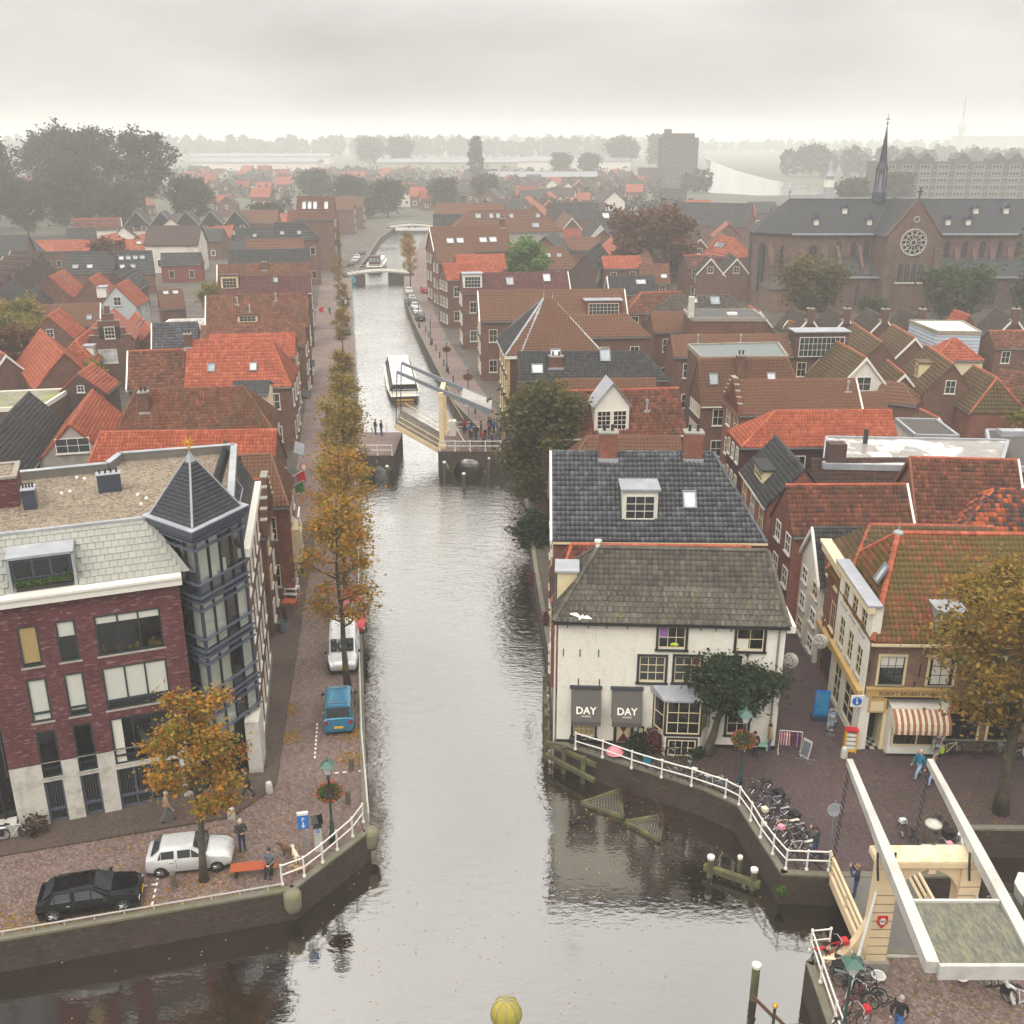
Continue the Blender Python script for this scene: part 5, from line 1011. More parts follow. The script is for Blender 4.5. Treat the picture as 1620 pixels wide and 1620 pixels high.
 ob('alley_cornice',MB().box(-.1,6.35,-.38,.4,8.7,8.82).mesh('alley_cornice','lead'),al); ob('cornice_moulding',MB().box(-.1,6.35,-.35,.02,8.35,8.7).mesh('cornice_moulding','cream'),al); ob('shop_frieze',MB().box(0,6.2,-.3,.0,3.2,3.65).mesh('shop_frieze','ochre'),al)
 ob('corner_pillar',MB().prism([(-.1,-.05),(.28,-.05),(.28,.3),(-.1,.3)],-.1,3.45).mesh('corner_pillar','white'),t)
 sg=ob('hanging_sign',MB().box(-.75,-.1,-.3,-.24,2.85,3.55).mesh('hanging_sign','white'),t); ds=MB(); ds.lathe([(.26,0),(.26,.02)],n=20); ob('sign_disc',ds.mesh('sign_disc','sign_blue'),sg,M=Matrix.Translation((-.42,-.3,3.2))@Matrix.Rotation(R(90),4,'X')); ob('sign_figure',MB().box(-.46,-.42,-.335,-.32,3.05,3.3).box(-.42,-.36,-.335,-.32,3.05,3.2).ball((-.44,-.325,3.36),.04).mesh('sign_figure','white'),sg)
 ob('side_flag_sign',MB().box(4.75,4.8,-.75,-.2,2.85,3.4).mesh('side_flag_sign','sign_red'),t)
 for x,z in ((2.7,5.0),(2.5,3.95),(-.0,5.2)):ob('wall_anchor',cached('wa3',lambda:MB().box(-.02,.02,-.05,0,-.35,.35).mesh('wall_anchor','iron')),t,loc=(x+.1,0,z))
tiles('shoproof',['733f2a','975639','82482f','a3633f'],moss='565026',mossamt=.78,dark='47291c',darkamt=.45)
plain('R2s','96604c',.85,.1,8)
shop()
def alley_house():
 t=thing('alley_brick_house','narrow red brick alley house with cream framed windows between white fronts','house',(19.5,55.2,0),R(-3))
 w=MB(); hs=[(.7+i*1.9,1.7+i*1.9,z,z+1.8) for i in range(2) for z in (3.6,)]+[(.8+i*1.9,1.6+i*1.9,6.3,7.1) for i in range(2)]
 wall_holes(w,0,4.4,-.1,8.2,hs,0,.1); M=place(0,4.4,0,R(-90)); ob('body',MB().box(.02,9,-.2,4.3,0,7.9).mesh('body','b'),t); a=ob('wall',w.mesh('wall','r'),t,M=M)
 for h in hs:window(a,place((h[0]+h[1])/2,.08,h[2]),round(h[1]-h[0],2),round(h[3]-h[2],2),'cream','glass_grey',2,2,'cream',.1,None,.08)
 ob('cornice',MB().box(-.1,4.5,-.4,.3,8.1,8.3).box(-.1,4.5,-.25,.05,7.6,8.1).mesh('cornice','cream'),a); ob('shop_frieze',MB().box(0,4.4,-.3,.0,2.8,3.1).mesh('shop_frieze','ochre'),a); ob('shop_glass',MB().box(.3,4.1,-.03,.0,.4,2.8).mesh('shop_glass','glass'),a)
 e=[Vector((.3,-.3,8.1)),Vector((9,-.3,8.1)),Vector((9,2.05,10.2)),Vector((1.8,2.05,10.2))]; eb=[Vector((9,4.4,8.1)),Vector((.3,4.4,8.1))]
 rb=MB(); rb.solid(e,(0,0,-.1)); rb.solid([eb[0],eb[1],e[3],e[2]],(0,0,-.1)); rb.solid([eb[1],e[0],e[3]],(0,0,-.1)); ro=ob('roof',rb.mesh('roof','Y'),t)
 for p,q,c_,d_ in ((e[0],e[1],e[2],e[3]),(eb[1],e[0],e[3],e[3])):
  U=(q-p).normalized(); v=d_-p; S_=v-U*v.dot(U); l2=S_.length; tile_slope('roof_tiles',p,U,S_.normalized(),l2,0,(q-p).length,v.dot(U),(c_-p).dot(U),.26,.33,4,'Y',ro)
 cp=MB(); ridge(cp,e[3],e[2]); ridge(cp,e[0],e[3]); ob('ridge_caps',cp.mesh('ridge_caps','O',rnd=True,uv=False),ro,kind='stuff')
alley_house()
# ------------------------------------------------------------------ pyramid roofed canal corner house
def pyramid_house():
 t=thing('pyramid_roof_house','canal corner house with tall pyramid roof, slate on one side and red on the other','house',(4.2,118.2,0),R(6))
 w,d,ze,zr=10.4,10.0,9.0,14.6
 b=MB(); b.box(-w/2,w/2,-d/2,d/2,-.1,ze); ob('wall',b.mesh('wall','b'),t); bx=MB(); bx.box(-w/2-.35,w/2+.3,-d/2-.3,d/2+.3,ze-.25,ze+.12); ob('cornice',bx.mesh('cornice','white'),t)
 P=[Vector((-w/2-.3,-d/2-.25,ze+.12)),Vector((w/2+.3,-d/2-.25,ze+.12)),Vector((w/2+.3,d/2+.25,ze+.12)),Vector((-w/2-.3,d/2+.25,ze+.12))]; A,B_=Vector((-.6,-.2,zr)),Vector((.4,-.2,zr-.15))
 ro=ob('roof',MB().add(P+[A,B_],[(0,1,5,4),(1,2,5),(2,3,4,5),(3,0,4)]).mesh('roof','R'),t)
 for p,q,c_,d_,m_ in ((P[0],P[1],B_,A,'R'),(P[1],P[2],B_,B_,'R'),(P[3],P[0],A,A,'S')):
  U=(q-p).normalized(); v=d_-p; S_=v-U*v.dot(U); l2=S_.length; tile_slope('roof_tiles',p,U,S_.normalized(),l2,0,(q-p).length,v.dot(U),(c_-p).dot(U),.3,.36,3,m_,ro)
 for p,q in ((P[0],A),(P[1],B_),(P[3],A),(P[0]+Vector((1.6,0,0)),A),(P[2],B_)):ob('hip_flashing',MB().cyl(p,q,.16,.16,5).mesh('hip_flashing','lead'),ro)
 ob('finial',MB().cyl(A,A+Vector((0,0,.9)),.08,.02,6).cyl(B_,B_+Vector((0,0,.8)),.08,.02,6).mesh('finial','lead'),ro)
 for i in range(4):
  for z in (1.2,4.2,6.9):window(t,place(-w/2,-(-3.6+i*2.4),z,R(-90)),1.1,1.7,'cream','glass',2,2,'stonewhite')
 ob('gable_trim',MB().box(-w/2-.06,-w/2+.2,-d/2-.12,-d/2+.0,0,ze).mesh('gable_trim','ochre'),t); ob('green_door',MB().box(-w/2+.3,-w/2+2.0,-d/2-.08,-d/2,.1,3.6).mesh('green_door','greenframe'),t); lo=ob('low_tiled_wall',MB().box(-w/2+.3,w/2,-d/2-.06,-d/2-.005,4.2,ze-.3).mesh('low_tiled_wall','T'),t)
pyramid_house()
# ------------------------------------------------------------------ flat roofed and other odd buildings
def flat(name,label,P,z,roofmat,wallmat,trim='white',extras=()):
 t=thing(name,label,'building'); ob('wall',MB().prism(P,-.1,z-.05).mesh('wall',wallmat),t); C=sum((Vector(p) for p in P),Vector((0,0)))/len(P)
 ob('roof',MB().prism([C+(Vector(p)-C)*.985 for p in P],z-.05,z+.02).mesh('roof',roofmat),t); tr=MB()
 for p,q in zip(P,P[1:]+P[:1]):tr.slab(p,q,.25,z-.3,z+.16)
 ob('roof_trim',tr.mesh('roof_trim',trim),t)
 for (x,y,w,d,hh,m_,n_) in extras:ob(n_,MB().box(x-w/2,x+w/2,y-d/2,y+d/2,z,z+hh).mesh(n_,m_),t)
 return t
def patchy(name,a,b_):
 m,nt,b,N,L=nodes(name); g=N('ShaderNodeNewGeometry'); n=noise(N,L,.32,4,g.outputs['Position']); L(mixc(N,L,rng_(N,L,n.outputs[0],.5,.56,0,1),a,b_),b.inputs['Base Color']); n2=noise(N,L,.25,3,g.outputs['Position']); L(rng_(N,L,n2.outputs[0],.45,.6,.25,.9),b.inputs['Roughness'])
patchy('wet_white_roof','8a857f','c9c7c2'); patchy('moss_roof','6f6a52','767a38'); plain('metal_roof','5f6665',.45,.08,2); plain('bitumen','4b4a4a',.9,.12,2)
flat('flat_roof_building','building with wide flat grey roof patched with white rain puddles and skylights',[(23.6,74.0),(36.5,73.0),(40.5,80.5),(26.0,81.5)],8.6,'wet_white_roof','b','lead',[(28.5,76,1.6,1.2,.25,'white','rooflight'),(29.6,77.5,1.6,1.2,.25,'white','rooflight'),(24.6,74.6,1.3,1.1,1.6,'p','chimney'),(28.6,79.8,.3,.3,1.2,'iron','flue')])
flat('flat_roof_building','building with flat brown gravel roof and pale hatch behind the puddled roof',[(37.5,76),(48,74.6),(48.5,86),(41.5,86.5)],7.8,'gravel_dark','b','lead',[(43,78,2.0,1.3,.3,'white','roof_hatch'),(43,85,2.2,1.0,.5,'lead','roof_hatch')])
flat('courtyard_shed','low shed with mossy green flat roof beside the rounded brick gable',[(-56.8,103.5),(-49.5,105),(-49.8,113),(-57.5,111.5)],5.2,'moss_roof','b','white');
flat('flat_roof_annex','white walled annex with weedy flat roof beside orange hipped roof',[(37.0,90.5),(40.8,90.2),(41.0,96),(37.2,96.3)],6.2,'gravel_dark','w','lead')
flat('flat_roof_annex','annex with pale flat roof behind the black slate roof',[(-48,139),(-40.6,140),(-41.4,147),(-48.6,146)],7.4,'wet_white_roof','b','white')
flat('metal_roof_building','building with shallow grey metal roof above red tile skirt',[(19.5,104.2),(28.4,104.6),(29.2,112),(19.2,111)],10.6,'metal_roof','b','stone')
flat('flat_roof_building','town building with dark flat roof and ornate gable beside grey slate roof',[(22.5,128),(31.5,128),(31.5,135),(22.5,135)],10.6,'bitumen','b','stone',[(28,131,1.2,1.0,.3,'white','rooflight'),(22.4,129,.7,.7,2.6,'stonewhite','gable_ornament')])
flat('striped_scaffold','building wrapped in blue and white striped scaffold sheeting with white roof',[(55.5,133.5),(61,133),(62,141.5),(55,142)],8.0,'w','w','stone')
for i in range(7):
 b_=MB()
 for p,q in (((55.5,133.5),(61,133)),((55,142),(55.5,133.5))):b_.slab(p,q,.06,4.6+i*.45,4.8+i*.45,side=-1)
 ob('blue_stripe',b_.mesh('blue_stripe','cloth_paleblue'),bpy.data.objects['striped_scaffold'])
 # cream facade annexes seen behind left roofs
H('back_house','cream plastered back wall with flat lead roof behind the mossy brown roof',-24.6,95,8,3.2,4,9.6,10.2,'S','c')
# stepped gable house, left background
t=thing('stepped_gable_house','brown brick house with small stepped gable, shuttered window and white framed window below','house',(-53.8,136.8,0),R(14))
g=MB(); g.box(-3,3,0,6,-.1,6.0)
for i in range(4):hw=2.6-i*.62; g.box(-hw,hw,0,.4,6.0+i*.95,6.95+i*.95)
g.box(-.35,.35,0,.4,9.8,10.8); ob('wall',g.mesh('wall','b'),t); cp=MB()
for i in range(4):hw=2.6-i*.62; cp.box(-hw-.06,hw+.06,-.05,.45,6.95+i*.95,7.03+i*.95)
ob('gable_coping',cp.mesh('gable_coping','stone'),t); o=window(t,place(0,0,6.5),1.3,1.6,'white','glass',3,3,'stonewhite'); ob('shutter',MB().box(-1.35,-.7,-.06,0,0,1.6).box(.7,1.35,-.06,0,0,1.6).mesh('shutter','blackpaint'),o); window(t,place(-.6,0,3.2),2.4,1.9,'white','glass_white',4,3,'stonewhite')
rr=MB(); [rr.solid([(s*3.1,.4,6.0),(s*3.1,7.5,6.0),(0,7.5,9.4),(0,.4,9.4)][::s],(0,0,.1)) for s in (-1,1)]; ob('roof',rr.mesh('roof','O'),t)
H('brick_house','brick alley house with slate roof and cream dormer beside the flat white roof',21.0,74.4,-90,8.6,4.4,7.0,9.5,'S','r',F='3x2',gut='w',dm=[(-.05,.15,2.8,1.1,'c')])
H('canal_house','brick canal house with stepped gable top wedged behind the glass corner tower',-22.0,64.2,8.7,11,5.6,7.6,10.4,'T','b',wr='2x3',step='R')
H('canal_house','narrow canal house with white bay window above the shop goods',-23.0,70.6,8.7,11,6.0,7.4,10.2,'R','r',wr='2x3',hr=1.2)
t=thing('bay_balcony','white bay window with balcony on the left canal front','bay window',(-16.55,70.2,0),R(98.7)); ob('bay',MB().box(-1.1,1.1,-1.0,.1,2.6,5.2).mesh('bay','cream'),t); window(t,place(0,-1.0,3.2),1.8,1.7,'white','glass_grey',3,2)
for i in range(9):ob('baluster',cached('balu',lambda:MB().cyl((0,0,5.2),(0,0,6.1),.03).mesh('baluster','white')),t,loc=(-1.0+i*.25,-.95,0))
ob('balcony_rail',MB().box(-1.1,1.1,-1.0,-.9,6.1,6.18).mesh('balcony_rail','white'),t)
# ------------------------------------------------------------------ trees
def leaf_cards(name,C,size,mat,rnd,seed=0,flat=.5):
 r=np.random.default_rng(seed); n=len(C); A=r.normal(size=(n,3)); A[:,2]*=flat; A/=np.linalg.norm(A,axis=1,keepdims=True)
 B=np.cross(A,r.normal(size=(n,3))); B/=np.linalg.norm(B,axis=1,keepdims=True)+1e-9
 s=size*r.uniform(.4,1.6,(n,1)); V=np.stack([C-A*s,C-B*s*.55,C+A*s,C+B*s*.55],1).reshape(-1,3)
 me=bpy.data.meshes.new(name); me.vertices.add(4*n); me.vertices.foreach_set('co',V.astype(np.float32).ravel())
 me.loops.add(4*n); me.loops.foreach_set('vertex_index',np.arange(4*n,dtype=np.int32)); me.polygons.add(n); me.polygons.foreach_set('loop_start',(np.arange(n)*4).astype(np.int32))
 me.update(calc_edges=True); return finish(me,[mat],False,rnd,False)
def make_tree(seed,h,r,zb,n,size,mat,nl=16,top=.95,lean=.3,sub=5,spread=.5,bark='bark',tr=.16):
 """tapered trunk, limbs and twigs; leaves scattered in clumps round the twigs"""
 q=random.Random(seed); rg=np.random.default_rng(seed); mb=MB(); pts=[]; x=y=0
 for i in range(9):z=h*top*i/8; pts.append(Vector((x,y,z))); x+=q.uniform(-lean,lean)*.35; y+=q.uniform(-lean,lean)*.35
 rad=[tr*(1.25 if i==0 else 1)*(1-.88*i/8) for i in range(9)]; mb.tube(pts,rad,8)
 def trunk(z):f=min(7.99,z/(h*top)*8); i=int(f); return pts[i].lerp(pts[i+1],f-i)
 ends=[]
 for k in range(nl):
  f=(k+.5)/nl; z0=zb+(h*top*.93-zb)*f; a=k*2.4+q.uniform(-.4,.4); env=math.sin(math.pi*(.18+.74*f))**.7
  Lk=r*env*q.uniform(.75,1.15); p=trunk(z0); up=q.uniform(.25,.75); d=Vector((math.cos(a),math.sin(a),up)).normalized()
  l=[p+d*(Lk*t)+Vector((q.uniform(-.12,.12),q.uniform(-.12,.12),.1*Lk*t*t)) for t in (0,.35,.7,1)]; r0=tr*.42*(1-.6*f); mb.tube(l,[r0,r0*.7,r0*.4,r0*.15],5)
  ends+=[(l[2],.6),(l[3],1)]
  for s in range(sub):
   t=q.uniform(.3,1); b=l[0].lerp(l[3],t); dd=(d+Vector((q.uniform(-1,1),q.uniform(-1,1),q.uniform(-.4,.9)))).normalized(); e=b+dd*Lk*q.uniform(.25,.5); mb.tube([b,e],[r0*.3,r0*.08],4); ends+=[(e,1),(b.lerp(e,.6),.7)]
 ends+=[(trunk(h*top*.97),1)]
 E=np.array([tuple(e[0]) for e in ends]); wt=np.array([e[1] for e in ends])*rg.uniform(.35,1.3,len(ends)); wt/=wt.sum(); ix=rg.choice(len(E),n,p=wt)
 C=E[ix]+rg.normal(size=(n,3))*spread*np.array([1,1,.75])*rg.uniform(.3,1.1,(n,1)); tone=rg.random(len(E))
 rnd=np.clip(tone[ix]*.6+rg.random(n)*.4,0,1)
 return mb.mesh('trunk',bark,smooth=True),leaf_cards('crown',C,size,mat,rnd,seed)
TREES={}
def tree(name,label,key,loc,sc=1,rz=0,group=None,kw=None):
 if key not in TREES:TREES[key]=make_tree(**kw)
 a,b=TREES[key]; t=thing(name,label,'tree',loc,rz,group); t.scale=(sc,sc,sc)
 ob('trunk',a,t); ob('crown',b,t,kind='stuff'); return t
QA=dict(seed=3,h=13.2,r=2.2,zb=3.8,n=5600,size=.105,mat='leaf_autumn',nl=22,sub=6,spread=.5,tr=.2)
QB=dict(seed=8,h=13.5,r=1.95,zb=3.6,n=4300,size=.13,mat='leaf_olive',nl=20,sub=6,spread=.55,tr=.2)
QC=dict(seed=21,h=12.5,r=1.8,zb=3.4,n=3800,size=.18,mat='leaf_olive',nl=18,sub=6,spread=.55,tr=.2)
g_='trees along the left quay'
tree('quay_tree','tall orange brown autumn tree between the white van and the blue van','QA',(-10.2,55.9,0),1,.3,g_,QA)
tree('quay_tree','autumn tree on the quay behind the red car, second along the left canal bank','QA',(-12.0,67.2,0),.98,2.4,g_)
tree('quay_tree','olive brown quay tree opposite the dark tree by the black tile house','QB',(-13.4,79,0),1,0,g_,QB)
tree('quay_tree','olive brown quay tree right before the drawbridge abutment','QB',(-15.7,93,0),.92,2.0,g_)
tree('quay_tree','mixed green and brown quay tree just past the drawbridge','QC',(-20.0,119,0),.72,1.0,g_,QC)
tree('quay_tree','thin autumn quay tree beyond the tour boat','QC',(-26.3,158,0),.62,3.0,g_)
tree('quay_tree','hazy autumn quay tree in front of the small bridge on the left bank','QC',(-30.8,188,0),.6,5.0,g_)
tree('quay_tree','hazy reddish quay tree beside the small bridge on the left bank','QB',(-37,222,0),.68,1.4,g_)
tree('quay_tree','hazy brown quay tree behind the small bridge by the moored barge','QC',(-45,268,0),.8,2.4,g_)
tree('quay_tree','orange quay tree at the right end of the small bridge','QA',(-22.5,230,0),.9,4.4,'trees along the right quay')
tree('quay_tree','bare thin tree on the right quay beyond the small bridge','QC',(-26.6,268,0),.8,.9,'trees along the right quay')
tree('corner_tree','small orange autumn tree in front of the stone base beside the silver car','CT',(-14.1,38.2,0),1,0,None,dict(seed=5,h=9.9,r=2.05,zb=3.3,n=8500,size=.095,mat='leaf_autumn',nl=18,sub=6,spread=.36,tr=.19))
tree('shop_tree','large brown green autumn tree in front of the shop at the right edge','RT',(24.6,43.2,0),1,1.0,None,dict(seed=13,h=13.5,r=4.4,zb=4.0,n=19000,size=.13,mat='leaf_gold',nl=26,sub=7,spread=.6,tr=.34))
tree('cafe_tree','bushy dark green tree before the white house front','DT',(10.8,48.3,0),1,.6,None,dict(seed=17,h=5.9,r=2.3,zb=2.5,n=13000,size=.12,mat='leaf_green',nl=20,sub=8,spread=.55,top=.88,tr=.26))
bpy.data.objects['cafe_tree'].rotation_euler[1]=.2
tree('canal_tree','big brown green tree hanging over the canal beside the drawbridge crowd','KT',(2.9,85.5,-.3),1,2,None,dict(seed=23,h=12.4,r=3.4,zb=2.2,n=17000,size=.2,mat='leaf_canal',nl=28,sub=7,spread=.85,tr=.35))
tree('canal_shrub','dark ivy shrub growing from the canal wall under the big tree','KS',(1.9,80,-1.5),.8,0,None,dict(seed=29,h=5,r=1.7,zb=.3,n=3500,size=.2,mat='leaf_green',nl=14,sub=5,spread=.45,tr=.1))
tree('church_tree','round brown green tree in front of the church apse','CH1',(54.5,188,0),1,0,None,dict(seed=31,h=9.6,r=5.3,zb=1.5,n=9000,size=.36,mat='leaf_mixed',nl=26,sub=6,spread=1.1,tr=.35))
tree('church_tree','bright green tree in front of the church transept','CH2',(80,186,0),1,2,None,dict(seed=37,h=8.4,r=5.2,zb=1.2,n=8000,size=.36,mat='leaf_park',nl=26,sub=6,spread=1.1,tr=.35))
tree('church_tree','dark purple green tall tree at the right edge beside the church','CH3',(98.5,188,0),1,2,None,dict(seed=41,h=16,r=6,zb=1.5,n=11000,size=.5,mat='leaf_far',nl=30,sub=6,spread=1.3,tr=.45))
tree('church_bush','low dark bush below the church transept windows','CH2',(66,189,0),.42,1.0)
tree('copper_tree','wide copper brown tree among hazy gables left of the church','CP',(31,228,0),1,0,None,dict(seed=43,h=15.5,r=8,zb=2,n=8000,size=.55,mat='leaf_copper',nl=28,sub=6,spread=1.3,tr=.4))
tree('courtyard_tree','small green tree between red roofs by the wide red roof','GT',(3.0,200,0),1,0,None,dict(seed=47,h=13.5,r=4,zb=3,n=4500,size=.4,mat='leaf_fresh',nl=20,sub=5,spread=.8,tr=.25))
tree('yellow_tree','yellow and green tree among courtyards at the right edge','YT',(55.5,101,0),1,0,None,dict(seed=53,h=7.6,r=3.6,zb=1,n=8000,size=.22,mat='leaf_yellow',nl=24,sub=6,spread=.6,tr=.2))
tree('courtyard_tree','dark green bush below the yellow tree','YB',(56,97,0),1,0,None,dict(seed=59,h=5.2,r=3.6,zb=.4,n=5000,size=.22,mat='leaf_green',nl=20,sub=6,spread=.7,tr=.2))
for i,(x,y,s,k,lab) in enumerate([(-76,158,1,0,'yellow brown tree in the left yards above the rust tree'),(-66,133,.95,1,'rust coloured tree beside the steep orange roof'),(-71,152,.8,0,'olive yard tree before the wide old red roof'),(-53,186,.85,0,'yellow green tree beside the pale blue gable'),(-89,232,1.2,1,'brown tree in front of the slate barn'),(-54,128,.6,0,'small yellowing tree below the stepped gable')]):
 tree('yard_tree',lab,'Y%d'%k,(x,y,0),s,i*1.3,None,dict(seed=61+k,h=8.5,r=3.6,zb=1.4,n=5500,size=.26,mat=['leaf_yellow','leaf_copper'][k],nl=22,sub=6,spread=.6,tr=.2))
BIG=dict(seed=71,h=33,r=13,zb=4,n=15000,size=.6,mat='leaf_far',nl=38,sub=8,spread=2.0,tr=.8)
BG2=dict(seed=73,h=32,r=12,zb=9,n=9000,size=.55,mat='leaf_far',nl=32,sub=7,spread=1.6,tr=.7)
for i,(x,y,s,k,lab) in enumerate([(-215,400,1.02,0,'huge dark hazy tree at the left edge of the town'),(-186,375,.95,0,'dark hazy tree next to the left edge giant'),(-160,405,1.05,1,'tall open crowned tree, middle of the big hazy trees'),(-136,395,1.0,1,'tall airy tree, rightmost of the big hazy trees'),(-148,360,.7,0,'lower rounded tree below the tall airy ones'),(-112,372,.55,0,'small rounded tree right of the big hazy trees'),(-232,350,.6,0,'dark rounded tree under the left edge giant'),(-172,345,.5,1,'low tree in front of the big hazy trees'),(-185,440,1.0,0,'hazy tree rising behind the big trees'),(-205,355,.72,0,'mid height tree below the left edge giant'),(-128,345,.5,0,'low dark tree right of the open crowned tree'),(-160,350,.55,0,'low dark tree filling the foot of the open crowned tree'),(-190,330,.5,0,'low dark tree nearest the white gabled villa'),(-240,420,1.05,0,'giant tree cut by the left picture edge')]):
 tree('park_tree',lab,'B%d'%k,(x,y,0),s,i*1.1,'big trees beyond the left houses',[BIG,BG2][k])
FT=dict(seed=79,h=20,r=9,zb=2,n=4200,size=.9,mat='leaf_far',nl=24,sub=5,spread=1.9,tr=.5)
for i,(x,y,s,lab) in enumerate([(-155,1180,1.45,'round hazy tree, left of the pair beyond the far bridge'),(-124,1190,1.45,'round hazy tree, right of the pair beyond the far bridge'),(-72,470,.75,'hazy green tree behind the end of the left street'),(-52,445,.72,'hazy green tree behind the far bridge'),(-30,470,.7,'hazy green tree right behind the far bridge'),(-12,520,.7,'hazy rounded tree before the lone poplar'),(110,1080,1.5,'hazy round tree left of the brick tower block'),(146,1060,1.6,'large hazy tree beside the brick tower block'),(40,900,.9,'small round hazy tree in front of the sheds'),(62,880,.9,'small round hazy tree beside the sheds'),(172,480,.8,'hazy tree behind the church ridge'),(150,470,.7,'greenish hazy tree behind the church spire'),(250,900,1.2,'hazy rounded tree beyond the river'),(-95,520,.8,'hazy tree behind the balcony flats'),(-80,345,.55,'dark hazy tree beside the balcony flats')]):
 tree('distant_tree',lab,'FT',(x,y,0),s,i*.9,'hazy trees in the distance',FT)
tree('lone_poplar','slim dark poplar standing alone in the haze','LP',(-25,750,0),1,0,None,dict(seed=83,h=33,r=5.0,zb=2,n=3500,size=.9,mat='leaf_far',nl=30,sub=5,spread=1.0,tr=.4))
# far belts of trees that read as one mass
def belt(label,x0,x1,y,h,n,seed,size=3.2):
 rg=np.random.default_rng(seed); m=int((x1-x0)/(h*.42))+2; cx=np.linspace(x0,x1,m)+rg.normal(size=m)*h*.1; hh=h*rg.uniform(.72,1.05,m); cy=y+rg.normal(size=m)*h*.4; ix=rg.integers(0,m,n)
 d=rg.normal(size=(n,3)); d/=np.linalg.norm(d,axis=1,keepdims=True); d*=rg.uniform(.3,1,(n,1))**.5
 C=np.stack([cx[ix]+d[:,0]*h*.3,cy[ix]+d[:,1]*h*.3,hh[ix]*(.53+d[:,2]*.47)],1)
 tag(ob('far_treeline',leaf_cards('far_treeline',C,size,'leaf_far',rg.random(n),seed)),label,'treeline',kind='stuff')
belt('even row of tall hazy trees along the horizon left of centre',-680,-150,1750,34,9000,1); belt('fainter hazy tree belt along the horizon behind the sheds',-230,180,1650,33,7000,2); belt('very faint tree belt on the right horizon beyond the river',250,1600,2300,26,9000,3,4); belt('faint tree belt at the left horizon behind the big trees',-1300,-600,1900,36,8000,4,4)
belt('hazy wood on the far bank of the river',235,420,900,24,4000,5,2.2); belt('hazy belt of trees behind the church and flats',330,760,1250,22,6000,6,2.6); belt('hazy hedge of trees on the near river bank',104,117,640,14,900,7,1.2); belt('faint tree belt behind the round pair of trees',-420,400,2500,34,7000,8,5)
q=random.Random(12)
for i,(x0,x1,y,h) in enumerate([(-330,-90,560,9),(-300,-70,690,10),(-260,-60,820,10),(-60,80,560,8),(-80,90,660,9),(-120,90,830,11),(-95,-58,440,9),(-25,80,455,8)]):belt('hazy garden trees and bushes of the far town, belt %s'%['before the left sheds','behind the first red roofs on the left','along the left sheds','beyond the canal end','before the lone poplar','behind the lone poplar','left of the last bridge','right of the last bridge'][i],x0,x1,y,h,2200,20+i,.9)
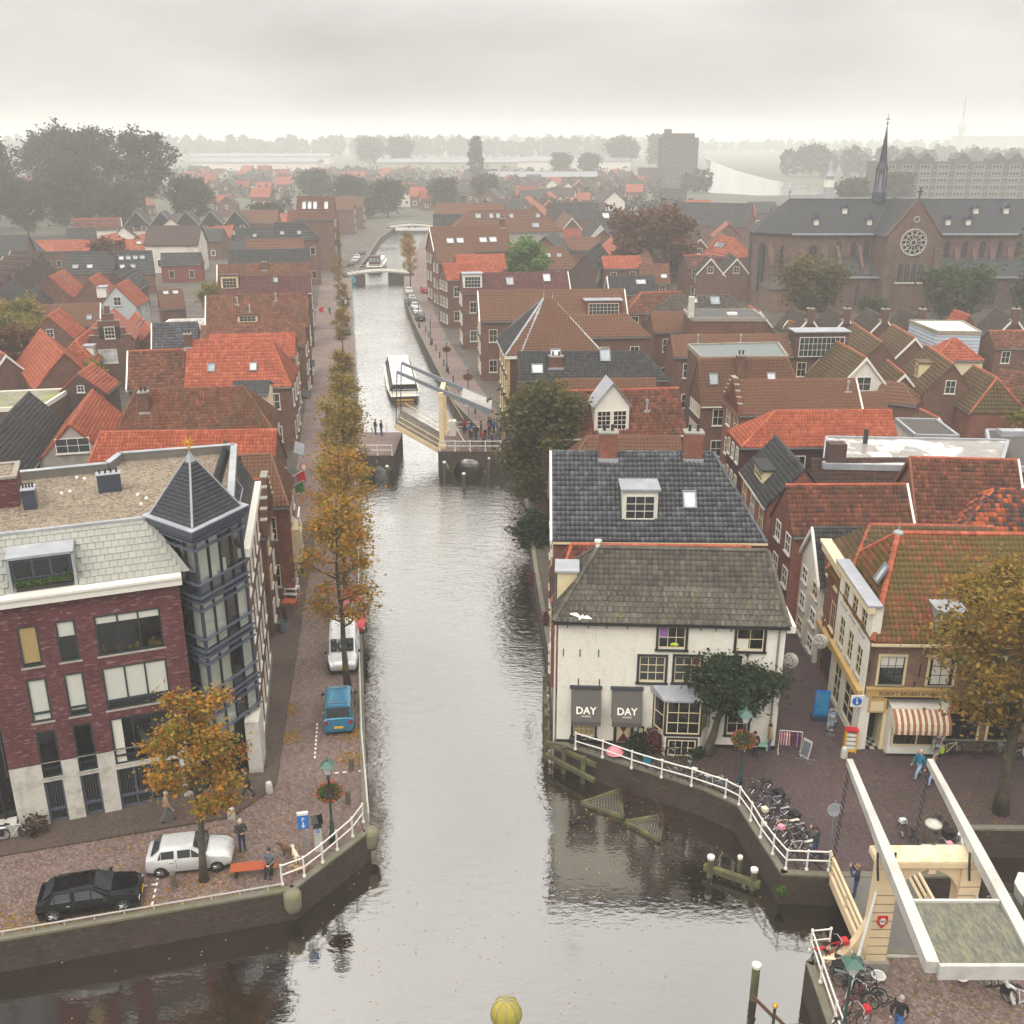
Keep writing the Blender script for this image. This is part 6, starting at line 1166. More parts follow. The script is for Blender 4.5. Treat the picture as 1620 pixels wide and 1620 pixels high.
# ------------------------------------------------------------------ church
def church():
 t=thing('church','large brown brick church with slate roofs, rose window and slender spire','church',(0,0,0))
 X0,X1,Y0,Y1,ze,zr=51.0,108.,208,220,13.9,20.2; YM=214
 w=MB(); w.box(56,X1,Y0,Y1,0,ze); apse=[(56,Y0),(51.5,Y0+.6),(48.6,Y0+3.6),(48.6,Y1-3.6),(51.5,Y1-.6),(56,Y1)]; w.prism(apse[::-1],0,ze); ob('wall',w.mesh('wall','church'),t)
 tr=MB(); gx0,gx1,gy=71.3,81.2,200; xm=(gx0+gx1)/2; tr.prism([(gx0,gy),(gx1,gy),(gx1,Y0),(gx0,Y0)],0,ze+.2); tr.solid([(gx0,gy,ze+.2),(gx1,gy,ze+.2),(xm,gy,20.6)],(0,.6,0)); ob('transept',tr.mesh('transept','church'),t)
 ro=MB(); ro.poly([(55.5,Y0-.5,ze),(X1,Y0-.5,ze),(X1,YM,zr),(55.5,YM,zr)]); ro.poly([(X1,Y1+.5,ze),(55.5,Y1+.5,ze),(55.5,YM,zr),(X1,YM,zr)])
 ap=(55.5,YM,zr); A=[(55.5,Y0-.5,ze),(51.3,Y0+.1,ze),(48.1,Y0+3.4,ze),(48.1,Y1-3.4,ze),(51.3,Y1-.1,ze),(55.5,Y1+.5,ze)]
 for p,q in zip(A[:-1],A[1:]):ro.poly([q,p,ap])
 ro.poly([(gx0-.4,gy+.3,ze),(xm,gy+.3,20.5),(xm,YM,20.5),(gx0-.4,YM,ze)][::-1]); ro.poly([(gx1+.4,gy+.3,ze),(gx1+.4,YM,ze),(xm,YM,20.5),(xm,gy+.3,20.5)][::-1]); r=ob('roof',ro.mesh('roof','churchroof'),t)
 ed=MB(); ed.box(55,gx0,Y0-.7,Y0-.4,ze-.2,ze+.12); ed.box(gx1,X1,Y0-.7,Y0-.4,ze-.2,ze+.12); ed.box(55.5,X1,YM-.15,YM+.15,zr,zr+.25); ob('lead_edge',ed.mesh('lead_edge','lead'),r)
 vg=MB(); vg.slab((gx0-.5,0),(gx0-.4,0),.1,0,.1) if False else None
 for s,x in ((-1,gx0-.4),(1,gx1+.4)):vg.solid([(x,gy-.1,ze),(x,gy-.1,ze+.45),(xm,gy-.1,21.1),(xm,gy-.1,20.6)][::s],(0,.7,0))
 ob('gable_coping',vg.mesh('gable_coping','church'),t); cr=MB(); cr.box(xm-.12,xm+.12,gy,gy+.2,21,23); cr.box(xm-.55,xm+.55,gy+.02,gy+.18,22.1,22.35); ob('cross',cr.mesh('cross','iron'),t)
 # pointed windows
 def lancet(wd,hh):
  b=MB(); pts=[(-wd/2,0),(wd/2,0),(wd/2,hh-wd*.8)]+[(wd/2*math.cos(a)**.8 if a<1.57 else 0,hh-wd*.8+wd*.8*math.sin(a)) for a in (.4,.8,1.2)]+[(0,hh)]; pts+=[(-x,z) for x,z in pts[5:2:-1]]+[(-wd/2,hh-wd*.8)]
  b.solid([(x,-.03,z) for x,z in pts],(0,.03,0)); return b.mesh('window','glass_grey')
 def lw(x,y,z,wd,hh,rz=0):
  o=ob('window',cached(('lan',wd,hh),lambda:lancet(wd,hh)),t,M=place(x,y,z,rz)); ob('mullion',cached(('lanm',wd,hh),lambda:MB().box(-.06,.06,-.1,-.03,0,hh-.3).mesh('mullion','church')),o)
 for x in (53.9,59.6,):lw(x,Y0-.02+(.35 if x<56 else 0),3.2,1.6,8.6)
 for p,q in zip(apse[1:3],apse[2:4]):lw((p[0]+q[0])/2-.05,(p[1]+q[1])/2-.03,2.5,1.5,9.5,math.atan2(p[1]-q[1],p[0]-q[0]))
 for x in (64.5,67.5,70,83,86,89.5,93,96.5,100):lw(x,Y0-.02,9.3,.95,3.2)
 for i in range(4):lw(xm-1.9+i*1.27,gy-.02,5.6,.85,3.4)
 ob('window_sill',MB().box(xm-2.7,xm+2.7,gy-.25,gy,5.3,5.6).mesh('window_sill','stonewhite'),t)
 # rose window
 ro_=ob('rose_window',MB().lathe([(2.55,-.08),(2.55,.08)],n=32).mesh('rose_window','glass'),t,M=Matrix.Translation((xm-.1,gy-.0,13.0))@Matrix.Rotation(R(90),4,'X'))
 tc_=MB(); tc_.torus((0,0,.1),(0,0,1),2.4,.17,32,5); tc_.torus((0,0,.1),(0,0,1),.5,.12,16,5)
 for i in range(12):a=i*math.pi/6; tc_.torus((1.85*math.cos(a),1.85*math.sin(a),.1),(0,0,1),.42,.1,12,4); tc_.cyl((.55*math.cos(a+.26),.55*math.sin(a+.26),.1),(1.6*math.cos(a+.26),1.6*math.sin(a+.26),.1),.08,.1,5)
 ob('tracery',tc_.mesh('tracery','concrete'),ro_); ob('oculus',MB().torus((xm,gy-.05,17.2),(0,1,0),.5,.12,16,4).mesh('oculus','concrete'),t)
 # buttresses
 for x in (51.4,57.3,61.8,84.5,88,91.5,95,98.5):
  ob('buttress',cached('butt',lambda:MB().box(-.5,.5,-1.3,.1,0,8).add([(-.5,-1.3,8),(.5,-1.3,8),(.5,.1,11.6),(-.5,.1,11.6),(-.5,.1,8),(.5,.1,8)],[(0,1,2,3),(0,3,4),(1,5,2)]).mesh('buttress','church')),t,loc=(x,Y0+(.6 if x<52 else 0),0))
 for x in (gx0+.3,gx1-.3):ob('buttress',MB().box(x-.7,x+.7,gy-1.4,gy,0,7.5).box(x-.6,x+.6,gy-.8,gy,7.5,12).mesh('buttress','church'),t)
 for x in (64.3,68.6):ob('flying_buttress',MB().solid([(x-.3,Y0-4.3,5.6),(x-.3,Y0-4.3,7.2),(x-.3,Y0,11.8),(x-.3,Y0,10.6)],(.6,0,0)).box(x-.7,x+.7,Y0-5.2,Y0-4,0,8).mesh('flying_buttress','church'),t)
 # aisles and chapels
 ai=MB(); ai.box(62,gx0,Y0-5,Y0,0,6.3); ai.box(gx1,X1,Y0-5,Y0,0,6.4); ob('aisle_wall',ai.mesh('aisle_wall','church'),t)
 ar=MB()
 for a,b in ((61.5,gx0),(gx1,X1)):ar.solid([(a,Y0-5.4,6.2),(b,Y0-5.4,6.2),(b,Y0,9.3),(a,Y0,9.3)],(0,0,.2))
 ob('aisle_roof',ar.mesh('aisle_roof','churchroof'),t); ob('lead_edge',MB().box(61.5,gx0,Y0-5.6,Y0-5.4,6.0,6.35).box(gx1,X1,Y0-5.6,Y0-5.4,6.0,6.35).mesh('lead_edge','lead'),t)
 for x in (84,89,94,99):lw(x,Y0-5.02,.8,1.3,4.6)
 for x in (63.5,67.7):lw(x,Y0-5.02,.8,1.1,4)
 ch=MB(); ch.prism([(49.5,200),(55,200),(55.5,208),(49.5,208)],0,4.2); ob('chapel',ch.mesh('chapel','tan'),t); ob('chapel_roof',MB().add([(49.2,199.7,4.2),(55.3,199.7,4.2),(55.8,208,4.2),(49.2,208,4.2),(52.5,204,7)],[(0,1,4),(1,2,4),(2,3,4),(3,0,4)]).mesh('chapel_roof','D2'),t)
 # roof dormers
 for x,s in ((60,.28),(66,.6),(70.5,.28),(86,.28),(92,.6),(98,.6),(90,.28)):
  y=Y0+(YM-Y0)*s; z=ze+(zr-ze)*s; d=ob('roof_dormer',cached('cdorm',lambda:MB().box(-.45,.45,-.6,1.0,-.2,1.0).mesh('roof_dormer','white')),r,loc=(x,y,z)); ob('dormer_roof',cached('cdr',lambda:MB().solid([(-.75,-.9,.9),(0,-.9,1.9),(.75,-.9,.9)],(0,1.9,0)).mesh('dormer_roof','bluegrey')),d)
  # ridge turret with needle spire
 sp=MB(); cx,cy=73.4,YM
 sp.lathe([(1.5,19.4),(1.4,21.5),(1.15,22.2)],(cx,cy,0),8); s_=ob('spire',sp.mesh('spire','bluegrey'),t); po=MB()
 for i in range(8):a=i*math.pi/4; po.cyl((cx+1.15*math.cos(a),cy+1.15*math.sin(a),22),(cx+1.0*math.cos(a),cy+1.0*math.sin(a),26),.14,.12,5)
 ob('belfry_posts',po.mesh('belfry_posts','bluegrey'),s_,kind='stuff'); ob('belfry_core',MB().cyl((cx,cy,22),(cx,cy,26),.45,.4,8).mesh('belfry_core','lead'),s_); ob('needle',MB().lathe([(1.35,25.6),(1.25,26),(.8,27.2),(.05,34)],(cx,cy,0),8).mesh('needle','slatepurple'),s_); cr=MB(); cr.cyl((cx,cy,33.5),(cx,cy,36),.06,.04,5); cr.box(cx-.4,cx+.4,cy-.05,cy+.05,35,35.15); cr.ball((cx,cy,34.3),.2); ob('cross',cr.mesh('cross','iron'),s_)
 for x in (49.2,55.4):pass
 ob('ridge_cross',MB().cyl((55.5,YM,zr),(55.5,YM,zr+1.8),.06).box(55.1,55.9,YM-.05,YM+.05,zr+1.2,zr+1.35).mesh('ridge_cross','iron'),t)
tiles('churchroof',['34363a','404246','3a3c40','4a4c50'],moss='55564e',mossamt=.3,dark='2c2e32',darkamt=.3); plain('slatepurple','2d2838',.5,.12,2)
church()
# ------------------------------------------------------------------ far flats, tower block, sheds and houses
def flats():
 t=thing('apartment_block','long hazy brick apartment block with saw-tooth roof behind the church spire','building',(0,0,0))
 w=MB(); w.box(176,320,520,536,0,20.5); ob('wall',w.mesh('wall','flatgrey'),t)
 for i in range(16):
  x=182+i*8.6
  if i%5 in (1,2,4):ob('gable',cached('fg',lambda:MB().solid([(-3.6,-.6,0),(3.6,-.6,0),(3.6,-.6,2),(0,-.6,5),(-3.6,-.6,2)],(0,9,0)).mesh('gable','flatgrey')),t,loc=(x,520,19.5))
  for j in range(6):
   window(t,place(x,519.9,1.2+j*3.15),5.2,2.2,'concrete','glass_grey',3,1,None,.25,None,.2,mw=.18)
 for j in range(1,6):ob('band',cached('fband',lambda:MB().box(176,320,519.6,520,-.12,.12).mesh('band','concrete')),t,loc=(0,0,.6+j*3.15))
flats()
t=thing('tower_block','dark hazy brick tower block standing by the river','building',(105.5,690,0)); ob('wall',MB().box(-11.5,11.5,-8,8,0,31).box(-9,9,-7,7,31,33.5).box(-9,-5,-3,3,33.5,36).box(-24,-8,-9,8,0,13).mesh('wall','flatgrey'),t)
for j in range(9):
 for i in range(5):window(t,place(-9+i*4.4,-8,3+j*3.1),2.6,1.8,'concrete','glass_grey',2,1,None,.15,None,.15)
 ob('balcony',cached('tbal',lambda:MB().box(0,2.2,-6,-2,0,.25).mesh('balcony','concrete')),t,loc=(11.5,0,3+j*3.1))
t=thing('broadcast_tower','faint slim broadcast mast rising above the right horizon','tower',(905,2200,0)); ob('shaft',MB().lathe([(6,0),(4.5,40),(9,44),(9,52),(4,54),(3,62)],n=12).mesh('shaft','concrete'),t); ob('mast',MB().cyl((0,0,60),(0,0,110),1.6,.5).mesh('mast','zinc'),t); t=thing('distant_factory','faint long factory hall under the broadcast mast','building',(960,2150,0)); ob('wall',MB().box(-70,250,0,60,0,30).mesh('wall','concrete'),t); ob('roof',MB().box(-72,252,-2,62,30,31).mesh('roof','zinc'),t)
t=thing('church_tower','small hazy green and white bell tower near the river','tower',(124,420,0)); ob('shaft',MB().lathe([(2.4,0),(2.2,13),(1.7,13.2),(1.5,17),(2.0,17.2),(.9,19.5),(.7,22),(.15,23),(.05,27)],n=8).mesh('shaft','lead'),t); ob('clock_stage',MB().lathe([(2.0,0),(2.0,2.6)],(0,0,13.2),8).mesh('clock_stage','white'),t)
for i,(x,y,w,d,h,c,lab) in enumerate([(-250,1050,120,40,8,'w','pale hazy shed left of the round trees'),(-60,1000,130,40,9,'concrete','pale hazy industrial shed behind the poplar'),(60,1050,110,35,9,'w','white hazy shed right of the poplar'),(-300,1300,160,40,9,'w','long faint white shed near the left horizon'),(20,700,70,20,7,'b','low dark shed in front of the river tower'),(250,620,60,20,10,'p','hazy dark warehouse behind the bell tower'),(215,545,40,20,11,'w','pale hazy warehouse behind the church ridge')]):
 t=thing('distant_shed',lab,'shed',(x,y,0)); ob('wall',MB().box(-w/2,w/2,0,d,0,h).mesh('wall',c),t); ob('roof',MB().solid([(-w/2-1,-1,h),(-w/2-1,d/2,h+3),(-w/2-1,d+1,h)],(w+2,0,0)).mesh('roof','zinc'),t)
 # balcony flats behind the left roofs
t=thing('balcony_flats','pale hazy flats with long white balconies and many small gables','building',(-92,300,0),R(6)); ob('wall',MB().box(-17,17,0,9,0,8.2).mesh('wall','b'),t)
for i in range(5):ob('gable_roof',cached('bfg',lambda:MB().solid([(-3.3,-.3,0),(3.3,-.3,0),(0,-.3,3.8)],(0,8,0)).mesh('gable_roof','S')),t,loc=(-13.6+i*6.8,0,8.2)); ob('verge_board',cached('bfv',lambda:MB().solid([(-3.5,-.5,0),(0,-.5,3.9),(0,-.5,4.05),(-3.5,-.5,.2)],(0,.2,0)).solid([(3.5,-.5,.2),(0,-.5,4.05),(0,-.5,3.9),(3.5,-.5,0)],(0,.2,0)).mesh('verge_board','concrete')),t,loc=(-13.6+i*6.8,0,8.2))
for j in range(2):
 ob('balcony',MB().box(-17,17,-1.8,0,2.6+j*3,2.8+j*3).box(-17,17,-1.85,-1.75,2.8+j*3,3.8+j*3).mesh('balcony','stonewhite'),t)
for j in range(3):
 for i in range(10):window(t,place(-15.3+i*3.4,0,.5+j*2.9),1.3,1.9,'white','glass_grey',2,1,None,.15,None,.1)
 # scattered houses of the far town: one kind per roof colour, each its own object
def far_house(nm,roof,wall,w,d,ze,zr):
 t=thing(nm,'','house'); ob('wall',MB().box(-w/2,w/2,-d/2,d/2,0,ze).solid([(-w/2,-d/2,ze),(-w/2,0,zr),(-w/2,d/2,ze)],(w,0,0)).mesh('wall',wall),t); r=MB(); r.solid([(-w/2-.3,-d/2-.3,ze-.2),(w/2+.3,-d/2-.3,ze-.2),(w/2+.3,0,zr+.1),(-w/2-.3,0,zr+.1)],(0,0,.2)); r.solid([(w/2+.3,d/2+.3,ze-.2),(-w/2-.3,d/2+.3,ze-.2),(-w/2-.3,0,zr+.1),(w/2+.3,0,zr+.1)],(0,0,.2)); ob('roof',r.mesh('roof',roof),t)
 for i in range(2):window(t,place(-w/4+i*w/2,-d/2,1.2),1.4,1.8,'white','glass_grey',1,1,None,.2,None,.12)
 window(t,place(-w/2,0,ze*.7,R(-90)),1.2,1.6,'white','glass_grey',1,1,None,.2,None,.12); return t
kinds=[('O','b','red'),('R','b','brown'),('S','b','slate'),('D','w','white')]
proto=[far_house('distant_house',k[0],k[1],8+i*1.1,7+i*.5,4.8+.4*i,8+.5*i) for i,k in enumerate(kinds)]
used=[False]*4; q=random.Random(4)
ZN=[(-75,30,345,540,80,'beyond the end of the canal'),(30,128,325,520,30,'between the hazy terraces and the river tower'),(85,215,355,440,26,'behind the church towards the river'),(-330,-75,430,900,130,'beyond the big trees on the left'),(-60,110,540,800,80,'in the far haze around the poplar'),(-128,-62,232,335,26,'in the hazy yards left of the canal row'),(-6,50,232,335,34,'in the blocks right of the canal'),(60,130,222,330,10,'behind the church nave'),(-150,-110,150,260,10,'at the left edge of the town')]
for x0,x1,y0,y1,n,where in ZN:
 for i in range(n):
  x,y=q.uniform(x0,x1),q.uniform(y0,y1)
  if x>82 and y>400:continue
  if any((x-a)**2+(y-b)**2<75 for a,b in HC):continue
  HC.append((x,y))
  if -62<x<-8 and y<480:continue
  k=q.choices(range(4),[3,2.5,3,1])[0]; lab='small hazy %s %s'%({0:'red roofed house',1:'brown roofed house',2:'slate roofed house',3:'white walled house'}[k],where); gr='%s houses %s'%(kinds[k][2],where)
  if not used[k]:o=proto[k]; used[k]=True; o.location=(x,y,0); o.rotation_euler=(0,0,q.choice([0,1.57])+q.uniform(-.3,.3)); o['label']=lab; o['group']=gr
  else:copy_tree(proto[k],(x,y,0),q.choice([0,1.57])+q.uniform(-.3,.3),lab,gr,sc=q.uniform(.85,1.15))
  # ------------------------------------------------------------------ near drawbridge
def railing(name,label,P,h=1.0,mat='white',gap=1.5,grp=None,posts=None,end=None,knob=True):
 """white post and two-rail railing along plan points P"""
 t=thing(name,label,'railing',(0,0,0),0,grp); z0=P[0][2] if len(P[0])>2 else .16; r=MB(); V3=[Vector((p[0],p[1],p[2] if len(p)>2 else .16)) for p in P]
 for k,z in enumerate((h,h*.52)):
  o=ob('rail',MB().tube([v+Vector((0,0,z)) for v in V3],.038,6).mesh('rail',mat),t)
 pm=cached(('rp',h,mat),lambda:MB().lathe([(.085,0),(.085,.1),(.05,.14),(.045,h*.5),(.06,h*.52),(.045,h*.56),(.045,h-.02),(.065,h+.02),(.05,h+.08)],n=8).mesh('post',mat))
 for p,q in zip(V3[:-1],V3[1:]):
  n=max(1,round((q-p).length/gap))
  for i in range(n):ob('post',pm,t,loc=p.lerp(q,i/n))
 ob('post',pm,t,loc=V3[-1]); return t
def near_bridge():
 t=thing('drawbridge','cream arched drawbridge portal with long white balance beams and mossy counterweight panel','bridge')
 dk=ob('deck',MB().box(14.75,18.15,33.7,38.5,-.12,.06).mesh('deck','asphaltgrey'),t)
 ob('deck_edge',MB().box(14.6,14.75,33.6,38.6,-.35,.12).mesh('deck_edge','bridge_cream'),dk); ob('deck_edge',MB().box(18.15,18.3,33.6,38.6,-.35,.12).mesh('deck_edge','bridge_cream'),dk)
 ob('joint_plate',MB().box(14.75,18.15,38.4,38.7,.0,.075).mesh('joint_plate','concrete'),dk); ob('joint_plate',MB().box(14.75,18.15,33.45,33.75,.0,.075).mesh('joint_plate','concrete'),dk)
 for x in (14.68,18.22):
  for z in (.55,1.0):ob('handrail',MB().box(x-.06,x+.06,33.7,38.9,z-.06,z+.06).mesh('handrail','bridge_cream'),t)
  for y in (34.3,36.3,38.4):ob('handrail_post',cached('hrp',lambda:MB().box(-.05,.05,-.05,.05,0,1.0).mesh('handrail_post','bridge_cream')),t,loc=(x,y,0))
  # portal with round arch
 xl,xr,cx=15.3,17.74,16.52; ya,yb=33.0,33.65; zs,ra=3.5,1.22
 inn=[(xl-.1,0),(xl,zs)]+[(cx-ra*math.cos(a),zs+ra*1.1*math.sin(a)) for a in np.linspace(.2,math.pi-.2,11)]+[(xr,zs),(xr+.1,0)]
 out=[(14.35,0),(14.5,zs)]+[(14.5+3.9*f,4.98) for f in np.linspace(0,1,11)]+[(18.4,zs),(18.55,0)]
 b=MB(); n=len(inn)
 for i in range(n-1):
  a0,a1,o0,o1=inn[i],inn[i+1],out[i],out[i+1]
  b.poly([(o0[0],ya,o0[1]),(a0[0],ya,a0[1]),(a1[0],ya,a1[1]),(o1[0],ya,o1[1])][::-1] if 0 else [(o0[0],ya,o0[1]),(a0[0],ya,a0[1]),(a1[0],ya,a1[1]),(o1[0],ya,o1[1])])
  b.poly([(o1[0],yb,o1[1]),(a1[0],yb,a1[1]),(a0[0],yb,a0[1]),(o0[0],yb,o0[1])]); b.poly([(a0[0],ya,a0[1]),(a0[0],yb,a0[1]),(a1[0],yb,a1[1]),(a1[0],ya,a1[1])]); b.poly([(o1[0],ya,o1[1]),(o1[0],yb,o1[1]),(o0[0],yb,o0[1]),(o0[0],ya,o0[1])])
 p=ob('portal',b.mesh('portal','bridge_cream'),t)
 ob('cornice',MB().box(14.38,18.52,32.9,33.75,4.98,5.08).box(14.3,18.6,32.82,33.85,5.08,5.33).mesh('cornice','bridge_cream'),p); ob('cornice_top',MB().box(14.32,18.58,32.84,33.83,5.33,5.38).mesh('cornice_top','portal_top'),p)
 for x in (14.42,17.68):ob('pilaster',MB().box(x,x+.8,32.85,33.02,.0,4.98).mesh('pilaster','bridge_cream'),p); ob('pedestal',MB().box(x-.1,x+.92,32.7,33.9,-.05,.45).mesh('pedestal','stone'),p)
 ob('keystone',MB().box(cx-.15,cx+.15,32.9,33.1,4.75,4.97).mesh('keystone','bridge_cream'),p)
 for i in range(9):ob('board_joint',cached('bj',lambda:MB().box(0,.82,-.012,0,-.012,.012).mesh('board_joint','old_wood')),p,loc=(14.41 if i<8 else 17.67,32.85,.8+i*.42)); ob('board_joint',CACHE['bj'],p,loc=(17.67,32.85,.8+i*.42))
 # curved foot on the water side
 cv=MB(); cv.solid([(14.5,33.2,0)]+[(14.5-1.6*f,33.2,.1+2.2*(1-f)**2.4) for f in np.linspace(0,1,8)]+[(12.9,33.2,0)],(0,.35,0)); ob('curved_foot',cv.mesh('curved_foot','bridge_cream'),p)
 for x,m_ in ((14.82,'cloth_red'),(18.08,'cloth_navy')):
  s=ob('coat_of_arms',MB().solid([(x-.2,32.84,2.75),(x+.2,32.84,2.75),(x+.2,32.84,2.4),(x,32.84,2.15),(x-.2,32.84,2.4)][::-1],(0,-.05,0)).mesh('coat_of_arms','sign_red'),p); ob('shield_charge',MB().box(x-.09,x+.09,32.76,32.785,2.38,2.66).box(x-.13,x+.13,32.76,32.785,2.5,2.56).mesh('shield_charge','white' if m_=='cloth_red' else 'sign_blue'),s)
  # balance beams and counterweight
 for (a,c) in (((15.03,39.0,5.85),(14.14,27.06,5.85)),((18.62,39.0,5.85),(17.72,27.06,5.85))):
  A,B=Vector(a),Vector(c); bm=MB(); d=(B-A); nn=Vector((-d.y,d.x,0)).normalized(); pr=[(0,.13,.2),(.3,.16,.28),(.5,.2,.34),(1,.22,.36)]
  o0=None
  for f,w,hh in pr:
   c_=A+d*f; ring=[c_+nn*w-UP*hh,c_-nn*w-UP*hh,c_-nn*w+UP*.12,c_+nn*w+UP*.12]; k=len(bm.v); bm.v+=[tuple(v) for v in ring]
   if o0 is not None:
    for j in range(4):bm.f.append([o0+j,o0+(j+1)%4,k+(j+1)%4,k+j]); bm.m.append(0); bm.r.append(0)
   else:bm.f.append([k,k+1,k+2,k+3][::-1]); bm.m.append(0); bm.r.append(0)
   o0=k
  bm.f.append([o0,o0+1,o0+2,o0+3]); bm.m.append(0); bm.r.append(0); bmo=ob('balance_beam',bm.mesh('balance_beam','bridge_white'),t)
  cr=A+d*.49
  for s in (-.35,.35):ob('iron_bracket',MB().tube([cr+Vector((s,-.3,-.05)),cr+Vector((s*.9,-.42,-.7)),cr+Vector((s*.7,-.45,-1.25))],.05,5).mesh('iron_bracket','iron'),bmo)
  # lifting chain of separate links
  z1,z0_=5.6,.4; x,y=A.x,A.y-.05; nl=34; L1=cached('link1',lambda:MB().torus((0,0,0),(1,0,0),.085,.024,8,4).mesh('chain_link','iron')); L2=cached('link2',lambda:MB().torus((0,0,0),(0,1,0),.085,.024,8,4).mesh('chain_link','iron')); bx=14.68 if A.x<16 else 18.22
  for i in range(nl):f=i/(nl-1); ob('chain_link',(L1,L2)[i%2],bmo,loc=(x+(bx-x)*f,y-.5*f,z1+(z0_-z1)*f))
 ob('counterweight',MB().box(14.45,17.6,27.0,30.0,5.5,5.85).mesh('counterweight','mossy_panel'),t); ob('counterweight_edge',MB().box(14.3,17.75,26.85,27.0,5.4,5.98).box(14.6,17.7,30.0,30.12,5.4,5.95).mesh('counterweight_edge','bridge_white'),t)
 for a,c in (((14.5,33.0,4.0),(12.85,30.6,.2)),((18.3,33.0,4.0),(19.6,30.9,.2))):ob('stay',MB().cyl(a,c,.06,.08,8).mesh('stay','bridge_white'),t)
m,nt,b,N,L=nodes('mossy_panel'); g=N('ShaderNodeNewGeometry'); mp=N('ShaderNodeMapping'); mp.inputs['Scale'].default_value=(2.2,.6,1); mp.inputs['Rotation'].default_value=(0,0,R(14)); L(g.outputs['Position'],mp.inputs[0]); n=noise(N,L,3.0,10,mp.outputs[0],.8); L(mixc(N,L,rng_(N,L,n.outputs[0],.44,.66,0,.85),'55544f','8a8868'),b.inputs['Base Color']); b.inputs['Roughness'].default_value=.9
m,nt,b,N,L=nodes('portal_top'); g=N('ShaderNodeNewGeometry'); n=noise(N,L,2.2,8,g.outputs['Position'],.7); L(mixc(N,L,rng_(N,L,n.outputs[0],.45,.7,0,.7),'d6c7a6','8f8252'),b.inputs['Base Color'])
near_bridge()
railing('quay_railing','white railing along the quay before the white house and bicycles',[(3.5,48.6),(4.93,47.8),(6.4,46.8),(7.89,45.95),(9.35,45.2),(10.92,44.2),(11.5,43.6),(11.8,42.3),(12.0,41.0),(12.3,39.8),(12.65,38.75),(13.6,38.7),(14.6,38.65)],1.05,'white',1.7)
railing('quay_railing','white railing at the round stone posts on the left quay corner',[(-10.4,37.7),(-9.5,38.25),(-8.83,39.2),(-8.29,40.1),(-7.71,41.1),(-7.35,42.2)],1.05,'white',1.3)
railing('quay_railing','white railing beside the red bicycle at the foot of the drawbridge',[(13.2,33.8),(12.4,33.7),(12.35,32.0),(12.3,30.0),(12.3,28.5)],1.05,'white',1.5)
railing('quay_railing','short white railing near the waste bin and bike rack',[(21.0,39.6),(20.7,38.6),(18.5,38.6)],1.05,'white',1.5)
lr=thing('low_rail','low pale tube rail along the left canal edge','railing'); ob('rail',MB().tube([(-7.1,42.4,.55),(-8.5,50,.55),(-10.5,63,.55),(-12.8,79.5,.55),(-16,99,.55)],.05,6).mesh('rail','bridge_white'),lr)
for i in range(22):f=i/21; y=42.4+56*f; x=np.interp(y,[42.4,50,63,79.5,99],[-7.1,-8.5,-10.5,-12.8,-16]); ob('post',cached('lrp',lambda:MB().cyl((0,0,.1),(0,0,.55),.03).mesh('post','bridge_white')),lr,loc=(float(x),y,0))
lr=thing('low_rail','low dark and pale tube rail on the front quay before the black car','railing'); ob('rail',MB().tube([(-40,29.9,.3),(-21.5,34.7,.3),(-10.4,37.6,.3)],.04,6).mesh('rail','bridge_grey'),lr)
for i in range(12):f=i/11; ob('post',CACHE['lrp'],lr,loc=(-24+13*f,34.05+3.4*f,-.25))
for x,y,lab in ((-9.9,37.35,'mossy round stone post at the sharp quay corner'),(-6.95,41.75,'mossy round stone post at the canal corner of the quay')):
 o=ob('stone_post',MB().lathe([(.3,-.95),(.4,-.7),(.41,-.1),(.36,.05),(.2,.14),(.02,.17)],n=16).mesh('stone_post','mossy_stone',smooth=True),loc=(x,y,0)); tag(o,lab,'post')
